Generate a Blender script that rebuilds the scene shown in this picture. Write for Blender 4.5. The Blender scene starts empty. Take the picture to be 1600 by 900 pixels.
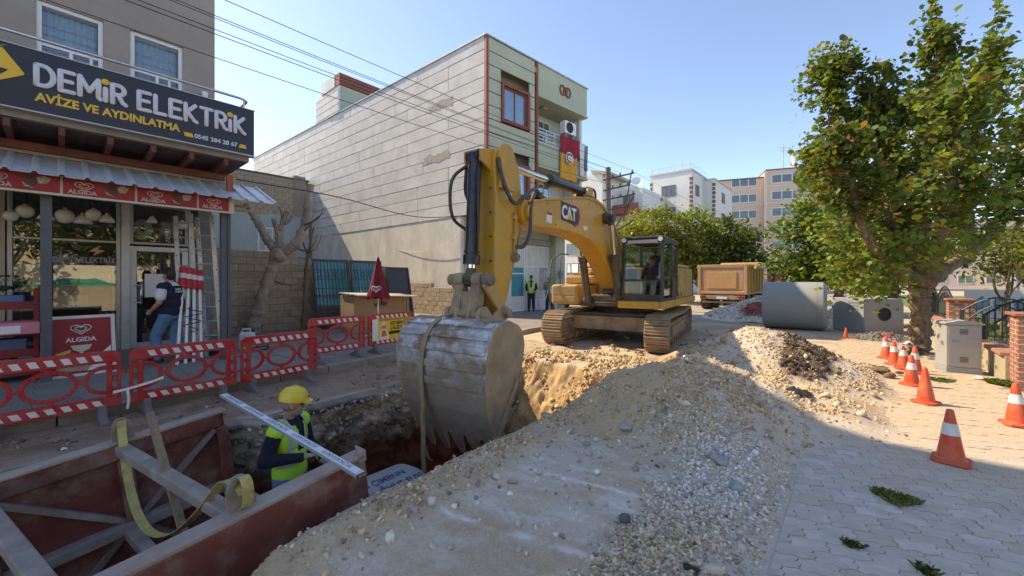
import bpy, bmesh, math, random
import numpy as np
from mathutils import Vector, Matrix, Euler, noise as mnoise
scene = bpy.context.scene
COL = scene.collection
R = math.radians
random.seed(7); RNG = np.random.default_rng(7)

# ------------------------------------------------------------------ camera, sky, sun, exposure
cam_data = bpy.data.cameras.new('camera'); cam = bpy.data.objects.new('camera', cam_data); COL.objects.link(cam)
cam.location = (0, 0, 1.68); cam.rotation_euler = (R(90), 0, R(41.05))
cam_data.sensor_width = 36; cam_data.lens = 13.95; cam_data.shift_y = -13/1600
cam_data.clip_start = 0.05; cam_data.clip_end = 3000
scene.camera = cam
SUN_EL = R(46); SUN_DIR = Vector((-0.972, -0.235, 0)).normalized()      # towards the sun (horizontal)
sd = Vector((SUN_DIR.x*math.cos(SUN_EL), SUN_DIR.y*math.cos(SUN_EL), math.sin(SUN_EL)))
world = bpy.data.worlds.new('World'); scene.world = world; world.use_nodes = True
nt = world.node_tree
sky = nt.nodes.new('ShaderNodeTexSky'); sky.sky_type = 'NISHITA'; sky.sun_disc = False
sky.sun_elevation = SUN_EL; sky.sun_rotation = math.atan2(SUN_DIR.x, SUN_DIR.y)
sky.altitude = 1200; sky.air_density = 0.8; sky.dust_density = 0.6; sky.ozone_density = 5.5
nt.nodes['Background'].inputs['Strength'].default_value = 0.14
nt.links.new(sky.outputs['Color'], nt.nodes['Background'].inputs['Color'])
sun_data = bpy.data.lights.new('sun', 'SUN'); sun_data.energy = 2.2; sun_data.angle = R(0.5); sun_data.color = (1.0, 0.94, 0.84)
sun = bpy.data.objects.new('sun', sun_data); COL.objects.link(sun)
sun.rotation_euler = (-sd).to_track_quat('-Z', 'Y').to_euler(); sun.location = (-30, -10, 40)
vs = scene.view_settings; vs.view_transform = 'Standard'; vs.look = 'None'; vs.exposure = 1.6; vs.gamma = 1.0; vs.use_curve_mapping = False
vs.use_white_balance = True; vs.white_balance_temperature = 9000; vs.white_balance_tint = 12
scene.cycles.max_bounces = 6; scene.cycles.diffuse_bounces = 3; scene.cycles.glossy_bounces = 3
scene.cycles.transmission_bounces = 6; scene.cycles.transparent_max_bounces = 8

# ------------------------------------------------------------------ helpers
def link(o, parent=None):
    COL.objects.link(o)
    if parent is not None: o.parent = parent
    return o
def tag(o, label=None, cat=None, group=None, kind=None):
    if label: o['label'] = label
    if cat: o['category'] = cat
    if group: o['group'] = group
    if kind: o['kind'] = kind
    return o
def thing(name, label, cat, loc=(0, 0, 0), rotz=0.0, group=None, rot=None):
    o = bpy.data.objects.new(name, None); o.empty_display_size = .2; COL.objects.link(o)
    o.location = loc; o.rotation_euler = rot if rot else (0, 0, rotz)
    return tag(o, label, cat, group)
def kids(o): return [c for c in bpy.data.objects if c.parent is o]
def copy_tree(o, loc=None, rotz=None, label=None, group=None, parent=None, children=None):
    c = o.copy(); COL.objects.link(c)
    if parent is not None: c.parent = parent
    if loc is not None: c.location = loc
    if rotz is not None: c.rotation_euler = (0, 0, rotz)
    if label: c['label'] = label
    if group: c['group'] = group
    for ch in list(o.children): copy_tree(ch, parent=c)
    return c
def V(*a): return Vector(a)
class MB:
    "collects verts / faces of ONE mesh"
    def __init__(s): s.v = []; s.f = []; s.m = []; s.mi = 0
    def add(s, vs, fs):
        n = len(s.v); s.v += [tuple(p) for p in vs]; s.f += [tuple(i+n for i in f) for f in fs]; s.m += [s.mi]*len(fs); return s
    def box(s, c, d, rot=None):
        x, y, z = d[0]/2, d[1]/2, d[2]/2
        vs = [V(i*x, j*y, k*z) for k in (-1, 1) for j in (-1, 1) for i in (-1, 1)]
        m = Euler(rot).to_matrix() if rot is not None and not isinstance(rot, Matrix) else rot
        if m is not None: vs = [m @ p for p in vs]
        return s.add([p+Vector(c) for p in vs], [(0, 2, 3, 1), (4, 5, 7, 6), (0, 1, 5, 4), (2, 6, 7, 3), (0, 4, 6, 2), (1, 3, 7, 5)])
    def b2(s, a, b):
        a = Vector(a); b = Vector(b); return s.box((a+b)/2, [abs(q) for q in (b-a)])
    def beam(s, a, b, w, h, up=(0, 0, 1)):
        a = Vector(a); b = Vector(b); d = (b-a).normalized(); u = Vector(up); x = d.cross(u)
        if x.length < 1e-4: x = d.cross(V(0, 1, 0))
        x.normalize(); u = x.cross(d).normalized()
        vs = [p + x*i*w/2 + u*j*h/2 for p in (a, b) for j in (-1, 1) for i in (-1, 1)]
        return s.add(vs, [(0, 2, 3, 1), (4, 5, 7, 6), (0, 1, 5, 4), (2, 6, 7, 3), (0, 4, 6, 2), (1, 3, 7, 5)])
    def cyl(s, a, b, r0, r1=None, n=12, caps=True):
        r1 = r0 if r1 is None else r1; a = Vector(a); b = Vector(b); d = (b-a).normalized()
        x = d.cross(V(0, 0, 1)) if abs(d.z) < .95 else d.cross(V(0, 1, 0)); x.normalize(); y = d.cross(x)
        vs = [p + x*math.cos(2*math.pi*i/n)*r + y*math.sin(2*math.pi*i/n)*r for p, r in ((a, r0), (b, r1)) for i in range(n)]
        fs = [(i, (i+1) % n, n+(i+1) % n, n+i) for i in range(n)]
        if caps: fs += [tuple(reversed(range(n))), tuple(range(n, 2*n))]
        return s.add(vs, fs)
    def tube(s, pts, r, n=8, caps=True):
        pts = [Vector(p) for p in pts]; k = len(pts); rs = r if isinstance(r, (list, tuple)) else [r]*k
        vs = []; px = None
        for i, p in enumerate(pts):
            d = (pts[min(i+1, k-1)]-pts[max(i-1, 0)]).normalized()
            if px is None:
                px = d.cross(V(0, 0, 1)) if abs(d.z) < .9 else d.cross(V(0, 1, 0))
            x = (px - d*px.dot(d)).normalized(); px = x; y = d.cross(x)
            vs += [p + x*math.cos(2*math.pi*j/n)*rs[i] + y*math.sin(2*math.pi*j/n)*rs[i] for j in range(n)]
        fs = [(i*n+j, i*n+(j+1) % n, (i+1)*n+(j+1) % n, (i+1)*n+j) for i in range(k-1) for j in range(n)]
        if caps: fs += [tuple(reversed(range(n))), tuple(range((k-1)*n, k*n))]
        return s.add(vs, fs)
    def lathe(s, prof, n=20, c=(0, 0, 0), axis='z'):
        k = len(prof); vs = []
        for r, z in prof:
            for j in range(n):
                a = 2*math.pi*j/n; p = (r*math.cos(a), r*math.sin(a), z)
                if axis == 'x': p = (p[2], p[0], p[1])
                if axis == 'y': p = (p[1], p[2], p[0])
                vs.append((p[0]+c[0], p[1]+c[1], p[2]+c[2]))
        fs = [(i*n+j, i*n+(j+1) % n, (i+1)*n+(j+1) % n, (i+1)*n+j) for i in range(k-1) for j in range(n)]
        return s.add(vs, fs)
    def prism(s, poly, o, ux, uy, ext):
        "poly in 2D, placed with axes ux, uy at o, extruded by vector ext"
        o = Vector(o); ux = Vector(ux); uy = Vector(uy); e = Vector(ext); n = len(poly)
        vs = [o+ux*p[0]+uy*p[1] for p in poly]; vs += [p+e for p in vs]
        return s.add(vs, [tuple(range(n)), tuple(reversed(range(n, 2*n)))]+[(i, i+n, (i+1) % n+n, (i+1) % n) for i in range(n)])
    def sphere(s, c, r, n=12, m=8, sc=(1, 1, 1), rot=None):
        vs = [V(0, 0, -1)]+[V(math.cos(2*math.pi*j/n)*math.cos(t), math.sin(2*math.pi*j/n)*math.cos(t), math.sin(t)) for t in [math.pi*(i/m-.5) for i in range(1, m)] for j in range(n)]+[V(0, 0, 1)]
        fs = [(0, 1+(j+1) % n, 1+j) for j in range(n)]
        fs += [(1+i*n+j, 1+i*n+(j+1) % n, 1+(i+1)*n+(j+1) % n, 1+(i+1)*n+j) for i in range(m-2) for j in range(n)]
        L = 1+(m-1)*n; fs += [(1+(m-2)*n+j, 1+(m-2)*n+(j+1) % n, L) for j in range(n)]
        q = Euler(rot).to_matrix() if rot is not None else None
        out = []
        for p in vs:
            p = V(p.x*sc[0]*r, p.y*sc[1]*r, p.z*sc[2]*r)
            out.append((q @ p if q else p)+Vector(c))
        return s.add(out, fs)
    def grid(s, o, ux, uy, nx, ny, fn=None):
        o = Vector(o); ux = Vector(ux); uy = Vector(uy); vs = []
        for j in range(ny+1):
            for i in range(nx+1):
                p = o+ux*(i/nx)+uy*(j/ny)
                if fn: p = fn(p, i/nx, j/ny)
                vs.append(p)
        w = nx+1
        return s.add(vs, [(j*w+i, j*w+i+1, (j+1)*w+i+1, (j+1)*w+i) for j in range(ny) for i in range(nx)])
    def mesh(s, name, mats):
        me = bpy.data.meshes.new(name); me.from_pydata(s.v, [], s.f)
        mats = mats if isinstance(mats, (list, tuple)) else [mats]
        for m in mats: me.materials.append(m)
        if len(mats) > 1: me.polygons.foreach_set('material_index', s.m)
        return me
    def build(s, name, mat, parent=None, smooth=False, bevel=0, seg=2, fix=True, angle=40):
        me = s.mesh(name, mat)
        if fix:
            bm = bmesh.new(); bm.from_mesh(me); bmesh.ops.recalc_face_normals(bm, faces=bm.faces); bm.to_mesh(me); bm.free()
        if smooth:
            me.polygons.foreach_set('use_smooth', [True]*len(me.polygons))
            if smooth is not True: me.set_sharp_from_angle(angle=R(smooth))
        o = bpy.data.objects.new(name, me); link(o, parent)
        if bevel:
            b = o.modifiers.new('bevel', 'BEVEL'); b.width = bevel; b.segments = seg; b.limit_method = 'ANGLE'; b.angle_limit = R(angle)
            if hasattr(b, 'harden_normals'): b.harden_normals = False
        return o
def spline(pts, n=6):
    P_ = [Vector(p) for p in pts]; P_ = [P_[0]*2-P_[1]]+P_+[P_[-1]*2-P_[-2]]; out = []
    for i in range(1, len(P_)-2):
        a, b, c, d = P_[i-1:i+3]
        for k in range(n):
            t = k/n; out.append(.5*((2*b)+(c-a)*t+(2*a-5*b+4*c-d)*t*t+(3*b-a-3*c+d)*t**3))
    return out+[P_[-2]]
def inst(o, loc, rot=None, parent=None, scale=None):
    c = o.copy(); COL.objects.link(c); c.location = loc
    if rot is not None: c.rotation_euler = rot
    if parent is not None: c.parent = parent
    if scale is not None: c.scale = scale
    return c
# ---- text -> mesh (flat lettering)
def text_mesh(body, size, depth=.002, bold=0.0, align='LEFT', squeeze=1.0, mat=None):
    cu = bpy.data.curves.new('lettering', 'FONT'); cu.body = body; cu.size = size; cu.extrude = depth; cu.offset = bold
    cu.align_x = align; cu.resolution_u = 3
    ob = bpy.data.objects.new('lettering', cu); COL.objects.link(ob)
    dg = bpy.context.evaluated_depsgraph_get(); me = bpy.data.meshes.new_from_object(ob.evaluated_get(dg))
    COL.objects.unlink(ob); bpy.data.objects.remove(ob)
    for v in me.vertices: v.co.x *= squeeze
    me.materials.clear()
    if mat: me.materials.append(mat)
    return me
def text_obj(name, body, size, loc, rot, mat, parent=None, depth=.002, bold=0.0, align='LEFT', squeeze=1.0):
    o = bpy.data.objects.new(name, text_mesh(body, size, depth, bold, align, squeeze, mat)); link(o, parent)
    o.location = loc; o.rotation_euler = rot
    return o
def text_w(body, size, bold=0, squeeze=1):
    me = text_mesh(body, size, .001, bold, 'LEFT', squeeze); xs = [v.co.x for v in me.vertices]; return max(xs)-min(xs)

# ------------------------------------------------------------------ materials
MATS = {}
def M(name, col, rough=.7, metal=0., var=.12, scale=4., dirt=None, damt=.0, dscale=2.5, dthr=.5, dsoft=.18, bump=.0, bscale=30., rnd=0., coords='Object', spec=.5, stretch=(1, 1, 1), hue=None, coat=0):
    if name in MATS: return MATS[name]
    m = bpy.data.materials.new(name); m.use_nodes = True; MATS[name] = m
    n = m.node_tree.nodes; L = m.node_tree.links; b = n['Principled BSDF']
    b.inputs['Roughness'].default_value = rough; b.inputs['Metallic'].default_value = metal
    b.inputs['Specular IOR Level'].default_value = spec; b.inputs['Coat Weight'].default_value = coat
    tc = n.new('ShaderNodeTexCoord'); src = tc.outputs['Object']
    if coords == 'World':
        g = n.new('ShaderNodeNewGeometry'); src = g.outputs['Position']
    mp = n.new('ShaderNodeMapping'); mp.inputs['Scale'].default_value = stretch; L.new(src, mp.inputs['Vector'])
    if rnd:
        oi = n.new('ShaderNodeObjectInfo'); ad = n.new('ShaderNodeVectorMath'); ad.operation = 'MULTIPLY_ADD'
        ad.inputs[1].default_value = (37, 53, 71); L.new(oi.outputs['Random'], ad.inputs[0]); L.new(src, ad.inputs[2]); L.new(ad.outputs[0], mp.inputs['Vector'])
    def noise(sc, det=5, rough_=.6):
        t = n.new('ShaderNodeTexNoise'); t.inputs['Scale'].default_value = sc; t.inputs['Detail'].default_value = det; t.inputs['Roughness'].default_value = rough_
        L.new(mp.outputs[0], t.inputs['Vector']); return t.outputs['Fac']
    mr = n.new('ShaderNodeMapRange'); mr.inputs[1].default_value = .3; mr.inputs[2].default_value = .7
    mr.inputs[3].default_value = 1-var; mr.inputs[4].default_value = 1+var; L.new(noise(scale), mr.inputs[0])
    hs = n.new('ShaderNodeHueSaturation'); hs.inputs['Color'].default_value = (*col, 1)
    val = mr.outputs[0]
    if rnd:
        r2 = n.new('ShaderNodeMapRange'); r2.inputs[3].default_value = 1-rnd; r2.inputs[4].default_value = 1+rnd; L.new(oi.outputs['Random'], r2.inputs[0])
        mu = n.new('ShaderNodeMath'); mu.operation = 'MULTIPLY'; L.new(val, mu.inputs[0]); L.new(r2.outputs[0], mu.inputs[1]); val = mu.outputs[0]
    L.new(val, hs.inputs['Value']); out = hs.outputs[0]
    if dirt is not None and damt > 0:
        dm = n.new('ShaderNodeMapRange'); dm.inputs[1].default_value = dthr-dsoft; dm.inputs[2].default_value = dthr+dsoft; dm.inputs[3].default_value = 0; dm.inputs[4].default_value = damt
        L.new(noise(dscale, 8, .68), dm.inputs[0])
        mx = n.new('ShaderNodeMix'); mx.data_type = 'RGBA'; L.new(dm.outputs[0], mx.inputs[0]); L.new(out, mx.inputs[6]); mx.inputs[7].default_value = (*dirt, 1); out = mx.outputs[2]
        rr = n.new('ShaderNodeMapRange'); rr.inputs[3].default_value = rough; rr.inputs[4].default_value = max(rough, .85); L.new(dm.outputs[0], rr.inputs[0]); L.new(rr.outputs[0], b.inputs['Roughness'])
        if metal:
            r3 = n.new('ShaderNodeMapRange'); r3.inputs[3].default_value = metal; r3.inputs[4].default_value = 0; L.new(dm.outputs[0], r3.inputs[0]); L.new(r3.outputs[0], b.inputs['Metallic'])
    L.new(out, b.inputs['Base Color'])
    if bump:
        bp = n.new('ShaderNodeBump'); bp.inputs['Strength'].default_value = min(1, bump); bp.inputs['Distance'].default_value = .02
        L.new(noise(bscale, 6, .65), bp.inputs['Height']); L.new(bp.outputs[0], b.inputs['Normal'])
    return m
def vcol_mat(name, rough=.9, bump=.4, bscale=60, var=.18, scale=25, attr='Col'):
    m = bpy.data.materials.new(name); m.use_nodes = True; MATS[name] = m
    n = m.node_tree.nodes; L = m.node_tree.links; b = n['Principled BSDF']; b.inputs['Roughness'].default_value = rough
    b.inputs['Specular IOR Level'].default_value = .25
    a = n.new('ShaderNodeAttribute'); a.attribute_name = attr; g = n.new('ShaderNodeNewGeometry')
    t = n.new('ShaderNodeTexNoise'); t.inputs['Scale'].default_value = scale; t.inputs['Detail'].default_value = 8; t.inputs['Roughness'].default_value = .7; L.new(g.outputs['Position'], t.inputs['Vector'])
    mr = n.new('ShaderNodeMapRange'); mr.inputs[1].default_value = .25; mr.inputs[2].default_value = .75; mr.inputs[3].default_value = 1-var; mr.inputs[4].default_value = 1+var; L.new(t.outputs['Fac'], mr.inputs[0])
    tf = n.new('ShaderNodeTexNoise'); tf.inputs['Scale'].default_value = scale*7; tf.inputs['Detail'].default_value = 4; tf.inputs['Roughness'].default_value = .8; L.new(g.outputs['Position'], tf.inputs['Vector'])
    mf = n.new('ShaderNodeMapRange'); mf.inputs[1].default_value = .3; mf.inputs[2].default_value = .7; mf.inputs[3].default_value = 1-var*1.2; mf.inputs[4].default_value = 1+var*1.2; L.new(tf.outputs['Fac'], mf.inputs[0])
    mm = n.new('ShaderNodeMath'); mm.operation = 'MULTIPLY'; L.new(mr.outputs[0], mm.inputs[0]); L.new(mf.outputs[0], mm.inputs[1])
    hs = n.new('ShaderNodeHueSaturation'); L.new(a.outputs['Color'], hs.inputs['Color']); L.new(mm.outputs[0], hs.inputs['Value']); L.new(hs.outputs[0], b.inputs['Base Color'])
    t2 = n.new('ShaderNodeTexNoise'); t2.inputs['Scale'].default_value = bscale; t2.inputs['Detail'].default_value = 8; t2.inputs['Roughness'].default_value = .7; L.new(g.outputs['Position'], t2.inputs['Vector'])
    bp = n.new('ShaderNodeBump'); bp.inputs['Strength'].default_value = bump; bp.inputs['Distance'].default_value = .03; L.new(t2.outputs['Fac'], bp.inputs['Height']); L.new(bp.outputs[0], b.inputs['Normal'])
    return m
def glass(name, tint=(.8, .9, .9), alpha=.25, rough=.03, refl=.6):
    "pane: mostly see-through sheet with a clear mirror reflection"
    if name in MATS: return MATS[name]
    m = bpy.data.materials.new(name); m.use_nodes = True; MATS[name] = m; n = m.node_tree.nodes; L = m.node_tree.links
    n.remove(n['Principled BSDF']); o = n['Material Output']
    tr = n.new('ShaderNodeBsdfTransparent'); tr.inputs[0].default_value = (*tint, 1)
    gl = n.new('ShaderNodeBsdfGlossy'); gl.inputs['Roughness'].default_value = rough; gl.inputs[0].default_value = (1, 1, 1, 1)
    fr = n.new('ShaderNodeFresnel'); fr.inputs['IOR'].default_value = 1.5
    ma = n.new('ShaderNodeMath'); ma.operation = 'MULTIPLY_ADD'; ma.inputs[1].default_value = refl; ma.inputs[2].default_value = alpha; L.new(fr.outputs[0], ma.inputs[0])
    mx = n.new('ShaderNodeMixShader'); L.new(ma.outputs[0], mx.inputs[0]); L.new(tr.outputs[0], mx.inputs[1]); L.new(gl.outputs[0], mx.inputs[2]); L.new(mx.outputs[0], o.inputs[0])
    return m
# numpy value noise
_LAT = RNG.random((256, 256))
def vnoise(x, y):
    x = np.asarray(x, float); y = np.asarray(y, float)
    xi = np.floor(x).astype(int); yi = np.floor(y).astype(int); fx = x-xi; fy = y-yi
    fx = fx*fx*(3-2*fx); fy = fy*fy*(3-2*fy)
    a = _LAT[xi % 256, yi % 256]; b = _LAT[(xi+1) % 256, yi % 256]; c = _LAT[xi % 256, (yi+1) % 256]; d = _LAT[(xi+1) % 256, (yi+1) % 256]
    return a+(b-a)*fx+(c-a)*fy+(a-b-c+d)*fx*fy
def fbm(x, y, o=4, g=.5):
    s = 0; a = 1; t = 0
    for i in range(o):
        s = s+a*vnoise(x*2**i+17*i, y*2**i+31*i); t += a; a *= g
    return s/t
def sstep(a, b, x):
    t = np.clip((x-a)/(b-a), 0, 1); return t*t*(3-2*t)
def lerp3(a, b, t): return a+(b-a)*t[..., None]
def set_cols(me, cols, name='Col'):
    ca = me.color_attributes.new(name, 'FLOAT_COLOR', 'POINT'); c4 = np.ones((len(me.vertices), 4), np.float32); c4[:, :3] = cols; ca.data.foreach_set('color', c4.ravel())
def np_mesh(name, verts, quads, mat, cols=None, smooth=False, parent=None):
    me = bpy.data.meshes.new(name); k = quads.shape[1]
    me.vertices.add(len(verts)); me.vertices.foreach_set('co', np.asarray(verts, np.float32).ravel())
    me.loops.add(quads.size); me.loops.foreach_set('vertex_index', quads.astype(np.int32).ravel())
    me.polygons.add(len(quads)); me.polygons.foreach_set('loop_start', np.arange(0, quads.size, k, dtype=np.int32)); me.polygons.foreach_set('loop_total', np.full(len(quads), k, np.int32))
    if smooth: me.polygons.foreach_set('use_smooth', np.ones(len(quads), bool))
    me.update(calc_edges=True); me.validate()
    if cols is not None: set_cols(me, cols)
    me.materials.append(mat); o = bpy.data.objects.new(name, me); link(o, parent); return o
# ------------------------------------------------------------------ ground, trench, heaps
def kerb_x(y): return -6.88-.085*y
def far_edge(y): y = np.asarray(y, float); return -5.27-.06*y-.24*(1-np.clip((y-1.25)/.3, 0, 1))
def near_edge(y): return -2.80+.26*np.clip((1.5-np.asarray(y, float))/.8, 0, 1.4)
def pav_edge(y):
    y = np.asarray(y, float); return -.39+(.85+.5*(fbm(y*.9, y*0+5, 3)-.5))*sstep(4.7, 6.2, y)*(1-sstep(9.5, 12, y))
def height(x, y):
    x = np.asarray(x, float); y = np.asarray(y, float)
    wob = (fbm(x*1.7+3, y*1.7, 3)-.5)
    z = .03*(fbm(x*.9, y*.9, 3)-.5)+.012*(fbm(x*7, y*7, 3)-.5)
    # spoil bank along the near edge of the trench
    bank = np.exp(-((x+2.55)/.22)**2)*sstep(.2, 1.0, y)*(.075+.05*(fbm(x*4, y*4, 3)-.3)+.04*sstep(1.5, 3.5, y)+.16*sstep(3.2, 5.0, y))*(1-sstep(5.6, 6.6, y))
    def heap(cx, cy, h, rx, ry, p=1.25, rot=0.):
        c, s = math.cos(rot), math.sin(rot); dx = (x-cx)*c+(y-cy)*s; dy = -(x-cx)*s+(y-cy)*c
        r = np.sqrt((dx/rx)**2+(dy/ry)**2)+.16*wob
        q = np.clip(1-r, 0, 1); q = q-.42*np.clip(q-.55, 0, 1)**1.3; return h*(np.sqrt(q*q+.004)-.063)*1.25
    h1 = heap(-1.62, 5.6, .66, 1.5, 1.85, rot=.05)
    h2 = heap(-1.35, 8.5, .84, 1.95, 1.9, rot=.2)
    h3 = heap(-.85, 4.25, .15, .8, .95, rot=.25)
    h4 = heap(-.75, 2.6, .045, .42, 1.5)
    h5 = heap(-.45, 6.5, .20, .9, 1.5)
    h6 = heap(.2, 9.6, .14, .9, 1.2)
    hh = np.maximum.reduce([h1, h2, h3, h4, h5*1., h6, bank*1.0])
    hh = hh+.35*(h1+h2+h3+h4+h5+h6+bank-hh)*(hh > 0)
    rough = (.06*(fbm(x*5, y*5, 4)-.5)+.10*(fbm(x*2.3+4, y*2.3, 3)-.5)+.04*(fbm(x*13, y*13, 3)-.5))*np.clip(hh*6, 0, 1)
    pe = pav_edge(y); pav = sstep(pe-.30, pe-.02, x)            # keep the pavers free
    hh = hh*(1-pav)
    z = z+hh+rough*(1-pav)
    # left strip of bare earth between trench and kerb
    ls = (1-sstep(-5.6, -5.3, x))
    z = z+ls*(.05*(fbm(x*3+9, y*3, 4)-.35))
    # trench
    e1 = far_edge(y)+.16*(fbm(y*2.2, y*0+2, 4)-.5); e2 = near_edge(y)+.22*(fbm(y*2.4, y*0+8, 4)-.5)
    end = 6.75+.5*(fbm(x*1.4, y*0+4, 3)-.5)
    inside = sstep(0, .10, x-e1)*(1-sstep(-.10, 0., x-e2))
    lim = np.where(y < end-1.8, -2.45, -2.45+(y-(end-1.8))/1.8*2.45)
    lim = np.where(y > end, 0, lim)
    lumps = (.50*(fbm(x*2.6+5, y*2.6+1, 5, .6)-.5)+.22*np.abs(fbm(x*5+2, y*5+1, 4, .6)-.5)+.16*(vnoise(np.floor(x*9)+.5, np.floor(y*9+3*vnoise(x*2, y*2))+.5)-.5))*sstep(end-2.2, end-.8, y)*(1-sstep(end-.3, end+.5, y))
    floor = lim*1.0+.10*(fbm(x*2, y*2, 3)-.5)*(lim < -.1)+lumps+.16*(fbm(x*10+3, y*10, 4, .7)-.5)*sstep(4.6, 5.4, y)*(1-sstep(end-.1, end+.5, y))
    zz = np.where(y > end+.4, z, np.minimum(z, z*(1-inside)+floor*inside))
    # ledge on which the man in the trench stands
    led = sstep(.0, .15, x+5.2)*(1-sstep(-4.35, -4.15, x))*sstep(.9, 1.1, y)*(1-sstep(2.3, 2.5, y))
    zz = np.where(inside > .5, np.maximum(zz, zz*(1-led)+(-1.27)*led), zz)
    # excavator ground, churned
    ex = np.exp(-(((x+5.)/2.4)**2+((y-9.)/2.6)**2))
    zz = zz+(y > end)*ex*(.10*(fbm(x*2.3, y*2.3, 4)-.55))
    # pavers bed sits lower so the stones lie flush
    bed = sstep(-.02, .06, x-pe)*(1-sstep(13.9, 14.1, y))
    zz = np.where(x < -.6, zz, zz*(1-bed)+np.minimum(zz, -.014)*bed)
    dust = np.maximum(.012-.03*np.clip((x-pe+.5)/.5, 0, 1), -.014); zz = np.where((x > -.5) & (y > 4.9) & (y < 13) & (x < pe), np.maximum(zz, dust*1.), zz)
    return zz
def col3(*a): return np.array(a, float)
C_ROAD = col3(.59, .51, .42); C_SCUFF = col3(.76, .74, .70); C_DIRT = col3(.54, .43, .31); C_TAN = col3(.56, .41, .26); C_LEFT = col3(.30, .205, .145)
C_RED = col3(.15, .045, .028); C_GREY = col3(.54, .48, .40); C_PALE = col3(.66, .57, .45); C_BLACK = col3(.012, .012, .014); C_RUB = col3(.27, .215, .165); C_DARK = col3(.085, .045, .03)
def dark_mask(x, y):      # dark red-brown soil spilled over the right face of the far heap
    d = np.exp(-(((x+.62)/.50)**2+((y-8.05)/1.0)**2)); return sstep(.36, .62, d+.7*(fbm(x*3.1, y*3.1, 4)-.5))
def gravel_mask(x, y):
    g = np.maximum.reduce([np.exp(-(((x+.62)/.62)**2+((y-3.6)/1.35)**2)), np.exp(-(((x+.75)/.5)**2+((y-2.2)/1.2)**2)), .9*np.exp(-(((x+1.5)/.9)**2+((y-5.0)/1.2)**2)), .8*np.exp(-(((x+1.3)/1.3)**2+((y-8.3)/1.3)**2)), .25*np.exp(-((x+2.5)/.3)**2)*np.ones_like(y)])
    return sstep(.25, .6, g+.8*(fbm(x*2.2+1, y*2.2+5, 4)-.5))
def ground_color(x, y, z):
    x0_ = x; x = x+1.3*z; n1 = fbm(x*1.3, y*1.3, 5, .6); n2 = fbm(x*4+7, y*4+3, 5, .65); n3 = fbm(x*11, y*11, 3)
    x = x0_; c = np.broadcast_to(C_ROAD, x.shape+(3,)).copy()
    c = lerp3(c, C_DIRT, sstep(.46, .66, n1)*.75)
    # chalky scrape marks, running along the street
    sc = fbm((x*.35+y*.02)*9+2, y*1.1, 5, .65); s2 = fbm(x*2+4, y*2+9, 5, .7)
    rd = sstep(-2.45, -2.15, x)*(1-sstep(-1.1, -.7, x))*(1-sstep(3.2, 3.7, y))
    sc = fbm(x*.8+2, (y-.27*x)*6, 5, .65); c = lerp3(c, C_SCUFF, rd*np.clip(sstep(.54, .74, sc)*.5+sstep(.56, .74, s2_(x, y))*.45, 0, .8))
    c = lerp3(c, col3(.50, .37, .24), rd*sstep(.50, .68, fbm(x*2.6+1, y*2.6+6, 5, .62))*.8)
    for y0, k_ in ((1.95, .9), (2.10, .6), (2.55, .45), (2.80, .9), (3.05, .5)):
        d = np.abs(y-y0-.27*(x+1.9)+.10*(fbm(x*2.4+y0*9, x*0+3, 4)-.5)+.03*(fbm(x*14, y*14, 3)-.5)); c = lerp3(c, C_SCUFF, rd*np.exp(-(d/.028)**2)*sstep(.38, .55, fbm(x*5+y0, y*5, 4, .65))*k_)
    bk = np.exp(-((x+2.55)/.24)**4)*(y < 4.6); c = lerp3(c, lerp3(np.broadcast_to(col3(.54, .40, .26), c.shape), col3(.44, .31, .19), sstep(.4, .6, n2)), bk*.9)
    hp = np.clip((z-.05)*7, 0, 1)
    hc = lerp3(np.broadcast_to(C_TAN, c.shape), C_GREY, sstep(.42, .6, n2)); hc = lerp3(hc, C_PALE, sstep(.55, .75, n3)*.6)
    c = lerp3(c, hc, hp)
    c = lerp3(c, C_GREY, gravel_mask(x, y)*.7)
    # sandy skin on the heap towards the trench
    sk = np.exp(-(((x+2.15)/.55)**2+((y-4.7)/1.1)**2)); c = lerp3(c, col3(.52, .385, .23), sstep(.25, .6, sk)*.9)
    c = lerp3(c, C_DARK, dark_mask(x, y)*.9)
    lit = sstep(4.6, 5.6, y)*(x < 30); far = sstep(5.2, 7.0, y)*(z > -.6)*(1-np.clip((z-.1)*6, 0, 1))
    c = lerp3(c, lerp3(np.broadcast_to(col3(.50, .395, .27), c.shape), col3(.40, .27, .17), sstep(.45, .65, n1)), far*.8)
    c = lerp3(c, col3(.24, .15, .09), sstep(.55, .7, n2)*np.exp(-(((x+5)/2.6)**2+((y-8.6)/2.2)**2))*.8)
    left = 1-sstep(-5.75, -5.45, x); lc = lerp3(np.broadcast_to(C_LEFT, c.shape), col3(.33, .25, .19), sstep(.45, .7, n2)); lc = lerp3(lc, col3(.17, .10, .07), sstep(.55, .75, n1)*.7)
    c = lerp3(c, lc, left*(1-sstep(6, 9, y)))
    # strata in the trench sides
    zn = z+.14*(n2-.5); tr = (x > far_edge(y)-.12)*(x < -2.7)*(y < 7.3)
    endm = sstep(4.9, 5.6, y)
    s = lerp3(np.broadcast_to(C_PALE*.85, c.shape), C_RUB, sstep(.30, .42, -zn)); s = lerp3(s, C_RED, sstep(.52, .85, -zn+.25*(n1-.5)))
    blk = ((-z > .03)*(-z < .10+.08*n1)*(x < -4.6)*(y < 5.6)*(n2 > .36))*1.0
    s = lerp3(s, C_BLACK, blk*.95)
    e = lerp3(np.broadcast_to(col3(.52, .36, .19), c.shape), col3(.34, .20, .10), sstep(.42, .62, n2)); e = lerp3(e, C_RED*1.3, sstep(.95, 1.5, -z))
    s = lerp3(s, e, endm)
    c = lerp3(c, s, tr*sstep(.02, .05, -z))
    return c
def s2_(x, y): return fbm(x*2+4, y*2+9, 5, .7)
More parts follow.
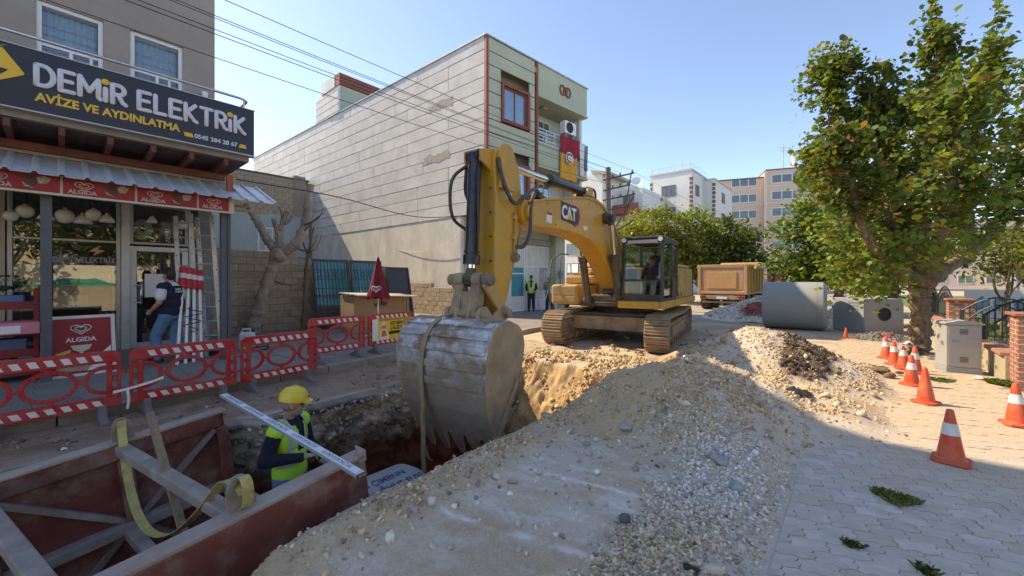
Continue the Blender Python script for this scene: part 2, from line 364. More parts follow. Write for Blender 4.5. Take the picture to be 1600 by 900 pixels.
m_ground = vcol_mat('earth', .95, .55, 45, .20, 22)
def grid_ground(name, xs, ys):
    X, Y = np.meshgrid(xs, ys); Z = height(X, Y); nx = len(xs); ny = len(ys)
    # push the steep trench side a little in and out so it reads as broken soil
    gx = np.gradient(Z, axis=1)
    J = np.arange(ny-1)[:, None]*nx+np.arange(nx-1)[None, :]; q = np.stack([J, J+1, J+nx+1, J+nx], -1).reshape(-1, 4)
    cols = ground_color(X.ravel(), Y.ravel(), Z.ravel())
    return np_mesh(name, np.stack([X, Y, Z], -1).reshape(-1, 3), q, m_ground, cols, True)
xs = np.unique(np.concatenate([np.arange(-7.6, -5.7, .06), np.arange(-5.7, -4.9, .018), np.arange(-4.9, -3.1, .035), np.arange(-3.1, -2.3, .025), np.arange(-2.3, -.36, .035), np.arange(-.36, 2.4, .12)]))
ys = np.unique(np.concatenate([np.arange(-2.5, .2, .12), np.arange(.2, 7.6, .035), np.arange(7.6, 12, .06), np.arange(12, 17.01, .14)]))
g_near = grid_ground('ground', xs, ys); tag(g_near, kind='structure')
def trench_wall():
    ys_ = np.arange(-2.4, 6.6, .035); zs_ = np.concatenate([[.02, .012], np.arange(-.01, -.5, -.025), np.arange(-.5, -2.56, -.06)]); Yg, Zg = np.meshgrid(ys_, zs_)
    lip = sstep(.03, -.05, Zg) if 0 else np.clip((.02-Zg)/.05, 0, 1)
    n = fbm(Yg*2.2+3, Zg*3.1+7, 5, .6)-.5; n_f = fbm(Yg*9, Zg*11, 4, .6)-.5
    band = np.exp(-((Zg+.04)/.03)**2)*(.01+.07*(fbm(Yg*4.7, Yg*0+1, 4)-.45))                      # broken edge of the asphalt sticks out
    under = -.10*np.exp(-((Zg+.22)/.10)**2)
    Xg = far_edge(Yg)+.03+lip*(.10+(.10+.26*np.clip(-Zg*4, 0, 1))*n+.14*n_f+band+under-.06*Zg)-(1-lip)*.12
    Zg2 = Zg+lip*.05*n_f+(1-lip)*(.02+.02*n_f); Zg2[0] = height(Xg[0], Yg[0])+.012
    nx = len(ys_); ny = len(zs_); J = np.arange(ny-1)[:, None]*nx+np.arange(nx-1)[None, :]; q = np.stack([J, J+1, J+nx+1, J+nx], -1).reshape(-1, 4)
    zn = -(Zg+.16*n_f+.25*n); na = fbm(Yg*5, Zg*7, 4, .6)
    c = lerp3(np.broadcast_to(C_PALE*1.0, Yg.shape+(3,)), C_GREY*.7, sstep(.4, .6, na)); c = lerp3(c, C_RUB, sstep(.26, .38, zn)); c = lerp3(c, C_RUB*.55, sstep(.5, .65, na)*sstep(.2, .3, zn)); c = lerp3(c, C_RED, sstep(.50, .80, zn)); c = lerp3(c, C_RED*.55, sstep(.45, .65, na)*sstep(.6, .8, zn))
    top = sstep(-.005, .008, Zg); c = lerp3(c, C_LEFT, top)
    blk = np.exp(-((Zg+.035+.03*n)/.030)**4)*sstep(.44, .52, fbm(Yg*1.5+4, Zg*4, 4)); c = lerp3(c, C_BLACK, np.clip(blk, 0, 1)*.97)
    return tag(np_mesh('trench_wall', np.stack([Xg, Yg, Zg2], -1).reshape(-1, 3), q, m_ground, c.reshape(-1, 3), True), kind='structure')
trench_wall()
X0, X1, Y0, Y1 = xs[0], xs[-1], ys[0], ys[-1]
mb = MB(); BIG = 1500
for a, b in (((-BIG, -BIG), (BIG, Y0)), ((-BIG, Y1), (BIG, BIG)), ((-BIG, Y0), (X0, Y1)), ((X1, Y0), (BIG, Y1))):
    mb.add([(a[0], a[1], -.012), (b[0], a[1], -.012), (b[0], b[1], -.012), (a[0], b[1], -.012)], [(0, 1, 2, 3)])
tag(mb.build('terrain', M('outer_earth', (.42, .35, .26), .95, var=.25, scale=.35, coords='World', bump=.3, bscale=8)), kind='structure')
# road beyond the works
rb = MB(); rb.b2((-8.2, 17.0, -.05), (-1.0, 140, .012)); tag(rb.build('road', M('dusty_road', (.40, .345, .27), .9, var=.2, scale=.6, coords='World', dirt=(.16, .15, .14), damt=.6, dscale=.5, bump=.2, bscale=12)), kind='structure')
# ---- left pavement with kerb stones
m_pave = M('pavement_grey', (.20, .185, .175), .9, var=.2, scale=1.2, coords='World', dirt=(.30, .24, .19), damt=.5, dscale=1.1, bump=.25, bscale=25)
pv = MB(); n = 40
for i in range(n):
    y0 = -16+i*36/n; y1 = y0+36/n
    pv.add([(-40, y0, .13), (kerb_x(y0)-.16, y0, .13), (kerb_x(y1)-.16, y1, .13), (-40, y1, .13)], [(0, 1, 2, 3)])
pavement = tag(pv.build('pavement', m_pave), kind='structure')
m_kerb = M('kerb_stone', (.33, .30, .27), .9, var=.18, scale=5, dirt=(.22, .16, .12), damt=.7, dscale=3, bump=.3, bscale=30, rnd=.12)
kb = MB(); kb.box((0, 0, 0), (.165, .79, .30)); kerb0 = kb.build('kerb_stone', m_kerb, pavement, bevel=.018)
for i in range(26):
    y = -3.6+i*.8; o = kerb0 if i == 0 else inst(kerb0, (0, 0, 0), None, pavement)
    o.location = (kerb_x(y)-.08+random.uniform(-.012, .012), y, .0+random.uniform(-.012, .008)); o.rotation_euler = (random.uniform(-.015, .015), 0, .085+random.uniform(-.01, .01))
# grey slabs on the left pavement, laid where they can be told apart
m_slab = M('pavement_slab', (.19, .175, .165), .9, var=.18, scale=5, dirt=(.30, .24, .19), damt=.55, dscale=2.2, bump=.2, bscale=40, rnd=.14)
sb = MB(); sb.box((0, 0, 0), (.392, .392, .05)); slab0 = sb.build('paving_slab', m_slab, pavement, bevel=.006, seg=1); first = True
for i in range(8):
    for j in range(22):
        y = -.4+j*.4; x = kerb_x(y)-.17-.2-i*.4
        if x < -10.4: continue
        o = slab0 if first else inst(slab0, (0, 0, 0), None, pavement); first = False
        o.location = (x, y, .112+random.uniform(-.002, .003)); o.rotation_euler = (random.uniform(-.004, .004), random.uniform(-.004, .004), .085)
# ---- right pavement: interlocking wavy pavers
m_paver = M('paver', (.50, .465, .43), .85, var=.2, scale=9, dirt=(.50, .40, .29), damt=.75, dscale=2.2, dthr=.52, bump=.3, bscale=60, rnd=.13, coords='World')
def dust_by_y(m, y0, y1, amt, col):
    "sand trodden out from the heap over the stones"
    n = m.node_tree.nodes; L = m.node_tree.links; b = n['Principled BSDF']; src = b.inputs['Base Color'].links[0].from_socket
    g = n.new('ShaderNodeNewGeometry'); sx = n.new('ShaderNodeSeparateXYZ'); L.new(g.outputs['Position'], sx.inputs[0]); t = n.new('ShaderNodeTexNoise'); t.inputs['Scale'].default_value = 1.7; t.inputs['Detail'].default_value = 9; t.inputs['Roughness'].default_value = .72; L.new(g.outputs['Position'], t.inputs['Vector'])
    ma = n.new('ShaderNodeMath'); ma.operation = 'MULTIPLY_ADD'; L.new(t.outputs['Fac'], ma.inputs[0]); ma.inputs[1].default_value = 5.0; L.new(sx.outputs['Y'], ma.inputs[2])
    mr = n.new('ShaderNodeMapRange'); mr.inputs[1].default_value = y0+2.5; mr.inputs[2].default_value = y1+2.5; mr.inputs[4].default_value = amt; L.new(ma.outputs[0], mr.inputs[0])
    mx = n.new('ShaderNodeMix'); mx.data_type = 'RGBA'; L.new(mr.outputs[0], mx.inputs[0]); L.new(src, mx.inputs[6]); mx.inputs[7].default_value = (*col, 1); L.new(mx.outputs[2], b.inputs['Base Color'])
dust_by_y(m_paver, 4.3, 6.6, .85, (.50, .375, .25))
footpath = MB().b2((-.40, 1.2, -.16), (1.78, 17, -.009)).build('footpath', M('joint_sand', (.30, .25, .20), .95, var=.2, scale=20, coords='World')); tag(footpath, kind='structure')
PL, PW = .205, .118
def paver_poly():
    a = .015; e = .003; L_, W_ = PL-e, PW-e; p = []
    def side(x0, y0, x1, y1, sgn):
        pts = [(0, 0), (.125, -a*.6), (.25, 0), (.375, a*.6), (.5, 0), (.625, -a*.6), (.75, 0), (.875, a*.6)]
        dx, dy = x1-x0, y1-y0; nx, ny = (0, 1) if dx else (1, 0)
        return [(x0+dx*t+nx*o, y0+dy*t+ny*o) for t, o in pts]
    p += side(-L_/2, -W_/2, L_/2, -W_/2, 1); p += side(L_/2, -W_/2, L_/2, W_/2, 1)
    top = side(-L_/2, W_/2, L_/2, W_/2, 1); lft = side(-L_/2, -W_/2, -L_/2, W_/2, 1)
    p += [(L_/2, W_/2)]+list(reversed(top[1:])); p += [(-L_/2, W_/2)]+list(reversed(lft[1:]))
    return p
pp = paver_poly()
def paver_mb(mb, o, ang, dz=0, tilt=(0, 0)):
    c, s = math.cos(ang), math.sin(ang); n = len(pp); vs = []
    for k, (sc, z) in enumerate(((1, -.05), (1, -.004), (.965, 0))):
        for x, y in pp: vs.append((o[0]+(x*c-y*s)*sc, o[1]+(x*s+y*c)*sc, o[2]+z+dz))
    fs = [(k*n+i, k*n+(i+1) % n, (k+1)*n+(i+1) % n, (k+1)*n+i) for k in (0, 1) for i in range(n)]+[tuple(range(2*n, 3*n))]
    mb.add(vs, fs)
PA = .30; ca, sa = math.cos(PA), math.sin(PA); spots = []
for i in range(-60, 90):
    for j in range(-60, 150):
        u = i*PL+(PL/2 if j % 2 else 0); w = j*PW; x = u*ca-w*sa; y = u*sa+w*ca+1.0
        if -.50 < x < 1.72 and 1.35 < y < 14.2: spots.append((x, y))
spots.sort(key=lambda p: (p[0]+.2)**2*.4+p[1]**2)
def in_view(x, y):
    t = -.6567*x+.7542*y; return t > .4 and abs(.7542*x+.6567*y) < 1.33*t
vis = [p for p in spots if in_view(*p)]; rest = [p for p in spots if not in_view(*p)]
EDGE = -.385
def clip_poly(P_):
    out = []
    for (a, b) in zip(P_, P_[1:]+P_[:1]):
        ia, ib = a[0] >= EDGE, b[0] >= EDGE
        if ia: out.append(a)
        if ia != ib: t = (EDGE-a[0])/(b[0]-a[0]); out.append((EDGE, a[1]+t*(b[1]-a[1])))
    return out
def cut_paver(mb, x, y, dz):
    c, s_ = math.cos(PA), math.sin(PA); P_ = clip_poly([(x+a*c-b*s_, y+a*s_+b*c) for a, b in pp])
    if len(P_) > 2: mb.prism(P_, (0, 0, dz-.05), (1, 0, 0), (0, 1, 0), (0, 0, .05))
    return len(P_) > 2
full = lambda p: p[0] > EDGE+PL*.62
q = MB(); paver_mb(q, (0, 0, 0), 0); pav0 = q.build('paver', m_paver, footpath); used = False; n_p = 0
for (x, y) in vis[:300]:
    if full((x, y)):
        o = inst(pav0, (0, 0, 0), None, footpath) if used else pav0; used = True
        o.location = (x, y, random.uniform(-.004, .004)); o.rotation_euler = (random.uniform(-.007, .007), random.uniform(-.007, .007), PA+random.uniform(-.008, .008))
    else:
        q = MB()
        if cut_paver(q, x, y, random.uniform(-.004, .003)): q.build('paver', m_paver, footpath)
q = MB()
for x, y in vis[300:]+rest:
    if full((x, y)): paver_mb(q, (x, y, random.uniform(-.004, .004)), PA)
    else: cut_paver(q, x, y, random.uniform(-.004, .003))
tag(q.build('paver', m_paver, footpath, fix=False), kind='stuff')
# ------------------------------------------------------------------ shared building bits
m_white = M('white_paint', (.78, .78, .76), .5, var=.05, dirt=(.45, .42, .38), damt=.3, dscale=4)
m_pvc = M('white_pvc', (.80, .80, .80), .35, var=.04)
m_glass = glass('window_glass', (.75, .82, .85), .05, .03, .6)
m_glass_far = M('far_glass', (.10, .14, .17), .12, var=.04, scale=.3, spec=.8)
m_curtain = M('curtain_cloth', (.62, .66, .72), .9, var=.25, scale=5, stretch=(9, 1, .2))
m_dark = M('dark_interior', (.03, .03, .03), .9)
m_steel = M('galvanised_steel', (.45, .46, .47), .42, .75, var=.15, scale=7, dirt=(.30, .26, .22), damt=.4)
m_black = M('black_rubber', (.018, .018, .018), .6, var=.2)
def frame_mb(mb, w, h, t, d, y0=0.):
    mb.b2((0, y0, 0), (t, y0+d, h)); mb.b2((w-t, y0, 0), (w, y0+d, h)); mb.b2((t, y0, 0), (w-t, y0+d, t)); mb.b2((t, y0, h-t), (w-t, y0+d, h)); return mb
def window(parent, loc, rz, w, h, mat, panes, t=.06, d=.08, glassm=None, curtain=True, sill=None, name='window'):
    "panes: rects (x0,z0,x1,z1) in 0..1; frame is the part, panes and curtain are sub-parts"
    mb = frame_mb(MB(), w, h, t, d); iw, ih = w-2*t, h-2*t
    for (a, b, c, e) in panes:
        x0, z0, x1, z1 = t+a*iw, t+b*ih, t+c*iw, t+e*ih
        if a > .01: mb.b2((x0-t*.35, .004, z0), (x0+t*.35, d-.004, z1))
        if b > .01: mb.b2((x0, .007, z0-t*.35), (x1, d-.007, z0+t*.35))
    o = mb.build(name, mat, parent, bevel=.006, seg=1); o.location = loc; o.rotation_euler = (0, 0, rz)
    for (a, b, c, e) in panes:
        x0, z0, x1, z1 = t+a*iw+.01, t+b*ih+.01, t+c*iw-.01, t+e*ih-.01
        MB().b2((x0, d*.45, z0), (x1, d*.45+.012, z1)).build('pane', glassm or m_glass, o)
    if curtain:
        cu = MB(); k = 24
        cu.grid((t, d+.10, t), (iw, 0, 0), (0, 0, ih), k, 1, lambda p, a, b: p+V(0, .03*math.sin(a*k*1.9), 0)); cu.build('curtain', m_curtain, o, smooth=True)
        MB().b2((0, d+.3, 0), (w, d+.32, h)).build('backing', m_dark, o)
    if sill:
        MB().b2((-.06, -.07, -.05), (w+.06, .03, -.002)).build('sill', sill, o, bevel=.008, seg=1)
    return o
E_ = 1e-3
# ------------------------------------------------------------------ shop building
m_plaster = M('taupe_plaster', (.38, .335, .29), .92, var=.10, scale=1.0, dirt=(.20, .17, .15), damt=.35, dscale=1.3, bump=.35, bscale=60, coords='World')
m_cream = M('cream_paint', (.50, .44, .33), .8, var=.12, dirt=(.25, .2, .15), damt=.5, dscale=2)
m_redsteel = M('red_primer_steel', (.20, .05, .03), .6, var=.25, dirt=(.08, .05, .04), damt=.6, dscale=3)
m_board = M('soffit_board', (.10, .065, .05), .9, var=.3, scale=5, stretch=(1, 6, 1))
m_alu = M('aluminium_frame', (.42, .42, .43), .4, .6, var=.08)
RZ = R(90)
shop = thing('shop_building', 'taupe rendered shop building with white balcony doors, left of the trench', 'building', (-11, 0, 0))
def P(mb, name, mat, parent=shop, **k): return mb.build(name, mat, parent, **k)
YL, YR, ZT = -16, 2.36, 14.2
w = MB()     # street wall with two openings (local x = world x + 11)
def wall_x(mb, x0, x1, ya, yb, za, zb, holes):
    ys_ = sorted(set([ya, yb]+[h[0] for h in holes]+[h[1] for h in holes])); 
    for i in range(len(ys_)-1):
        a, b = ys_[i], ys_[i+1]; hs_ = sorted([h for h in holes if h[0] <= a+E_ and h[1] >= b-E_], key=lambda h: h[2]); z = za
        for h in hs_:
            if h[2] > z: mb.b2((x0, a, z), (x1, b, h[2]))
            z = h[3]
        if z < zb: mb.b2((x0, a, z), (x1, b, zb))
    return mb
HO = [(-.24, .60, 4.2, 6.68), (.97, 1.80, 4.2, 6.70), (-3.2, -2.2, 4.2, 6.7), (-5, -4, 4.2, 6.7)]
wall_x(w, -.25, 0, YL, YR, 3.62, ZT, HO)
P(w, 'wall', m_plaster, fix=True)
P(MB().b2((-14, 2.12, 0), (-.26, YR-.002, ZT-.004)), 'side_wall', m_plaster)
P(MB().b2((-14, YL, ZT), (0.02, YR+.02, ZT+.15)), 'roof', M('roof_concrete', (.35, .33, .31), .9))
P(MB().b2((-14.2, YL, 0), (-14, YR-.01, ZT-.01)), 'rear_wall', m_plaster)
for h in HO[:2]:
    window(shop, (-.04, h[0], 4.25), RZ, h[1]-h[0], h[3]-4.25, m_pvc, [(0, .70, 1, 1), (0, 0, .5, .70), (.5, 0, 1, .70)], t=.07, d=.09)
for h in HO[2:]: window(shop, (-.04, h[0], 4.25), RZ, h[1]-h[0], h[3]-4.25, m_pvc, [(0, .70, 1, 1), (0, 0, .5, .70), (.5, 0, 1, .70)], t=.07, d=.09)
P(MB().b2((0, YL, 4.02), (1.86, 2.52, 4.16)), 'balcony_slab', M('balcony_concrete', (.33, .31, .29), .9, dirt=(.15, .12, .1), damt=.5))
# under the balcony: boards and red joists
bo = MB().b2((0.01, 0, 0), (1.84, .235, .018)); b0 = P(bo, 'soffit_board', m_board)
for i in range(26):
    o = b0 if i == 0 else inst(b0, (0, 0, 0), None, shop); o.location = (0, 2.26-i*.24, 3.995+random.uniform(-.004, .004))
j0 = P(MB().b2((0, 0, 0), (1.9, .07, .12)), 'joist', m_redsteel, bevel=.006, seg=1)
for i in range(11):
    o = j0 if i == 0 else inst(j0, (0, 0, 0), None, shop); o.location = (.0, 2.1-i*.52, 3.865)
P(MB().b2((1.02, -6, 3.74), (1.10, 2.3, 3.862)).b2((.3, -6, 3.77), (.38, 2.3, 3.862)), 'red_beam', m_redsteel)
P(MB().b2((.86, -6, 3.70), (.98, 2.32, 3.86)), 'cream_beam', m_cream, bevel=.008)
P(MB().b2((1.5, 2.22, 3.05), (1.6, 2.32, 3.765)), 'steel_stub', M('rust_red_post', (.33, .10, .05), .7, var=.2), bevel=.005)
# railing
rl = MB(); pts = [(1.93, -6, 5.21), (1.93, 2.3, 5.215), (1.93, 2.40, 5.21), (1.90, 2.46, 5.20), (1.84, 2.48, 5.2), (.2, 2.48, 5.2)]
rail = P(rl.tube(pts, .024, 10), 'railing', M('stainless', (.62, .62, .63), .22, .95, var=.06), smooth=True)
for y in (-5.2, -4.1, -3, -1.9, -.75, .36, 1.3, 2.42): MB().cyl((1.9, y, 5.0), (1.9, y, 5.2), .018, n=8).build('rail_post', m_white, rail, smooth=40)
P(MB().cyl((.10, 2.16, 4.2), (.10, 2.16, 5.75), .05, n=14).cyl((.10, 2.16, 5.75), (.10, 2.16, 5.83), .056, n=14), 'downpipe', m_pvc, smooth=40)
# ground floor front, x = -11 (local 0); floor .30
FZ = .30
P(MB().b2((-4, YL, 0), (.75, YR-.06, FZ)), 'shop_floor', M('shop_step', (.27, .26, .25), .8, dirt=(.2, .15, .1), damt=.5), bevel=.01)
P(MB().b2((-4, YL, FZ+.002), (-3.9, 2.1, 3.6)), 'back_wall', M('shop_back_wall', (.18, .17, .16), .9, var=.2))
P(MB().b2((-4, YL, 3.45), (.0, 2.1, 3.6)), 'ceiling', M('shop_ceiling', (.22, .21, .20), .9))
P(MB().b2((-.22, -6, FZ+.002), (-.02, -.58, 3.44)), 'cream_pier', m_cream)
P(MB().b2((-.2, 2.06, FZ+.002), (.0, 2.3, 3.44)), 'corner_pier', M('grey_pier', (.20, .2, .2), .7))
sw = window(shop, (-.03, -.56, FZ), RZ, 1.40, 2.98, m_alu, [(0, 0, .33, .72), (.33, 0, 1, .72), (0, .72, 1, 1)], t=.06, d=.08, glassm=glass('shop_glass', (.85, .9, .9), .10, .01, .9), curtain=False, name='shop_window')
P(MB().b2((-.05, .845, FZ), (.05, .965, 3.43)), 'mullion', M('alu_mullion', (.60, .58, .54), .5, .15), bevel=.006)
door = window(shop, (-.02, .97, FZ), RZ, .92, 2.06, M('alu_door', (.66, .65, .63), .45, .15), [(0, 0, 1, 1)], t=.10, d=.07, glassm=MATS['shop_glass'], curtain=False, name='door')
hd = MB().tube([(.16, 0, .88), (.16, -.08, .90), (.16, -.08, 1.28), (.16, 0, 1.30)], .016, 8).tube([(.06, 0, .92), (.16, -.08, .92)], .012, 6).tube([(.06, 0, 1.26), (.16, -.08, 1.26)], .012, 6); hd.build('handle', M('door_chrome', (.7, .7, .7), .2, .9), door, smooth=True)
MB().b2((.22, -.004, 1.02), (.55, .02, 1.50)).build('notice', m_white, door)
tr = window(shop, (-.03, .97, 2.40), RZ, .92, .95, m_alu, [(0, 0, 1, 1)], t=.05, d=.07, glassm=MATS['shop_glass'], curtain=False, name='transom')
sg = window(shop, (-.03, 1.90, FZ), RZ, .2, 2.98, m_alu, [(0, 0, 1, .7), (0, .7, 1, 1)], t=.035, d=.06, glassm=MATS['shop_glass'], curtain=False, name='side_light')
wm = M('window_letter', (.30, .31, .33), .6)
text_obj('window_lettering', 'DEMİR ELEKTRİK', .15, (.012, -.05, 2.0), (R(90), 0, RZ), wm, shop, .002, .002, squeeze=.82/text_w('DEMİR ELEKTRİK', .15, .002))
MB().prism([(.40, 2.22), (.56, 2.34), (.52, 2.26), (.62, 2.24), (.46, 2.14), (.50, 2.21)], (.012, 0, 0), (0, 1, 0), (0, 0, 1), (.002, 0, 0)).build('window_logo', M('logo_amber', (.55, .33, .12), .6), shop)
# interior goods hung behind the glass and standing on shelves
m_globe = M('opal_glass', (.72, .70, .64), .35, var=.08)
m_wood = M('pale_wood', (.42, .30, .18), .7, var=.2, stretch=(1, 8, 1))
LNAME = ['left of the left awning post', 'just left behind the left awning post', 'biggest, first right of the left post', 'widest shade, second right of the left post', 'third right of the left post', 'beside the pale mullion by the door', 'outermost left, at the window edge', 'above the left half of the door', 'above the right edge of the door']
LAMPS = [(-10.75, -.35, 2.85, .11), (-10.7, -.12, 2.78, .10), (-10.72, .10, 2.82, .13), (-10.72, .32, 2.77, .12), (-10.6, .45, 2.87, .11), (-10.55, .62, 2.80, .10), (-10.7, -.50, 2.75, .09), (-10.6, 1.25, 2.85, .08), (-10.65, 1.72, 2.82, .09)]
for i, (x, y, z, r) in enumerate(LAMPS):
    t = thing('pendant_lamp', ('frosted white '+['globe', 'dome'][i % 2]+' lamp hung under the awning, '+LNAME[i]), 'lamp', (x, y, z), 0, 'lamps hung before the shop window')
    if i % 2: MB().lathe([(.02, r*.9), (r*.45, r*.8), (r*.95, .0), (r*1.1, -r*.5), (r*1.02, -r*.5), (r*.85, 0), (.02, r*.7)], 14).build('shade', m_globe, t, smooth=True)
    else: MB().sphere((0, 0, 0), r, 14, 10).build('shade', m_globe, t, smooth=True)
    MB().cyl((0, 0, r*.8), (0, 0, 3.42-z), .006, n=6).build('cord', m_black, t)
    MB().cyl((0, 0, r*.8), (0, 0, r*1.15), .028, n=8).build('cap', M('brass', (.5, .36, .14), .3, .9), t, smooth=40)
t = thing('oval_wall_clock', 'oval white framed clock hanging inside above the shop door', 'clock', (-11.25, 1.18, 2.72), RZ)
MB().lathe([(0, .0), (.14, .0), (.155, -.012), (.16, -.02), (.16, .03), (0, .03)], 24, axis='y').build('dial', m_white, t, smooth=40).scale = (1, -1, 1.35)
MB().b2((-.012, -.035, -.08), (.012, -.028, .10)).b2((-.03, -.035, -.03), (.03, -.028, 0)).build('hands', m_black, t)
t = thing('framed_picture', 'small framed light fitting panel beside the oval clock above the door', 'picture', (-11.25, 1.45, 2.62), RZ)
frame_mb(MB(), .26, .32, .03, .03).build('frame', m_wood, t); MB().b2((.03, .01, .03), (.23, .02, .29)).build('print', m_white, t)
m_box = [M('carton_brown', (.36, .26, .16), .8, var=.1), M('carton_white', (.62, .62, .60), .7, var=.1), M('carton_grey', (.30, .31, .33), .7), M('carton_pink', (.62, .20, .26), .7), M('carton_blue', (.10, .16, .32), .7)]
st = thing('display_shelf', 'grey shelf with stacked cartons behind the shop window', 'shelf', (-11.85, -.45, FZ), RZ)
for z in (.35, .8, 1.25): MB().b2((0, 0, z), (1.25, .45, z+.03)).build('board', m_alu, st)
for x in (0, 1.22): MB().b2((x, 0, 0), (x+.03, .45, 1.9)).build('upright', m_alu, st)
k = 0
for z, its in ((.38, 4), (.83, 4), (1.28, 5)):
    for i in range(its):
        o = MB().box((0, 0, .1), (random.uniform(.18, .27), .3, random.uniform(.16, .3))).build('carton', m_box[k % 5], None, bevel=.004, seg=1)
        o.location = (-12.05, -.35+i*(1.1/its)+.08, FZ+z+.03); o.rotation_euler = (0, 0, random.uniform(-.1, .1)); k += 1
        tag(o, ['brown', 'white', 'grey', 'pink', 'dark blue'][(k-1) % 5]+' carton on the '+{.38: 'lowest', .83: 'middle', 1.28: 'top'}[z]+' board behind the shop window, '+['leftmost', 'second from left', 'third from left', 'fourth from left', 'rightmost'][i], 'carton', 'cartons on the shop shelf')
# ------------------------------------------------------------------ shop sign
m_sign = M('sign_navy', (.018, .024, .036), .38, var=.15, scale=2); m_let = M('letter_white', (.62, .63, .68), .45, var=.05); m_yel = M('sign_yellow', (.80, .48, .05), .45, var=.04)
sign = thing('shop_sign', 'long dark shop sign with silver and yellow lettering above the awning', 'sign', (-9, 0, 4.13), RZ)
MB().b2((-2.6, 0, 0), (2.57, .14, .875)).build('panel', m_sign, sign, bevel=.006, seg=1)
MB().b2((-2.6, -.012, -.022), (2.58, .16, -.002)).b2((-2.6, -.012, .877), (2.58, .16, .892)).build('trim', m_alu, sign)
def arc(cx, cy, rx, ry, a0, a1, n=8): return [(cx+rx*math.cos(R(a0+(a1-a0)*i/n)), cy+ry*math.sin(R(a0+(a1-a0)*i/n))) for i in range(n+1)]
GLY = {'D': (.72, [[(.0, 0), (0, 1)], [(0, 1), (.28, 1)]+arc(.28, .5, .44, .5, 90, -90, 10)+[(0, 0)]]), 'E': (.58, [[(.58, 1), (0, 1), (0, 0), (.58, 0)], [(0, .52), (.5, .52)]]),
       'M': (.92, [[(0, 0), (0, 1), (.44, .3), (.88, 1), (.88, .1), (.96, 0)]]), 'i': (.05, [[(0, 0), (0, .66)]]), 'R': (.62, [[(0, 0), (0, 1), (.3, 1)]+arc(.3, .74, .3, .26, 90, -90, 8)+[(0, .48)], [(.28, .48), (.52, .08), (.66, 0)]]),
       'L': (.54, [[(0, 1), (0, 0), (.54, 0)]]), 'K': (.64, [[(0, 0), (0, 1)], [(.58, 1), (.06, .5)], [(.1, .54), (.5, .08), (.66, 0)]]), 'T': (.68, [[(0, 1), (.68, 1)], [(.34, 1), (.34, 0)]])}
def letters(word, x0, x1, z0, h):
    sp = .30; tot = sum(GLY[c][0] for c in word)+sp*(len(word)-1); s = (x1-x0)/tot; x = x0
    for c in word:
        mb = MB(); r = .033
        for st_ in GLY[c][1]:
            for p, p2 in zip(st_, st_[1:]): mb.cyl((p[0]*s, 0, p[1]*h), (p2[0]*s, 0, p2[1]*h), r, n=10)
            for p in st_: mb.sphere((p[0]*s, 0, p[1]*h), r, 8, 6)
        o = mb.build('letter', m_let, sign, smooth=True); o.location = (x, -.012, z0); o.scale = (1, .45, 1)
        if c == 'i':
            d = MB().sphere((0, 0, 0), .05, 12, 8).build('letter_dot', m_yel, sign, smooth=True); d.location = (x, -.012, z0+h*1.02); d.scale = (1, .45, 1)
        x += (GLY[c][0]+sp)*s
letters('DEMiR', -.19, .73, .385, .29); letters('ELEKTRiK', .90, 2.40, .385, .29)
text_obj('small_lettering', 'AVİZE VE AYDINLATMA', .17, (-.20, -.004, .155), (R(90), 0, 0), m_yel, sign, .003, .006, squeeze=1.64/text_w('AVİZE VE AYDINLATMA', .17, .006))
text_obj('phone_lettering', '0545 284 28 67', .105, (1.63, -.004, .105), (R(90), 0, 0), m_let, sign, .003, .003, squeeze=.66/text_w('0545 284 28 67', .105, .003))
MB().prism([(1.5, .10), (1.62, .10), (1.60, .17), (1.48, .17)], (0, -.006, 0), (1, 0, 0), (0, 0, 1), (0, .005, 0)).prism([(2.31, .10), (2.44, .10), (2.42, .17), (2.33, .17)], (0, -.006, 0), (1, 0, 0), (0, 0, 1), (0, .005, 0)).build('yellow_bar', m_yel, sign)
MB().prism([(-.50, .80), (-.30, .50), (-.31, .47), (-.62, .26), (-.52, .40), (-.44, .50), (-.62, .52), (-.56, .68)], (0, -.012, 0), (1, 0, 0), (0, 0, 1), (0, .01, 0)).build('logo_bolt', m_yel, sign)
MB().prism([(-.62, .74), (-.44, .86), (-.52, .80), (-.56, .74)], (0, -.012, 0), (1, 0, 0), (0, 0, 1), (0, .01, 0)).build('logo_tip', m_let, sign)
# ------------------------------------------------------------------ awning with ice cream fascia
m_sheet = M('corrugated_sheet', (.68, .70, .72), .45, .3, var=.12, scale=2, dirt=(.27, .24, .20), damt=.65, dscale=1.7, dthr=.56)
m_banner = M('banner_red', (.32, .014, .018), .5, var=.1); m_cream2 = M('banner_cream', (.62, .52, .40), .6, var=.05); m_brown = M('print_brown', (.10, .045, .025), .6, var=.3, scale=14); m_nut = M('print_nut', (.42, .30, .2), .6, var=.4, scale=25)
aw = thing('awning', 'corrugated metal awning with red ice cream fascia over the shop front', 'awning', (-8.85, 0, 3.2), RZ)
prof = [(0, 0), (.17, 0), (.195, .035), (.235, .035), (.26, 0)]; sh = MB(); xs_ = []
for i in range(36):
    for px_, pz in prof[:-1]: xs_.append((-6.4+i*.26+px_, pz))
k = len(xs_); vs_ = []
for (dy, dz) in ((0, 0), (.62, .255), (1.27, .52)):
    vs_ += [(x, dy, z+dz+(.006*math.sin(x*3) if dy else 0)) for x, z in xs_]
fs_ = [(r*k+i, r*k+i+1, (r+1)*k+i+1, (r+1)*k+i) for r in (0, 1) for i in range(k-1)]
sh.add(vs_, fs_); s_ = sh.build('metal_sheet', m_sheet, aw); sm = s_.modifiers.new('thick', 'SOLIDIFY'); sm.thickness = .006
xs2 = [(x, z) for x, z in xs_ if x <= 2.95]
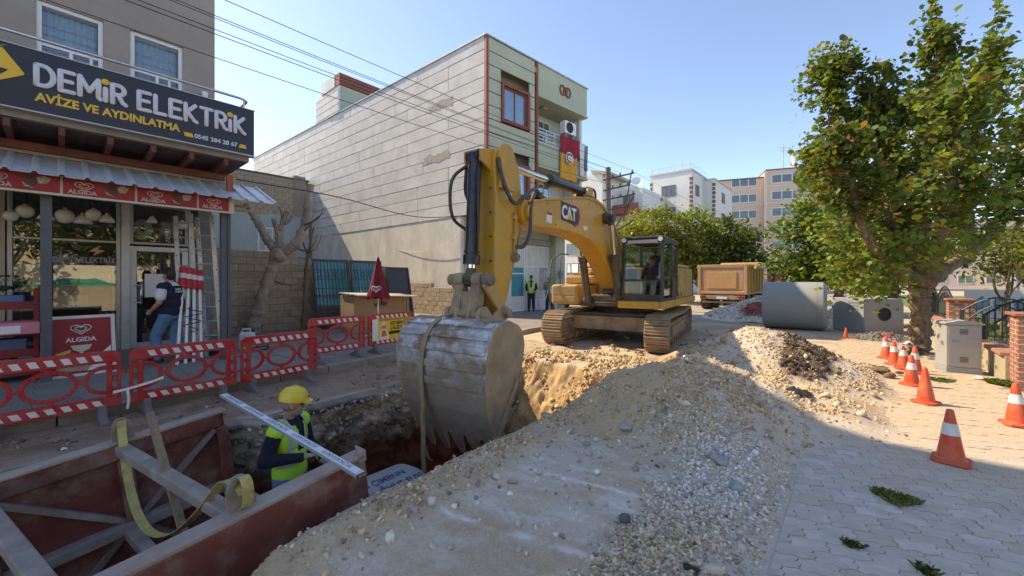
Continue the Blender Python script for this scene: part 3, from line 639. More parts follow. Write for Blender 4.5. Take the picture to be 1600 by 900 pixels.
MB().b2((-6, .10, -.30), (2.25, .16, .0)).build('fascia_board', m_cream2, aw)
m_pink = M('print_pale', (.55, .40, .33), .6)
def heart_logo(mb, cx, cz, s, y=-.001):
    for sc in (1.0, .55):
        pts = []
        for i in range(29):
            a = -math.pi*.92+2*math.pi*.92*i/28; hx = 16*math.sin(a)**3; hz = 13*math.cos(a)-5*math.cos(2*a)-2*math.cos(3*a)-math.cos(4*a)
            pts.append((cx+hx/16*s*sc*1.15, y, cz+hz/16*s*sc*.85))
        mb.tube(pts, s*.085, 6)
    return mb
for i, (a, b) in enumerate([(-3.26, -2.45), (-2.43, -1.62), (-1.60, -.79), (-.77, .035), (.065, .855), (.885, 1.675), (1.705, 2.16)]):
    ba = MB().b2((a, .085, -.265), (b, .098, -.012)).build('fascia_banner', m_banner, aw, bevel=.01, seg=2)
    w_ = min(b-a, .8); cx = a+.20
    heart_logo(MB(), cx+.02, -.12, .085, .083).build('heart_emblem', m_pink, ba, smooth=True)
    t_ = text_obj('banner_lettering', 'ALGIDA', .085, (cx-.15, .082, -.245), (R(90), 0, 0), m_pink, ba, .002, .003)
    if b-a > .6:
        MB().prism([(a+.43, -.06), (a+.52, -.04), (a+.62, -.06), (a+.60, -.17), (a+.52, -.22), (a+.46, -.16)], (0, .080, 0), (1, 0, 0), (0, 0, 1), (0, .004, 0)).build('cone_print', m_brown, ba)
        MB().prism([(a+.58, -.07), (a+.66, -.04), (a+.72, -.07), (a+.68, -.15), (a+.60, -.16)], (0, .078, 0), (1, 0, 0), (0, 0, 1), (0, .003, 0)).prism([(a+.44, -.15), (a+.50, -.2), (a+.56, -.235), (a+.47, -.215)], (0, .078, 0), (1, 0, 0), (0, 0, 1), (0, .003, 0)).build('nut_print', m_nut, ba)
for ch in list(aw.children):
    if ch.name.startswith('fascia'): ch.location = (0, .10, .045)
m_post = M('post_slate', (.085, .10, .12), .5, .2, var=.12, dirt=(.2, .18, .16), damt=.3)
MB().b2((-.16, .38, -3.07), (-.04, .50, -.02)).build('post', m_post, aw, bevel=.008)
MB().b2((2.08, .36, -3.07), (2.17, .50, -.02)).b2((2.18, .38, -3.07), (2.24, .48, -.02)).build('post', m_post, aw, bevel=.008)
MB().beam((-4, .45, -.16), (2.9, .45, -.13), .05, .05).beam((-4, .9, .02), (2.7, .9, .02), .05, .05).beam((2.1, .45, -.15), (2.1, 2.1, .25), .05, .06).beam((-.1, .45, -.15), (-.1, 2.1, .25), .05, .06).build('rafter', m_cream, aw)
MB().tube([(-1, .7, -.14), (.3, .72, -.15), (1.9, .7, -.12)], .02, 6).tube([(-.6, 1.1, -.10), (1.7, 1.1, -.16)], .015, 6).build('hanging_rail', m_steel, aw)
# ------------------------------------------------------------------ pale concrete building
m_panel = M('siding_panel', (.75, .75, .715), .85, var=.09, scale=1.3, dirt=(.40, .385, .35), damt=.45, dscale=.9, bump=.25, bscale=60, rnd=.05, coords='World')
m_groove = M('siding_groove', (.22, .195, .17), .9)
m_greenp = M('pale_green_plaster', (.47, .50, .38), .85, var=.07, scale=1.5, dirt=(.36, .37, .29), damt=.4, dscale=1.2, bump=.15, coords='World')
m_redtrim = M('brick_red_trim', (.27, .075, .05), .7, var=.12)
m_plast2 = M('stained_plaster', (.76, .745, .66), .9, var=.08, scale=1.2, dirt=(.42, .40, .34), damt=.6, dscale=.9, dthr=.55, bump=.3, bscale=20, coords='World', stretch=(1.6, 1.6, .7))
AX, AY = -11.4, 11.5; TH = math.atan2(.104, .9946); ex = V(.104, .9946, 0); nx_ = V(.9946, -.104, 0); RZF = R(90)-TH
bld = thing('concrete_building', 'pale three storey building with grooved side wall and red trim behind the excavator', 'building', (AX, AY, 0))
SX = -26.5; SDIR = V(-1, -.03, 0); ZT2 = 11.66; ZL = 4.42; LEN = 26.3
def part(mb, name, mat, **k): return mb.build(name, mat, bld, **k)
def fac(k, d, z): p = ex*k-nx_*d; return (p.x, p.y, z)      # along facade, inward, height (local)
# core walls (a few cm behind the panels)
core = MB(); a = SDIR*0+V(0, .05, 0); b = SDIR*LEN+V(0, .05, 0)
core.prism([(a.x, a.y), (b.x, b.y), (b.x, b.y+9), (-.9, 9)], (0, 0, ZL), (1, 0, 0), (0, 1, 0), (0, 0, ZT2-ZL-.02))
core2 = MB(); q0 = V(-1.52, .0, 0); q1 = SDIR*LEN
core2.prism([(q0.x, -.045), (q1.x, q1.y), (q1.x, q1.y+9), (-1.5+.104*6.8, 6.8), (-1.52, .02)], (0, 0, 0), (1, 0, 0), (0, 1, 0), (0, 0, ZL-.002))
part(core2, 'lower_wall', m_plast2)
# upper core: built as walls so that the balcony recesses stay open
uc = MB(); uc.prism([(a.x-.42, a.y+.02), (b.x, b.y), (b.x, b.y+7), (-.42+.104*2.95, 2.95)], (0, 0, ZL), (1, 0, 0), (0, 1, 0), (0, 0, ZT2-ZL-.03))
part(uc, 'upper_wall', m_groove)
pn = MB().box((0, 0, 0), (1, .05, .53)); p0 = part(pn, 'siding_panel', m_panel, bevel=.008, seg=1); first = True
ang = math.atan2(SDIR.y, SDIR.x)+math.pi; nr = 13; rh = (ZT2-ZL)/nr
for r_ in range(nr):
    x = 0.06
    while x < LEN-.2:
        w_ = min(random.choice((2.2, 3.0, 4.0, 5.2)), LEN-x); 
        if LEN-x-w_ < .8: w_ = LEN-x
        o = p0 if first else inst(p0, (0, 0, 0), None, bld); first = False
        c = SDIR*(x+w_/2); o.location = (c.x, c.y+random.uniform(-.004, .004), ZL+rh*(r_+.5)); o.scale = (w_-.005, 1, (rh-.024)/.53); o.rotation_euler = (0, 0, ang); x += w_
part(MB().beam((SDIR*LEN+V(0, .1, ZT2+.02)), (0.02, .1, ZT2+.02), .34, .06).beam(fac(0, .1, ZT2+.02), fac(6.85, .1, ZT2+.02), .30, .056), 'coping', M('coping_sheet', (.42, .42, .42), .5, .3))
# stains and broken render patches on the side wall
def patch(u0, u1, z0, z1, mat, name, jag=7, d=.034):
    pl = []; n = jag
    for i in range(n): pl.append((u0+(u1-u0)*i/n, z0+random.uniform(-.08, .08)))
    for i in range(n): pl.append((u1+random.uniform(-.08, .08), z0+(z1-z0)*i/n))
    for i in range(n): pl.append((u1-(u1-u0)*i/n, z1+random.uniform(-.08, .08)))
    for i in range(n): pl.append((u0+random.uniform(-.08, .08), z1-(z1-z0)*i/n))
    return part(MB().prism(pl, SDIR*0+V(0, -d, 0), SDIR, (0, 0, 1), (0, .012, 0)), name, mat)
m_raw = M('raw_render', (.46, .43, .38), .95, var=.3, scale=9, bump=.6, bscale=25); m_lime = M('lime_runs', (.74, .73, .68), .9, var=.15, scale=6)
patch(2.0, 3.6, 9.35, 9.75, m_raw, 'bare_patch'); patch(2.2, 4.0, 7.05, 7.40, m_raw, 'bare_patch')
lr = MB()
for i in range(16):
    u = random.uniform(2.1, 3.8); L_ = random.uniform(.3, 1.6)*(1 if 2.6 < u < 3.4 else .5); ww = random.uniform(.03, .14); lr.b2((-u-ww, -.036-.001*i, 7.05-L_), (-u, -.02, 7.1))
part(lr, 'lime_run', m_lime)
# facade
fp = MB(); fwin = (.80, 2.50, 8.35, 10.05)
for r_ in range(nr):
    z0 = ZL+rh*r_; z1 = z0+rh-.035
    segs = [(.10, 2.86)]
    for lo, hi in ((fwin[2], fwin[3]), (5.05, 6.75)):
        if z1 > lo and z0 < hi: segs = [(.10, fwin[0]), (fwin[1], 2.86)]
    for s0, s1 in segs:
        o = MB().box(((s0+s1)/2, .03, (z0+z1)/2), (s1-s0-.012, .06, z1-z0)).build('facade_panel', m_greenp, bld, bevel=.008, seg=1); o.rotation_euler = (0, 0, RZF)
for z0 in (8.35, 5.05):
    o = frame_mb(MB(), 1.70, 1.70, .14, .16).build('window_surround', m_redtrim, bld, bevel=.01); o.location = fac(.80, .11, z0) if 0 else fac(.80, -.07, z0); o.rotation_euler = (0, 0, RZF)
    window(bld, fac(.94, .04, z0+.14), RZF, 1.42, 1.42, m_redtrim, [(0, 0, .5, 1), (.5, 0, 1, 1)], t=.06, d=.06)
for k_ in (0.0, 2.95):
    o = MB().b2((-.02, -.06, ZL-.02), (.10, .10, ZT2)).build('pilaster', m_redtrim, bld, bevel=.01); o.location = fac(k_-.02, 0, 0); o.rotation_euler = (0, 0, RZF)
def FB(name, mat, a, b, **k):
    o = MB().b2((a[0], a[1], a[2]), (b[0], b[1], b[2])).build(name, mat, bld, **k); o.rotation_euler = (0, 0, RZF); return o
m_wh = M('balcony_white', (.62, .62, .57), .85, var=.06)
FB('parapet_band', m_greenp, (3.05, 0, 10.2), (6.80, 1.4, ZT2), bevel=.015)
FB('band_lip', m_greenp, (3.06, -.05, 10.12), (6.84, 1.35, 10.198), bevel=.01)
FB('balcony_parapet', m_greenp, (3.06, 0.005, 6.95), (6.80, .14, 8.1), bevel=.015)
FB('balcony_floor', m_wh, (3.06, .141, 7.75), (6.78, 1.4, 7.95))
FB('band_lip', m_greenp, (3.06, -.05, 6.87), (6.84, 1.35, 6.948), bevel=.01)
FB('balcony_parapet', m_greenp, (3.06, 0.005, 3.9), (6.80, .14, 4.95), bevel=.015)
FB('balcony_floor', m_wh, (3.06, .141, 4.5), (6.78, 1.4, 4.7))
FB('recess_wall', m_wh, (2.9, 1.401, ZL), (6.8, 1.6, ZT2-.05)); FB('recess_side', m_wh, (6.55, .30, ZL), (6.75, 1.40, 10.12)); 
for z0 in (7.96, 4.72):
    window(bld, fac(3.3, 1.36, z0), RZF, .8, 2.0, m_redtrim, [(0, 0, 1, .45), (0, .45, 1, 1)], t=.07, d=.06, name='balcony_door')
    window(bld, fac(4.5, 1.36, z0+.7), RZF, .9, 1.2, m_pvc, [(0, 0, .5, 1), (.5, 0, 1, 1)], t=.06, d=.06)
    rr_ = MB()
    for q_ in range(4): rr_.beam((3.1, .08, z0+.28+q_*.16), (6.75, .08, z0+.28+q_*.16), .03, .03)
    for q_ in range(7): rr_.beam((3.14+q_*.59, .08, z0+.14), (3.14+q_*.59, .08, z0+.78), .03, .03)
    o = rr_.build('balcony_rail', m_pvc, bld); o.rotation_euler = (0, 0, RZF)
for kx, kz in ((5.0, 10.95), (5.0, 7.45)):
    em = MB()
    for dx, r_ in ((-.22, .17), (0, .13), (.22, .17)):
        em.tube([(dx+r_*math.cos(q), -.02, r_*1.35*math.sin(q)) for q in np.linspace(0, 2*math.pi, 17)], .045, 6)
    o = em.build('red_ornament', m_redtrim, bld, smooth=True); o.location = fac(kx, 0, kz); o.rotation_euler = (0, 0, RZF)
FB('ceiling_lamp', m_cream, (4.0, .5, 10.02), (4.3, .8, 10.118), bevel=.03)
# ground floor shop front, set back under the upper storeys
GF = 1.42
FB('soffit', m_wh, (.02, -.0, ZL-.10), (6.8, 1.5, ZL-.022)); FB('green_pier', m_greenp, (-.02, GF, 0), (.75, GF+.3, ZL-.105), bevel=.01); FB('green_pier', m_greenp, (5.55, GF-.35, 0), (6.3, GF+.3, ZL-.105), bevel=.01)
FB('shop_lintel', m_wh, (.76, GF+.05, 3.62), (5.54, GF+.3, ZL-.105)); 
FB('shutter_box', M('shutter_metal', (.35, .35, .33), .5, .4, dirt=(.2, .16, .12), damt=.5), (2.4, GF-.14, 3.42), (5.5, GF+.1, 3.72), bevel=.04)
m_teal = M('poster_teal', (.03, .26, .31), .5, var=.25, scale=2); m_skin_print = M('poster_portrait', (.50, .44, .40), .6, var=.3, scale=3)
gw = window(bld, fac(.8, GF+.06, .12), RZF, 2.9, 3.4, m_pvc, [(0, 0, .33, .55), (.33, 0, .66, .55), (.66, 0, 1, .55), (0, .55, .5, 1), (.5, .55, 1, 1)], t=.09, d=.09, name='shop_window', curtain=False)
gd = window(bld, fac(3.78, GF+.06, .12), RZF, 1.7, 3.3, m_pvc, [(0, 0, .5, .2), (.5, 0, 1, .2), (0, .2, .5, .68), (.5, .2, 1, .68), (0, .68, .5, 1), (.5, .68, 1, 1)], t=.09, d=.09, name='shop_door', curtain=False)
FB('shop_backing', M('shop_dim', (.16, .17, .18), .9), (.8, GF+.7, .1), (5.5, GF+.75, 3.6))
MB().b2((2.0, .01, .75), (2.8, .035, 2.15)).build('poster', m_teal, gw); MB().b2((.15, .01, .5), (1.7, .035, 1.9)).build('poster', M('poster_white', (.6, .62, .62), .5, var=.2, scale=2), gw)
MB().b2((.95, .01, 1.0), (1.58, .035, 2.2)).build('poster', m_skin_print, gd); MB().b2((.12, .01, .12), (.8, .03, .62)).b2((.95, .01, .12), (1.58, .03, .62)).build('kick_panel', m_pvc, gd)
FB('meter_box', M('meter_blue', (.20, .27, .33), .5), (5.75, GF-.47, 1.75), (6.0, GF-.352, 2.15), bevel=.01)
# stair tower
m_tower = m_panel
tw = MB(); tw.b2((-15.0, -.48, ZT2), (-11.9, 4.2, 13.1)); tw.b2((-14.9, -.42, 13.1), (-11.92, 4.15, 13.32)); part(tw, 'stair_tower', m_tower)
part(MB().b2((-14.2, -.46, 13.32), (-11.8, 4.2, 14.0)), 'tower_parapet', m_redtrim); part(MB().b2((-14.22, -.48, 13.32), (-12.4, -.461, 14.02)), 'tower_face', m_panel)
part(MB().b2((-11.895, -.3, ZT2), (-11.86, 4.0, 13.2)), 'tower_side', m_greenp); part(MB().b2((-11.85, 1.5, 12.0), (-11.82, 3.0, 12.9)), 'tower_window', m_glass_far)
for i in range(4): part(MB().b2((-15.0, -.485, 11.75+i*.42), (-11.9, -.481, 11.78+i*.42)), 'groove', m_groove)
# things on the building
ac = thing('air_conditioner', 'white air conditioner unit mounted on the upper balcony of the pale building', 'air conditioner', tuple(V(*fac(5.3, .3, 9.05))+V(AX, AY, 0)), RZF)
MB().b2((-.1, -.15, 0), (.78, .2, .62)).build('casing', m_pvc, ac, bevel=.02); gr_ = MB()
for r_ in (.07, .14, .21, .26): gr_.tube([(.26+r_*math.cos(q), -.17, .31+r_*math.sin(q)) for q in np.linspace(0, 2*math.pi, 21)], .008, 5)
gr_.build('fan_grille', M('ac_grey', (.12, .12, .12), .6), ac); MB().cyl((.26, -.152, .31), (.26, -.14, .31), .27, n=20).build('fan_opening', m_dark, ac); MB().b2((0, -.1, -.25), (.05, .2, -.005)).b2((.6, -.1, -.25), (.65, .2, -.005)).build('bracket', m_steel, ac)
def cloth(name, w, h, mat, parent, n=18, amp=.05, drop=.0, k=3.1, ph=0):
    mb = MB(); mb.grid((0, 0, 0), (w, 0, 0), (0, 0, -h), n, n, lambda p, a, b: p+V(0, -amp*b*math.sin(a*k*4+ph)-amp*.5*math.sin(a*9+b*2), -drop*a*b)); o = mb.build(name, mat, parent, smooth=True); o.modifiers.new('thick', 'SOLIDIFY').thickness = .006; return o
fl = thing('hanging_flag', 'red and yellow flag with a round emblem hanging from the balcony rail', 'flag', tuple(V(*fac(4.55, -.06, 8.72))+V(AX, AY, 0)), RZF)
m_fr = M('flag_red', (.33, .008, .03), .8, var=.1); m_fy = M('flag_yellow', (.72, .34, .04), .8, var=.08)
cloth('red_half', 1.55, .98, m_fr, fl); q_ = MB(); q_.grid((0, -.03, -.86), (1.3, 0, 0), (0, 0, -1.25), 14, 14, lambda p, a, b: p+V(-.03*b, -.05*math.sin(a*12.4)*(.5+.5*b), -.04*a)); o = q_.build('yellow_half', m_fy, fl, smooth=True); o.modifiers.new('thick', 'SOLIDIFY').thickness = .006
MB().cyl((.62, -.10, -1.05), (.62, -.095, -1.05), .30, n=24).build('emblem', m_white, fl); em = MB(); em.tube([(.62+.19*math.cos(q), -.108, -1.05+.21*math.sin(q)) for q in np.linspace(.6, 5.4, 15)], .03, 6); em.b2((.60, -.112, -1.10), (.72, -.10, -1.06)); em.build('emblem_mark', m_fr, fl)
wb = thing('hanging_blanket', 'white and grey blanket hanging beside the flag on the balcony rail', 'blanket', tuple(V(*fac(6.1, -.05, 8.70))+V(AX, AY, 0)), RZF)
cloth('white_cloth', .42, 1.75, m_white, wb, 10, .04); o = cloth('grey_cloth', .3, 1.3, M('cloth_grey', (.2, .23, .27), .9), wb, 10, .04); o.location = (.40, 0, -.05)
# ------------------------------------------------------------------ blue house with raw block parapet
m_blue = M('pale_blue_plaster', (.40, .52, .55), .9, var=.08, scale=1.2, dirt=(.30, .36, .37), damt=.4, dscale=1.1, bump=.15, coords='World')
m_block = M('raw_block', (.46, .40, .31), .92, var=.14, scale=6, dirt=(.30, .24, .17), damt=.5, dscale=2, bump=.3, bscale=40, coords='World')
hs_ = thing('block_house', 'light blue house with raw block upper storey beside the pale building', 'house', (-27, 0, 0))
MB().b2((-9, -4, 0), (0, 10.84, 5.7)).build('wall', m_blue, hs_)
MB().b2((-8.9, -4, 5.7), (-.06, 10.80, 8.05)).build('upper_wall', M('mortar_joint', (.25, .21, .16), .95), hs_)
MB().b2((-9, -4, 8.05), (.05, 10.85, 8.13)).build('roof_edge', M('roof_edge_grey', (.16, .14, .13), .9), hs_)
bk = MB(); rr = 10
for r_ in range(rr):
    y = 10.80-(.2 if r_ % 2 else 0)
    while y > 1.5: bk.b2((-.05, max(y-.385, 1.5), 5.71+r_*.233), (0.0+random.uniform(-.006, .008), y, 5.71+r_*.233+.222)); y -= .40
tag(bk.build('block', m_block, hs_), kind='stuff')
MB().b2((-.3, 9.9, 5.69), (.03, 10.6, 8.3)).build('corner_column', M('grey_column', (.33, .29, .24), .95, bump=.4), hs_)
for (y, z) in ((4.4, 4.2), (7.9, 4.0)):
    window(hs_, (.01, y, z-.6), RZ, 1.2, 1.45, m_pvc, [(0, 0, .33, 1), (.33, 0, .67, 1), (.67, 0, 1, 1)], t=.08, d=.08)
# ------------------------------------------------------------------ excavator (local x forward, y to its left)
m_cy = M('machine_yellow', (.60, .305, .018), .38, var=.07, scale=1.5, dirt=(.36, .26, .14), damt=.7, dscale=1.9, dthr=.56, bump=.06, bscale=30)
m_cyd = M('dusty_yellow', (.52, .31, .07), .55, var=.1, scale=2, dirt=(.38, .29, .17), damt=.75, dscale=2.0, dthr=.5, bump=.1, bscale=30)
m_mud = M('muddy_steel', (.20, .16, .125), .75, .3, var=.3, scale=4, dirt=(.44, .33, .21), damt=.9, dscale=2.6, dthr=.47, bump=.5, bscale=18, rnd=.15)
m_dks = M('dark_steel', (.05, .045, .042), .5, .5, var=.25, dirt=(.26, .20, .14), damt=.5, dscale=4)
m_navy = M('cylinder_navy', (.012, .018, .035), .3, .3, var=.1, dirt=(.2, .17, .14), damt=.25, dscale=5)
m_chrome = M('chrome_rod', (.75, .73, .70), .12, 1., var=.04)
m_hose = M('hydraulic_hose', (.03, .03, .032), .45, var=.2, dirt=(.25, .2, .15), damt=.35, dscale=6)
m_bucket = M('worn_bucket_steel', (.50, .53, .57), .34, .55, var=.35, scale=7, dirt=(.30, .215, .14), damt=.95, dscale=2.6, dthr=.52, dsoft=.07, bump=.35, bscale=22, stretch=(1, 1, 1.6))
def mud_low(m, z0, z1, amt):
    "dried mud caked on the lower part of the piece"
    n = m.node_tree.nodes; L = m.node_tree.links; b = n['Principled BSDF']; src = b.inputs['Base Color'].links[0].from_socket
    tc = n.new('ShaderNodeTexCoord'); sx = n.new('ShaderNodeSeparateXYZ'); L.new(tc.outputs['Object'], sx.inputs[0]); t = n.new('ShaderNodeTexNoise'); t.inputs['Scale'].default_value = 5; t.inputs['Detail'].default_value = 8; t.inputs['Roughness'].default_value = .7; L.new(tc.outputs['Object'], t.inputs['Vector'])
    ma = n.new('ShaderNodeMath'); ma.operation = 'MULTIPLY_ADD'; L.new(t.outputs['Fac'], ma.inputs[0]); ma.inputs[1].default_value = 1.6; L.new(sx.outputs['Z'], ma.inputs[2])
    mr = n.new('ShaderNodeMapRange'); mr.inputs[1].default_value = z0+.8; mr.inputs[2].default_value = z1+.8; mr.inputs[3].default_value = 0; mr.inputs[4].default_value = amt; L.new(ma.outputs[0], mr.inputs[0])
    mx = n.new('ShaderNodeMix'); mx.data_type = 'RGBA'; L.new(mr.outputs[0], mx.inputs[0]); L.new(src, mx.inputs[6]); mx.inputs[7].default_value = (.27, .20, .14, 1); L.new(mx.outputs[2], b.inputs['Base Color'])
    m2 = n.new('ShaderNodeMapRange'); m2.inputs[1].default_value = 0; m2.inputs[2].default_value = amt; m2.inputs[3].default_value = .5; m2.inputs[4].default_value = 0; L.new(mr.outputs[0], m2.inputs[0]); L.new(m2.outputs[0], b.inputs['Metallic'])
mud_low(m_bucket, .85, .35, .85)
m_bmud = M('bucket_mud', (.40, .265, .15), .9, var=.3, scale=4, dirt=(.33, .31, .29), damt=.35, dscale=3, bump=.7, bscale=16)
EXR = R(-82)
exc = thing('excavator', 'big yellow tracked excavator reaching its steel bucket into the trench', 'excavator', (-5.05, 10.75, 0.0), EXR)
def X(mb, name, mat, parent=exc, **k): return mb.build(name, mat, parent, **k)
# tracks
URZ = R(3)
shoe = MB(); shoe.b2((-.095, -.27, -.012), (.095, .27, .022)); shoe.b2((-.085, -.268, .022), (-.06, .268, .052)); shoe.b2((-.01, -.268, .022), (.015, .268, .045)); shoe.b2((.06, -.268, .022), (.08, .268, .04))
m_shoe = M('track_shoe_steel', (.30, .22, .15), .6, .4, var=.3, scale=6, dirt=(.44, .31, .19), damt=.85, dscale=4, dthr=.46, bump=.5, bscale=30, rnd=.18)
sh0 = X(shoe, 'track_shoe', m_shoe); first = True
HL, RR, ZC = 1.92, .385, .435; per = 4*HL+2*math.pi*RR; NS = 50
for sd_ in (-1, 1):
    tf = X(MB().b2((-1.95, -.16, .22), (1.95, .16, .62)).b2((-1.2, -.21, .3), (1.3, .21, .55)), 'track_frame', m_mud, bevel=.03)
    tf.location = (0, sd_*1.27, 0); tf.rotation_euler = (0, 0, URZ); m_ = Matrix.Rotation(URZ, 3, 'Z'); tf.location = m_ @ V(0, sd_*1.27, 0)
    MB().cyl((0, -.12, 0), (0, .12, 0), .34, n=20).cyl((0, -.17, 0), (0, .17, 0), .16, n=16).build('idler', m_mud, tf, smooth=40, bevel=.02).location = (HL, 0, ZC)
    sp = MB().cyl((0, -.11, 0), (0, .11, 0), .29, n=20).cyl((0, -.18, 0), (0, .18, 0), .2, n=16)
    for i in range(14): a = 2*math.pi*i/14; sp.box((.31*math.cos(a), 0, .31*math.sin(a)), (.08, .1, .08), (0, -a, 0))
    sp.build('sprocket', m_mud, tf).location = (-HL, 0, ZC)
    for i in range(8): MB().cyl((0, -.17, 0), (0, .17, 0), .085, n=14).build('roller', m_mud, tf, smooth=40).location = (-1.5+i*.43, 0, .17)
    for i in range(2): MB().cyl((0, -.12, 0), (0, .12, 0), .07, n=12).build('carrier_roller', m_mud, tf, smooth=40).location = (-.7+i*1.4, 0, .72)
    for i in range(NS):
        d = per*(i+.5)/NS
        if d < 2*HL: x, z, a = -HL+d, ZC+RR, 0
        elif d < 2*HL+math.pi*RR: a = (d-2*HL)/RR; x, z = HL+RR*math.sin(a), ZC+RR*math.cos(a)
        elif d < 4*HL+math.pi*RR: x, z, a = HL-(d-2*HL-math.pi*RR), ZC-RR, math.pi
        else: a = math.pi+(d-4*HL-math.pi*RR)/RR; x, z = -HL+RR*math.sin(a), ZC+RR*math.cos(a)
        if a == 0: z -= .035*math.sin(math.pi*(x+HL)/(2*HL))**2
        o = sh0 if first else inst(sh0, (0, 0, 0), None, exc); first = False
        o.location = m_ @ V(x, sd_*1.27, z); o.rotation_euler = (Matrix.Rotation(URZ, 3, 'Z') @ Matrix.Rotation(a, 3, 'Y')).to_euler()
cb = X(MB().prism([(-1.1, .40), (1.1, .40), (.9, .78), (-.9, .78)], (0, -1.12, 0), (1, 0, 0), (0, 0, 1), (0, 2.24, 0)).b2((.55, -1.1, .36), (1.25, 1.1, .72)), 'carbody', m_mud, bevel=.02); cb.rotation_euler = (0, 0, URZ)
X(MB().cyl((0, 0, .78), (0, 0, .985), .74, n=40), 'slew_ring', m_dks, smooth=40)
te = MB()
for i in range(72): a = 2*math.pi*i/72; te.box((.77*math.cos(a), .77*math.sin(a), .87), (.05, .035, .11), (0, 0, a))
tag(X(te, 'slew_tooth', m_dks), kind='stuff')
# upper deck
X(MB().b2((-2.2, -1.42, .99), (1.5, 1.42, 1.11)), 'deck', m_dks, bevel=.02)
X(MB().b2((-2.45, 1.38, 1.0), (1.93, 1.50, 1.175)).b2((1.86, .42, 1.0), (1.95, 1.38, 1.175)), 'side_skirt', m_cy, bevel=.025)
X(MB().b2((-2.45, -1.50, 1.0), (.2, -1.38, 1.175)), 'side_skirt', m_cy, bevel=.025)
tb = X(MB().b2((.25, -1.50, 1.02), (1.72, -.72, 1.55)), 'toolbox', m_cyd, bevel=.07, seg=3)
MB().b2((1.715, -1.40, 1.10), (1.735, -.80, 1.24)).b2((1.715, -1.42, 1.28), (1.73, -.78, 1.50)).build('box_lid', m_cyd, tb, bevel=.012)
X(MB().tube([(1.78, -1.5, .98), (1.80, -1.52, 1.5), (1.66, -1.50, 2.22), (1.35, -1.40, 2.40), (.9, -1.35, 2.40)], .019, 8).tube([(1.2, -1.48, 1.5), (1.2, -1.46, 2.36)], .016, 6), 'handrail', m_dks, smooth=True)
X(MB().b2((.2, -1.45, 1.56), (.95, -.6, 1.80)).b2((.25, -1.38, 1.80), (.6, -.8, 1.92)), 'tank', m_cyd, bevel=.06)
mi = X(MB().b2((1.0, -1.35, 1.86), (1.04, -.98, 2.14)), 'mirror', m_dks, bevel=.02); MB().b2((1.042, -1.33, 1.88), (1.046, -1.0, 2.12)).build('mirror_glass', m_chrome, mi)
# engine house and counterweight
X(MB().b2((-2.35, -1.42, 1.12), (.28, 1.40, 2.02)), 'engine_house', m_cyd, bevel=.06, seg=3)
X(MB().b2((-2.30, -1.38, 2.02), (.20, 1.36, 2.12)), 'hood', m_cyd, bevel=.05, seg=3)
cw = MB(); cw.prism([(-2.36, -1.40), (-2.36, 1.40), (-2.70, 1.25), (-2.88, .6), (-2.90, -.6), (-2.70, -1.25)], (0, 0, 1.02), (1, 0, 0), (0, 1, 0), (0, 0, 1.02)); X(cw, 'counterweight', m_cy, bevel=.06)
pnl = X(MB().b2((-2.28, 1.40, 1.2), (-.95, 1.435, 2.0)), 'side_panel', m_cyd, bevel=.03); 
for i in range(8): MB().b2((-2.2, 1.434, 1.28+i*.085), (-1.05, 1.444, 1.32+i*.085)).build('louvre', m_cyd, pnl)
p2_ = X(MB().b2((-.90, 1.40, 1.2), (.22, 1.43, 2.0)), 'side_panel', m_cyd, bevel=.03); MB().b2((-.1, 1.43, 1.22), (0, 1.442, 1.34)).b2((-.5, 1.43, 1.22), (-.4, 1.442, 1.34)).build('latch', m_dks, p2_); MB().cyl((-.25, 1.43, 1.66), (-.25, 1.45, 1.66), .16, n=20).build('round_cap', m_cyd, p2_, bevel=.01)
X(MB().cyl((.10, 1.22, 2.02), (.10, 1.22, 2.2), .12, .11, 16).sphere((.10, 1.22, 2.2), .12, 14, 8, (1, 1, .5)), 'air_intake', m_cyd, smooth=40)
X(MB().cyl((-1.6, -.8, 2.1), (-1.6, -.8, 2.45), .06, n=12), 'exhaust', m_dks, smooth=40)
# cab
m_cab = M('cab_black', (.009, .010, .012), .35, var=.1, dirt=(.22, .19, .15), damt=.3, dscale=3)
cx0, cx1, cy0, cy1, cz0, cz1 = .22, 1.90, .53, 1.43, 1.18, 2.60
cab = X(MB().b2((cx0, cy0, cz0-.01), (cx1, cy1, cz0+.06)), 'cab', m_cab, bevel=.01)
fr = MB(); W_ = .075
for (x, y) in ((cx1-.05, cy0), (cx1-.05, cy1), (cx0, cy0), (cx0, cy1), (.85, cy1)): fr.beam((x, y, cz0+.06), (x-(.06 if x > 1 else 0), y, cz1), W_, W_, (1, 0, 0))
for y in (cy0, cy1): fr.beam((cx0, y, cz1), (cx1-.11, y, cz1), W_, .07)
for x in (cx0, cx1-.11): fr.beam((x, cy0, cz1), (x, cy1, cz1), W_, .07)
fr.beam((cx1-.05, cy0, 1.66), (cx1-.05, cy1, 1.66), .03, .045); fr.beam((cx0, cy1, 1.72), (cx1-.07, cy1, 1.72), .04, .05); fr.beam((cx1-.04, cy0, 1.27), (cx1-.04, cy1, 1.27), .05, .12)
fr.build('cab_frame', m_cab, cab, bevel=.012)
MB().b2((cx0-.03, cy0-.03, cz1+.036), (cx1-.04, cy1+.03, cz1+.10)).build('roof', m_cab, cab, bevel=.04, seg=3)
MB().b2((cx1-.10, cy0+.1, cz1-.06), (cx1-.05, cy1-.1, cz1+.02)).build('sun_visor', M('visor_grey', (.42, .41, .40), .6), cab, bevel=.01)
for y in (cy0+.03, cy1-.03): MB().cyl((cx1-.05, y, cz1+.02), (cx1-.0, y, cz1+.02), .05, .055, 14).build('work_light', M('lamp_glass', (.8, .8, .78), .15), cab, smooth=40)
m_cg = glass('cab_glass', (.72, .82, .80), .03, .02, .5)
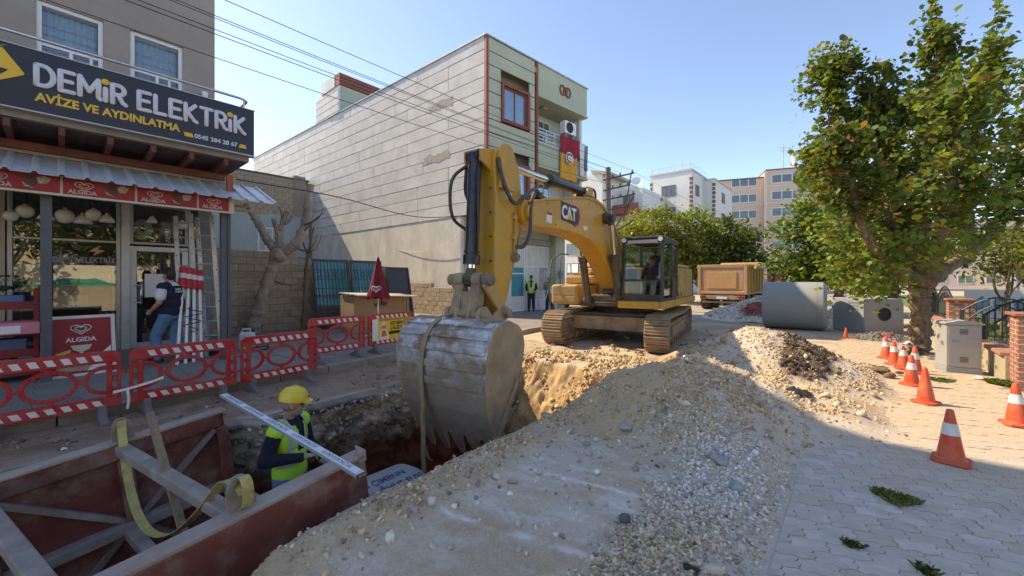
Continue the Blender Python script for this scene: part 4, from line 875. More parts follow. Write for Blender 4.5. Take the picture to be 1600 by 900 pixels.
MB().add([(cx1-.05, cy0+.04, 1.69), (cx1-.05, cy1-.04, 1.69), (cx1-.105, cy1-.04, cz1-.03), (cx1-.105, cy0+.04, cz1-.03)], [(0, 1, 2, 3)]).build('windscreen', m_cg, cab)
MB().add([(cx1-.04, cy0+.04, 1.33), (cx1-.04, cy1-.04, 1.33), (cx1-.045, cy1-.04, 1.64), (cx1-.045, cy0+.04, 1.64)], [(0, 1, 2, 3)]).build('lower_pane', m_cg, cab)
MB().b2((.90, cy1-.005, 1.75), (cx1-.12, cy1+.003, cz1-.05)).b2((cx0+.05, cy1-.005, 1.75), (.80, cy1+.003, cz1-.05)).b2((.90, cy1-.005, 1.30), (cx1-.1, cy1+.003, 1.69)).build('door_pane', m_cg, cab)
MB().b2((cx0+.05, cy0-.003, 1.5), (cx1-.12, cy0+.003, cz1-.05)).build('side_pane', m_cg, cab); MB().b2((cx0-.003, cy0+.05, 1.7), (cx0+.003, cy1-.05, cz1-.05)).build('rear_pane', m_cg, cab)
MB().b2((cx0+.05, cy1-.03, 1.24), (.84, cy1+.02, 1.69)).build('door_lower', m_cab, cab); MB().tube([(1.0, cy1+.03, 1.4), (1.0, cy1+.07, 1.45), (1.0, cy1+.07, 1.9), (1.0, cy1+.03, 1.95)], .012, 6).build('handle', m_dks, cab)
MB().b2((.45, .72, 1.25), (.95, 1.18, 1.52)).b2((.42, .72, 1.5), (.56, 1.18, 2.15)).b2((.44, .82, 2.15), (.54, 1.08, 2.32)).build('seat', M('seat_cloth', (.045, .045, .05), .9), cab, bevel=.04)
MB().b2((.7, .56, 1.25), (1.2, .70, 1.66)).b2((.7, 1.20, 1.25), (1.2, 1.32, 1.66)).b2((1.5, .58, 1.25), (1.62, .74, 1.95)).build('console', m_cab, cab, bevel=.03)
MB().tube([(1.15, .63, 1.66), (1.18, .63, 1.85)], .02, 6).tube([(1.15, 1.26, 1.66), (1.18, 1.26, 1.85)], .02, 6).build('lever', m_black, cab)
# boom
BOOM = [(6.02, 2.92), (5.82, 2.95), (5.34, 3.08), (4.6, 3.22), (3.9, 3.36), (3.3, 3.45), (2.9, 3.46), (2.55, 3.42), (2.1, 3.27), (1.7, 3.06), (1.35, 2.75), (1.05, 2.36), (.78, 1.92), (.52, 1.45), (.40, 1.22), (.46, 1.08), (.62, 1.06), (.80, 1.16), (1.25, 1.42), (1.65, 1.68), (2.0, 1.98), (2.4, 2.24), (2.8, 2.41), (3.3, 2.53), (3.9, 2.59), (4.6, 2.60), (5.4, 2.57), (5.95, 2.55), (6.10, 2.64), (6.12, 2.80)]
boom = X(MB().prism(BOOM, (0, -.25, 0), (1, 0, 0), (0, 0, 1), (0, .5, 0)), 'boom', m_cy, bevel=.03, seg=3, angle=50)
MB().prism([(p[0], p[1]) for p in BOOM[1:13]]+[(p[0]+.05, p[1]-.055) for p in reversed(BOOM[1:13])], (0, -.285, 0), (1, 0, 0), (0, 0, 1), (0, .57, 0)).build('top_flange', m_cyd, boom, bevel=.01)
def boss(mb, x, z, r, y0, y1, n=20): return mb.cyl((x, y0, z), (x, y1, z), r, n=n)
boss(boss(MB(), 2.42, 3.10, .13, -.40, .40), 2.42, 3.10, .07, -.47, .47).build('pin_boss', m_dks, boom, smooth=40); boss(MB(), .6, 1.2, .13, -.34, .34).build('foot_pin', m_dks, boom, smooth=40)
boss(boss(MB(), 5.96, 2.74, .20, -.30, .30, 26), 5.96, 2.74, .12, -.36, .36).build('pin_boss', m_cy, boom, smooth=40); boss(MB(), 2.95, 3.0, .05, -.26, .27).build('plug', m_cy, boom, smooth=40)
MB().prism([(2.75, 3.44), (3.25, 3.44), (3.08, 3.74), (2.88, 3.74)], (0, -.16, 0), (1, 0, 0), (0, 0, 1), (0, .06, 0)).prism([(2.75, 3.44), (3.25, 3.44), (3.08, 3.74), (2.88, 3.74)], (0, .10, 0), (1, 0, 0), (0, 0, 1), (0, .06, 0)).build('cylinder_bracket', m_cy, boom, bevel=.01)
MB().b2((5.05, .250, 2.68), (5.25, .254, 2.86)).build('warning_decal', m_white, boom); MB().b2((5.05, .2545, 2.82), (5.25, .2555, 2.86)).build('decal_stripe', m_banner, boom)
# brand mark on the boom side
lg = MB().prism([(4.06, 2.72), (3.86, 2.80), (3.80, 2.98), (3.86, 3.12), (4.06, 3.16), (4.24, 3.1), (4.24, 2.78)], (0, .2505, 0), (1, 0, 0), (0, 0, 1), (0, .003, 0)).build('logo_hexagon', m_banner, boom)
MB().prism([(4.10, 2.76), (3.93, 2.82), (3.88, 2.98), (3.93, 3.10), (4.10, 3.14), (4.68, 3.14), (4.68, 2.80)], (0, .2536, 0), (1, 0, 0), (0, 0, 1), (0, .002, 0)).build('logo_ground', M('logo_black', (.012, .012, .012), .5), boom)
tw_ = text_w('CAT', .34, .012); text_obj('brand_lettering', 'CAT', .34, (4.66, .2565, 2.845), (R(90), 0, R(180)), M('logo_white', (.75, .75, .73), .5), boom, .002, .012, squeeze=.66/tw_)
MB().prism([(4.42, 2.84), (4.20, 2.84), (4.31, 2.985)], (0, .2600, 0), (1, 0, 0), (0, 0, 1), (0, .002, 0)).build('logo_triangle', M('logo_yellow', (.75, .38, .02), .5), boom)
# stick
STK = [(6.56, 3.60), (6.40, 3.62), (6.20, 3.56), (6.07, 3.42), (6.01, 3.1), (6.0, 2.9), (6.03, 2.55), (6.14, 2.2), (6.28, 1.8), (6.42, 1.38), (6.47, 1.18), (6.55, 1.09), (6.66, 1.10), (6.72, 1.2), (6.73, 1.5), (6.72, 2.2), (6.70, 2.9), (6.74, 3.3), (6.74, 3.46), (6.67, 3.56)]
stick = X(MB().prism(STK, (0, -.21, 0), (1, 0, 0), (0, 0, 1), (0, .42, 0)), 'stick', m_cy, bevel=.025, seg=3, angle=50)
ear = [(6.48+.20*math.cos(q), 3.48+.20*math.sin(q)) for q in np.linspace(-.6, 3.6, 16)]+[(6.32, 3.0), (6.66, 3.0)]
for y in (-.27, .212): MB().prism(ear, (0, y, 0), (1, 0, 0), (0, 0, 1), (0, .06, 0)).build('ear_plate', m_cy, stick, bevel=.012)
boss(boss(MB(), 6.60, 1.2, .10, -.30, .30), 6.60, 1.2, .065, -.36, .38).build('pin_boss', m_mud, stick, smooth=40)
boss(boss(MB(), 6.24, 2.02, .075, .20, .27, 16), 6.24, 2.02, .05, .26, .3).build('plug', m_mud, stick, smooth=40)
MB().tube([(6.22, .23, 2.72), (6.24, .24, 2.4), (6.26, .235, 2.1)], .018, 6).b2((6.19, .21, 2.6), (6.29, .25, 2.66)).b2((6.2, .21, 2.3), (6.3, .25, 2.36)).build('grease_line', m_cyd, stick)
def ram(name, a, b, rb, rr_, f, m_b, y=0):
    a = V(a[0], y, a[1]); b = V(b[0], y, b[1]); c = a+(b-a)*f; d = (b-a).normalized()
    o = X(MB().cyl(a, c, rb, n=20).cyl(c-d*.10, c+d*.03, rb*1.25, n=20).cyl(c-d*.16, c-d*.13, rb*1.15, n=20).cyl(a-d*.02, a+d*.10, rb*1.12, n=20).cyl(a+V(0, -rb*1.1, 0), a+V(0, rb*1.1, 0), rb*1.05, n=16), name, m_b, smooth=40)
    MB().cyl(c, b, rr_, n=16).build('piston_rod', m_chrome, o, smooth=40); MB().cyl(b+V(0, -rb*1.1, 0), b+V(0, rb*1.1, 0), rb*1.05, n=16).cyl(b-d*.16, b, rb*.7, rb*.9, 14).build('rod_eye', m_dks, o, smooth=40); return o
for y in (-.40, .40): ram('lift_cylinder', (1.78, 1.14), (2.42, 3.10), .095, .055, .56, m_dks, y)
ram('stick_cylinder', (2.98, 3.64), (6.22, 3.48), .095, .055, .52, m_navy)
bc = ram('bucket_cylinder', (6.92, 3.42), (7.02, 1.68), .095, .06, .86, m_navy)
MB().prism([(6.66, 3.2), (6.98, 3.34), (6.98, 3.50), (6.66, 3.58)], (0, -.16, 0), (1, 0, 0), (0, 0, 1), (0, .05, 0)).prism([(6.66, 3.2), (6.98, 3.34), (6.98, 3.50), (6.66, 3.58)], (0, .11, 0), (1, 0, 0), (0, 0, 1), (0, .05, 0)).build('cylinder_bracket', m_cy, stick, bevel=.01)
MB().tube([(6.95, .10, 3.36), (7.02, .12, 3.15), (6.99, .11, 2.4), (7.03, .10, 2.0)], .018, 6).build('oil_pipe', m_navy, bc, smooth=True)
for z in (1.6, 1.95, 2.3, 2.65, 3.0): MB().cyl((6.735, -.13, z), (6.75, -.13, z), .018, n=8).cyl((6.735, .14, z), (6.75, .14, z), .018, n=8).build('bolt', m_dks, stick)
for (x, z) in ((5.2, 3.02), (4.9, 2.68), (3.6, 2.62), (3.3, 3.30), (2.1, 2.9), (1.7, 2.4)): MB().cyl((x, .25, z), (x, .262, z), .02, n=8).build('bolt', m_cyd, boom)
MB().b2((3.42, .250, 2.72), (3.62, .254, 2.80)).build('warning_decal', m_white, boom); MB().b2((6.3, .2105, 2.9), (6.44, .2135, 3.0)).build('warning_decal', m_white, stick)
MB().beam((6.0, .2, 2.5), (6.45, .2, 1.4), .02, .03, (0, 1, 0)).build('weld_seam', m_cyd, stick)
# bucket linkage
for y in (-.30, .24): X(MB().prism([(6.55, 1.26), (6.62, 1.14), (6.72, 1.2), (7.08, 1.58), (7.10, 1.70), (7.0, 1.78), (6.92, 1.72)], (0, y, 0), (1, 0, 0), (0, 0, 1), (0, .06, 0)), 'idler_link', m_cyd, bevel=.012)
hl = MB().prism([(6.98, 1.70), (7.09, 1.66), (7.20, 1.28), (7.18, 1.16), (7.06, 1.16), (7.0, 1.4)], (0, -.22, 0), (1, 0, 0), (0, 0, 1), (0, .15, 0)).prism([(6.98, 1.70), (7.09, 1.66), (7.20, 1.28), (7.18, 1.16), (7.06, 1.16), (7.0, 1.4)], (0, .07, 0), (1, 0, 0), (0, 0, 1), (0, .15, 0)).b2((7.03, -.08, 1.20), (7.14, .08, 1.52)); boss(boss(hl, 7.03, 1.68, .10, -.23, -.08), 7.03, 1.68, .10, .08, .23)
X(hl, 'bucket_link', m_mud, bevel=.012)
boss(MB(), 7.03, 1.68, .085, -.36, -.24, 18).build('link_pin', m_mud, exc, smooth=40, bevel=.01); boss(MB(), 7.03, 1.68, .085, .24, .38, 18).build('link_pin', m_mud, exc, smooth=40, bevel=.01)
boss(MB(), 7.12, 1.22, .075, -.34, .34, 18).build('link_pin', m_mud, exc, smooth=40)
# bucket
BO = [(6.90, 1.00), (7.02, 1.10), (7.22, 1.17), (7.40, 1.15), (7.54, 1.06), (7.63, .92), (7.67, .74), (7.67, .52), (7.63, .28), (7.56, .04), (7.47, -.16), (7.38, -.34)]
BI = [(7.31, -.32), (7.22, -.08), (7.10, .16), (6.98, .40), (6.90, .62), (6.86, .82)]
BW = .76
sk = MB(); n_ = len(BO)
def inset(p, q): return p
ctr = V(7.25, 0, .5)
outr = BO; inn = [(p[0]+(7.22-p[0])*.10, p[1]+(.5-p[1])*.06) for p in BO]
sk.prism(outr+list(reversed(inn)), (0, -BW, 0), (1, 0, 0), (0, 0, 1), (0, 2*BW, 0))
bucket = X(sk, 'bucket', m_bucket, bevel=.008)
sp_ = BO+BI
for y in (-BW-.03, BW-.012): MB().prism(sp_, (0, y, 0), (1, 0, 0), (0, 0, 1), (0, .042, 0)).build('side_plate', m_bmud, bucket, bevel=.012)
for y in (-BW-.055, BW+.03): MB().prism([BI[0], BI[1], BI[2], BI[3], (7.05, .42), (7.18, .16), (7.31, -.06), (7.40, -.30)], (0, y, 0), (1, 0, 0), (0, 0, 1), (0, .03, 0)).build('side_cutter', m_bmud, bucket, bevel=.01)
for k_ in (3, 4, 5, 6, 7):
    p = BO[k_]; q = BO[k_+1]; d = (V(q[0], 0, q[1])-V(p[0], 0, p[1])).normalized(); nrm = V(-d.z, 0, d.x)*-1
    nrm = V(d.z, 0, -d.x)*(-1) ; m = V((p[0]+q[0])/2, 0, (p[1]+q[1])/2); nrm = (m-ctr); nrm.y = 0; nrm -= d*nrm.dot(d); nrm.normalize()
    MB().beam(m+nrm*.006+V(0, -BW+.03, 0), m+nrm*.006+V(0, BW-.03, 0), .10, .05, nrm).build('wear_strip', m_bucket, bucket, bevel=.01)
for i in range(5):
    y = -BW+.11+i*(2*BW-.22)/4; to = MB()
    a = V(7.37, y, -.26); b = V(7.17, y, -.68)
    d = (b-a).normalized(); wv = V(0, 1, 0); nv = d.cross(wv).normalized()
    vs_ = [a+wv*.095*s1+nv*.045*s2 for s1, s2 in ((-1, -1), (1, -1), (1, 1), (-1, 1))]+[a+d*.18+wv*.085*s1+nv*.04*s2 for s1, s2 in ((-1, -1), (1, -1), (1, 1), (-1, 1))]+[b+wv*.045*s1+nv*.012*s2 for s1, s2 in ((-1, -1), (1, -1), (1, 1), (-1, 1))]
    to.add(vs_, [(3, 2, 1, 0), (8, 9, 10, 11)]+[(r*4+j, r*4+(j+1) % 4, r*4+4+(j+1) % 4, r*4+4+j) for r in (0, 1) for j in range(4)]); to.build('tooth', m_bucket, bucket, bevel=.008)
for o_ in [bucket]+list(bucket.children):      # the shell narrows towards the teeth
    for v_ in o_.data.vertices: v_.co.y *= 1-.15*min(1, max(0, (.62-v_.co.z)/1.1))
brk = MB()
for y in (-.30, -.13, .09, .26): brk.prism([(6.92, .98), (6.50, 1.12), (6.52, 1.28), (6.66, 1.32), (6.9, 1.18), (7.05, 1.32), (7.20, 1.30), (7.26, 1.12)], (0, y, 0), (1, 0, 0), (0, 0, 1), (0, .045, 0))
brk.build('bucket_ear', m_bmud, bucket, bevel=.012)
# hoses between boom and stick
X(MB().tube(spline([(5.35, .20, 3.12), (5.7, .27, 3.16), (6.1, .34, 2.98), (6.45, .36, 2.80), (6.62, .30, 3.05), (6.70, .24, 3.42)]), .03, 8), 'hydraulic_hose', m_hose, smooth=True)
X(MB().tube(spline([(5.4, .12, 3.13), (5.75, .28, 3.05), (5.98, .36, 2.78), (6.0, .36, 2.42), (6.12, .32, 2.20), (6.25, .25, 2.18)]), .03, 8), 'hydraulic_hose', m_hose, smooth=True)
X(MB().tube(spline([(5.3, -.1, 3.14), (5.9, -.2, 3.1), (6.4, -.33, 2.8), (6.75, -.30, 2.95), (6.86, -.2, 3.35)]), .03, 8), 'hydraulic_hose', m_hose, smooth=True)
X(MB().tube(spline([(3.1, .1, 3.72), (2.75, .15, 3.70), (2.55, .1, 3.5)]), .028, 8), 'hydraulic_hose', m_hose, smooth=True)
X(MB().tube(spline([(3.1, -.1, 3.72), (2.7, -.15, 3.75), (2.45, -.1, 3.45)]), .028, 8), 'hydraulic_hose', m_hose, smooth=True)
X(MB().tube(spline([(6.86, -.16, 3.36), (7.05, -.32, 3.1), (7.02, -.34, 2.6), (6.78, -.25, 2.4)]), .024, 8), 'hydraulic_hose', m_hose, smooth=True)
X(MB().cyl((5.36, .18, 3.08), (5.36, .18, 3.18), .05, n=10).b2((5.25, .02, 3.07), (5.5, .24, 3.12)), 'hose_clamp', m_dks)
for y, x0 in ((-.15, .9), (0, .85), (.15, .95), (-.28, 1.0), (.28, .92)): X(MB().tube(spline([(x0, y, 1.12), (x0+.35, y*1.2, 1.45), (x0+.30, y*.9, 1.8), (x0+.15, y*.7, 2.1)]), .025, 6), 'hydraulic_hose', m_hose, smooth=True)
X(MB().b2((.85, -.5, 1.10), (1.45, .44, 1.3)).b2((1.1, -.2, 1.3), (1.35, .2, 1.42)), 'swing_motor', m_dks, bevel=.04)
pp_ = [(p[0], p[1]+.06) for p in BOOM[5:14]]
X(MB().tube([(p[0], .12, p[1]) for p in pp_], .02, 6).tube([(p[0], -.12, p[1]) for p in pp_], .02, 6).tube([(p[0], .18, p[1]+.01) for p in pp_], .016, 6), 'oil_pipe', m_cyd, smooth=True)
# sling hung over the bucket
def ribbon(mb, pts, w, wdir, th=.005):
    pts = [Vector(p) for p in pts]; wd = Vector(wdir).normalized()*w/2; n = len(pts); vs_ = []
    for i, p in enumerate(pts):
        d = (pts[min(i+1, n-1)]-pts[max(i-1, 0)]).normalized(); nn = d.cross(wd).normalized()*th
        vs_ += [p-wd-nn, p+wd-nn, p+wd+nn, p-wd+nn]
    mb.add(vs_, [(i*4+j, i*4+(j+1) % 4, i*4+4+(j+1) % 4, i*4+4+j) for i in range(n-1) for j in range(4)]+[(3, 2, 1, 0), tuple(n*4-4+j for j in range(4))]); return mb
m_sling = M('dirty_sling', (.36, .28, .17), .9, var=.25, scale=10, dirt=(.24, .17, .11), damt=.6, dscale=5)
sl = thing('bucket_sling', 'dirty brown lifting sling hanging over the front of the excavator bucket', 'sling', (-5.05, 10.75, 0), EXR)
pts = [(7.08, -.14, 1.22), (7.2, -.16, 1.215), (7.42, -.18, 1.19), (7.57, -.20, 1.10), (7.67, -.22, .95), (7.715, -.24, .74), (7.715, -.26, .5), (7.69, -.27, .25), (7.66, -.27, .0), (7.66, -.265, -.3), (7.67, -.26, -.6), (7.66, -.25, -.86)]
ribbon(MB(), pts, .075, (0, 1, .03)).build('strap', m_sling, sl, smooth=30)
ribbon(MB(), [(7.66, -.262, .16), (7.68, -.275, -.1), (7.66, -.27, -.4), (7.64, -.22, -.62), (7.60, -.19, -.66)], .06, (0, 1, -.1)).build('loose_tail', m_sling, sl, smooth=30)
ch = MB(); ch.tube([(7.10+.05*math.cos(q), -.12+.03*math.sin(q), 1.27+.05*math.sin(q)) for q in np.linspace(0, 2*math.pi, 13)], .016, 6); ch.build('shackle', m_steel, sl, smooth=True)
# ------------------------------------------------------------------ people
m_skin = M('skin', (.42, .235, .155), .55, var=.06, scale=20); m_hair = M('hair_dark', (.02, .016, .014), .6); m_hair_g = M('hair_grey', (.22, .20, .19), .7)
m_jean = M('denim', (.10, .20, .33), .9, var=.18, scale=9, bump=.2, bscale=60); m_navycl = M('navy_cloth', (.012, .015, .035), .9, var=.2, scale=9); m_blackcl = M('black_cloth', (.012, .012, .014), .9, var=.2)
m_hiv = M('hi_vis_lime', (.42, .80, .06), .7, var=.08, scale=8); m_refl = M('reflective_grey', (.45, .47, .47), .35, var=.06); m_boot = M('boot_leather', (.04, .03, .025), .7)
m_hat = M('helmet_yellow', (.72, .55, .05), .35, var=.03)
m_glove = M('work_glove', (.40, .34, .27), .9)
def remesh(mb, name, mat, parent, vox, smooth=3, noise_=0.):
    me = mb.mesh(name, mat); ob = bpy.data.objects.new(name, me); COL.objects.link(ob)
    r = ob.modifiers.new('r', 'REMESH'); r.mode = 'VOXEL'; r.voxel_size = vox; r.use_smooth_shade = True
    s = ob.modifiers.new('s', 'SMOOTH'); s.iterations = smooth; s.factor = .5
    dg = bpy.context.evaluated_depsgraph_get(); me2 = bpy.data.meshes.new_from_object(ob.evaluated_get(dg)); me2.name = name
    bpy.data.objects.remove(ob); bpy.data.meshes.remove(me)
    if noise_:
        k = len(me2.vertices); co = np.empty(k*3, np.float32); me2.vertices.foreach_get('co', co); nr_ = np.empty(k*3, np.float32); me2.vertices.foreach_get('normal', nr_)
        co = co.reshape(-1, 3); n = 1.6*(fbm(co[:, 0]*11+co[:, 1]*7+3, co[:, 2]*16+co[:, 1]*6, 3)-.5); co = co+nr_.reshape(-1, 3)*(noise_*1.5*n)[:, None]; me2.vertices.foreach_set('co', co.astype(np.float32).ravel())
    me2.polygons.foreach_set('use_smooth', [True]*len(me2.polygons))
    o = bpy.data.objects.new(name, me2); link(o, parent); return o
def cap(mb, a, b, r0, r1, n=10): mb.cyl(a, b, r0, r1, n); mb.sphere(a, r0, n, 8); mb.sphere(b, r1, n, 8)
def chain(mb, pts, rs):
    for i in range(len(pts)-1): cap(mb, pts[i], pts[i+1], rs[i], rs[i+1])
def hand(mb, wrist, direction, normal, side, curl=.5, s=1.):
    d = Vector(direction).normalized(); n = Vector(normal); n = (n-d*n.dot(d)).normalized(); a = d.cross(n).normalized()*side   # a points to the thumb side
    w = Vector(wrist); pc = w+d*.05*s
    q = Matrix((a, d, n)).transposed()
    mb.sphere(pc, .05*s, 10, 8, (.82, 1.0, .36), q.to_euler()); mb.cyl(w-d*.02, w+d*.03, .027*s, .03*s, 10)
    for i, (off, L_) in enumerate(((.030, .070), (.010, .078), (-.011, .073), (-.031, .058))):
        p = w+d*.088*s+a*off*s; dd = (d+a*off*3.2).normalized(); c = curl*(1+.12*i)
        for k, seg in enumerate((.45, .32, .23)):
            dd = (dd*math.cos(c*.75)+n*math.sin(c*.75)).normalized(); p2 = p+dd*L_*seg*s; cap(mb, p, p2, (.0088-.0008*k)*s, (.0082-.0008*k)*s, 6); p = p2
    p = w+d*.03*s+a*.034*s; dd = (d*.62+a*.75+n*.25).normalized()
    for k, seg in enumerate((.034, .028, .022)):
        p2 = p+dd*seg*s; cap(mb, p, p2, (.0105-.001*k)*s, (.0098-.001*k)*s, 6); p = p2; dd = (dd+d*.35+n*.2*curl).normalized()
def person(label, loc, rotz, J=None, vox=.008, top='navy', sleeves='long', trousers=None, vest=None, helmet=False, hair=None, beard=False, head_turn=0., head_tilt=0., gloves=False, curl=(.5, .5), hdir=(None, None), bulk=1.0, group=None, shoes=None, seated=False):
    t = thing('person', label, 'person', loc, rotz, group)
    D = dict(pel=(0, 0, .94), chest=(0, .0, 1.27), neck=(0, .01, 1.47), head=(0, -.025, 1.63), shl=(.19, .005, 1.41), ell=(.25, .03, 1.13), wrl=(.25, -.06, .89), shr=(-.19, .005, 1.41), elr=(-.25, .03, 1.13), wrr=(-.25, -.06, .89),
             hil=(.09, 0, .90), knl=(.105, -.03, .49), anl=(.115, .01, .09), hir=(-.09, 0, .90), knr=(-.105, -.03, .49), anr=(-.115, .01, .09))
    if J: D.update(J)
    D = {k: V(*v) for k, v in D.items()}; b = bulk
    hm = Matrix.Translation(D['head']) @ Matrix.Rotation(head_turn, 4, 'Z') @ Matrix.Rotation(head_tilt, 4, 'X')
    def H(x, y, z): return hm @ V(x, y, z)
    hr = hm.to_euler()
    mb = MB()
    mb.sphere(H(0, .012, .022), .1, 16, 12, (.78, .96, 1.02), hr); mb.sphere(H(0, -.025, -.05), .072, 14, 10, (.80, .86, 1.0), hr)
    mb.sphere(H(0, -.062, -.092), .026, 10, 8, (1.1, .8, .8), hr)                                                     # chin
    cap(mb, H(0, -.092, .012), H(0, -.112, -.026), .009, .015, 8); mb.sphere(H(0, -.082, .030), .05, 10, 6, (1.0, .28, .2), hr)   # nose, brow
    mb.sphere(H(0, -.090, -.055), .026, 10, 6, (1.0, .4, .32), hr)                                                     # lips
    for s in (-1, 1): mb.sphere(H(s*.080, .012, -.008), .028, 8, 8, (.35, .75, 1.1), hr); mb.sphere(H(s*.045, -.066, -.022), .03, 8, 6, (.9, .6, .8), hr)
    cap(mb, D['neck']+V(0, .01, -.05), H(0, .02, -.06), .056, .054)
    up = (D['chest']-D['pel']).normalized()
    mb.sphere(D['chest']+V(0, 0, .03), .17*b, 14, 10, (.98, .66, 1.1)); mb.sphere(D['pel']+up*.15, .15*b, 14, 10, (.98, .72, 1.0)); mb.sphere(D['pel'], .155*b, 14, 10, (1.02, .74, .85))
    for s, k in ((1, 'l'), (-1, 'r')):
        cap(mb, D['neck']+V(0, .01, -.06), D['sh'+k], .06, .062); chain(mb, [D['sh'+k], D['el'+k], D['wr'+k]], [.054*b, .042*b, .028])
        chain(mb, [D['hi'+k], D['kn'+k], D['an'+k]], [.085*b, .057*b, .042]); 
        i = 0 if s > 0 else 1; dd = hdir[i] if hdir[i] else (D['wr'+k]-D['el'+k]); nn = V(-s, 0, 0) if abs(Vector(dd).normalized().x) < .8 else V(0, 0, -1)
        if not gloves: hand(mb, D['wr'+k], dd, nn, 1 if s < 0 else -1, curl[i])
        an = D['an'+k]; cap(mb, an+V(0, 0, -.03), an+V(s*.02, -.13, -.055), .042, .032)
    remesh(mb, 'body', m_skin, t, vox, 2)
    if gloves:
        gm = MB()
        for s, k in ((1, 'l'), (-1, 'r')):
            i = 0 if s > 0 else 1; dd = hdir[i] if hdir[i] else (D['wr'+k]-D['el'+k]); nn = V(-s, 0, 0) if abs(Vector(dd).normalized().x) < .8 else V(0, 0, -1); hand(gm, D['wr'+k], dd, nn, 1 if s < 0 else -1, curl[i], 1.12)
        remesh(gm, 'gloves', m_glove, t, vox, 2)
    # clothes
    cm = MB(); e = .017
    def torso(m, e, low=0.0):
        m.sphere(D['chest']+V(0, 0, .03), .17*b+e, 14, 10, (.98, .68, 1.1)); m.sphere(D['pel']+up*.17, .155*b+e, 14, 10, (1.0, .74, 1.0)); m.sphere(D['pel']+up*(.05-low), .155*b+e, 14, 10, (1.03, .76, .75))
        for k in 'lr': cap(m, D['neck']+V(0, .01, -.055), D['sh'+k], .062+e, .058+e)
    torso(cm, e); cm.cyl(D['neck']+V(0, .01, -.06), D['neck']+V(0, .008, .008), .075, .066, 14)
    for k in 'lr':
        if sleeves == 'long': chain(cm, [D['sh'+k], D['el'+k], D['wr'+k]+(D['el'+k]-D['wr'+k])*.08], [.058*b+e, .048*b+e, .036+e*.6])
        else: cap(cm, D['sh'+k], D['sh'+k]+(D['el'+k]-D['sh'+k])*.62, .058*b+e, .058*b+e)
    tops = {'navy': m_navycl, 'black': m_blackcl, 'white': M('shirt_white', (.62, .63, .66), .9, var=.05), 'green': M('shirt_green', (.12, .20, .13), .9), 'pale': M('shirt_pale', (.35, .36, .40), .9)}
    remesh(cm, 'shirt', tops[top], t, .011, 3, .004)
    tm = MB(); tm.sphere(D['pel']+V(0, 0, .0), .158*b+.012, 14, 10, (1.03, .77, .85))
    for k in 'lr': chain(tm, [D['hi'+k], D['kn'+k], D['an'+k]+V(0, 0, -.01)], [.092*b+.014, .068*b+.018, .058+.014])
    remesh(tm, 'trousers', trousers or m_jean, t, .012, 3, .006)
    sm_ = MB()
    for s, k in ((1, 'l'), (-1, 'r')):
        an = D['an'+k]; cap(sm_, an+V(0, .02, -.045), an+V(s*.02, -.15, -.055), .052, .042); sm_.b2(an+V(s*.01-.05, -.19, -.10), an+V(s*.01+.05, .075, -.07))
    remesh(sm_, 'shoes', shoes or m_boot, t, .011, 3)
    if vest:
        vm = MB(); torso(vm, e+.016, .03); o = remesh(vm, 'vest', vest, t, .012, 3, .005)
        # cut the neck opening: drop the faces above the collar line and in a V on the chest
        bm = bmesh.new(); bm.from_mesh(o.data); kill = []
        for f in bm.faces:
            c = f.calc_center_median(); dz = c.z-(D['neck'].z-.085)
            if (c.z > D['neck'].z-.03 and abs(c.x-D['neck'].x) < .095) or (c.y < D['neck'].y and abs(c.x-D['neck'].x) < .045+.25*max(0, dz) and c.z > D['chest'].z-.10): kill.append(f)
        bmesh.ops.delete(bm, geom=kill, context='FACES'); bm.to_mesh(o.data); bm.free()
        if vest is m_hiv:
            def band(z0, z1, xs_=None):
                b_ = bmesh.new(); b_.from_mesh(o.data); kk = [f for f in b_.faces if not (z0 < f.calc_center_median().z < z1 if xs_ is None else (xs_[0] < abs(f.calc_center_median().x-D['neck'].x) < xs_[1] and f.calc_center_median().z > z0))]
                bmesh.ops.delete(b_, geom=kk, context='FACES')
                for v in b_.verts: v.co += v.normal*.004
                me = bpy.data.meshes.new('reflective_band'); b_.to_mesh(me); b_.free(); me.materials.append(m_refl); link(bpy.data.objects.new('reflective_band', me), o)
            zp = D['pel'].z+.10; band(zp, zp+.055); band(zp+.14, 9, (.085, .135))
    if helmet:
        hh = MB(); prof = [(.128, .0), (.130, .02), (.125, .06), (.108, .10), (.075, .130), (.03, .143), (.0, .145)]; hh.lathe(prof, 24)
        hh.v = [(x*.93, y*1.08, z) for x, y, z in hh.v]; hh.b2((-.012, -.13, .05), (.012, .13, .148)) if 0 else None
        hh.prism([(-.11, -.09), (-.08, -.16), (-.03, -.185), (.03, -.185), (.08, -.16), (.11, -.09)], (0, 0, -.004), (1, 0, 0), (0, 1, 0), (0, 0, .010))
        hh.tube([(0, -.125, .055), (0, -.09, .115), (0, 0, .150), (0, .09, .118), (0, .13, .06)], .011, 6)
        o = hh.build('helmet', m_hat, t, smooth=50); o.matrix_local = hm @ Matrix.Translation((0, .008, .042))
        nb = MB(); nb.sphere(H(0, .035, -.005), .098, 12, 8, (.80, .82, .75), hr); nb.build('hair', hair or m_hair, t, smooth=True)
    else:
        hb = MB(); hb.sphere(H(0, .022, .040), .106, 16, 10, (.80, .96, .98), hr); hb.sphere(H(0, .045, .0), .095, 12, 8, (.82, .82, 1.0), hr); o = remesh(hb, 'hair', hair or m_hair, t, .008, 1, .004)
    if beard: MB().sphere(H(0, -.040, -.078), .062, 12, 8, (.88, .90, .66), hr).build('beard', hair or m_hair_g, t, smooth=True)
    ey = MB()
    for s in (-1, 1): ey.sphere(H(s*.032, -.084, .006), .011, 8, 6, (1.2, .6, .7), hr)
    ey.build('eyes', m_black, t, smooth=True)
    br_ = MB()
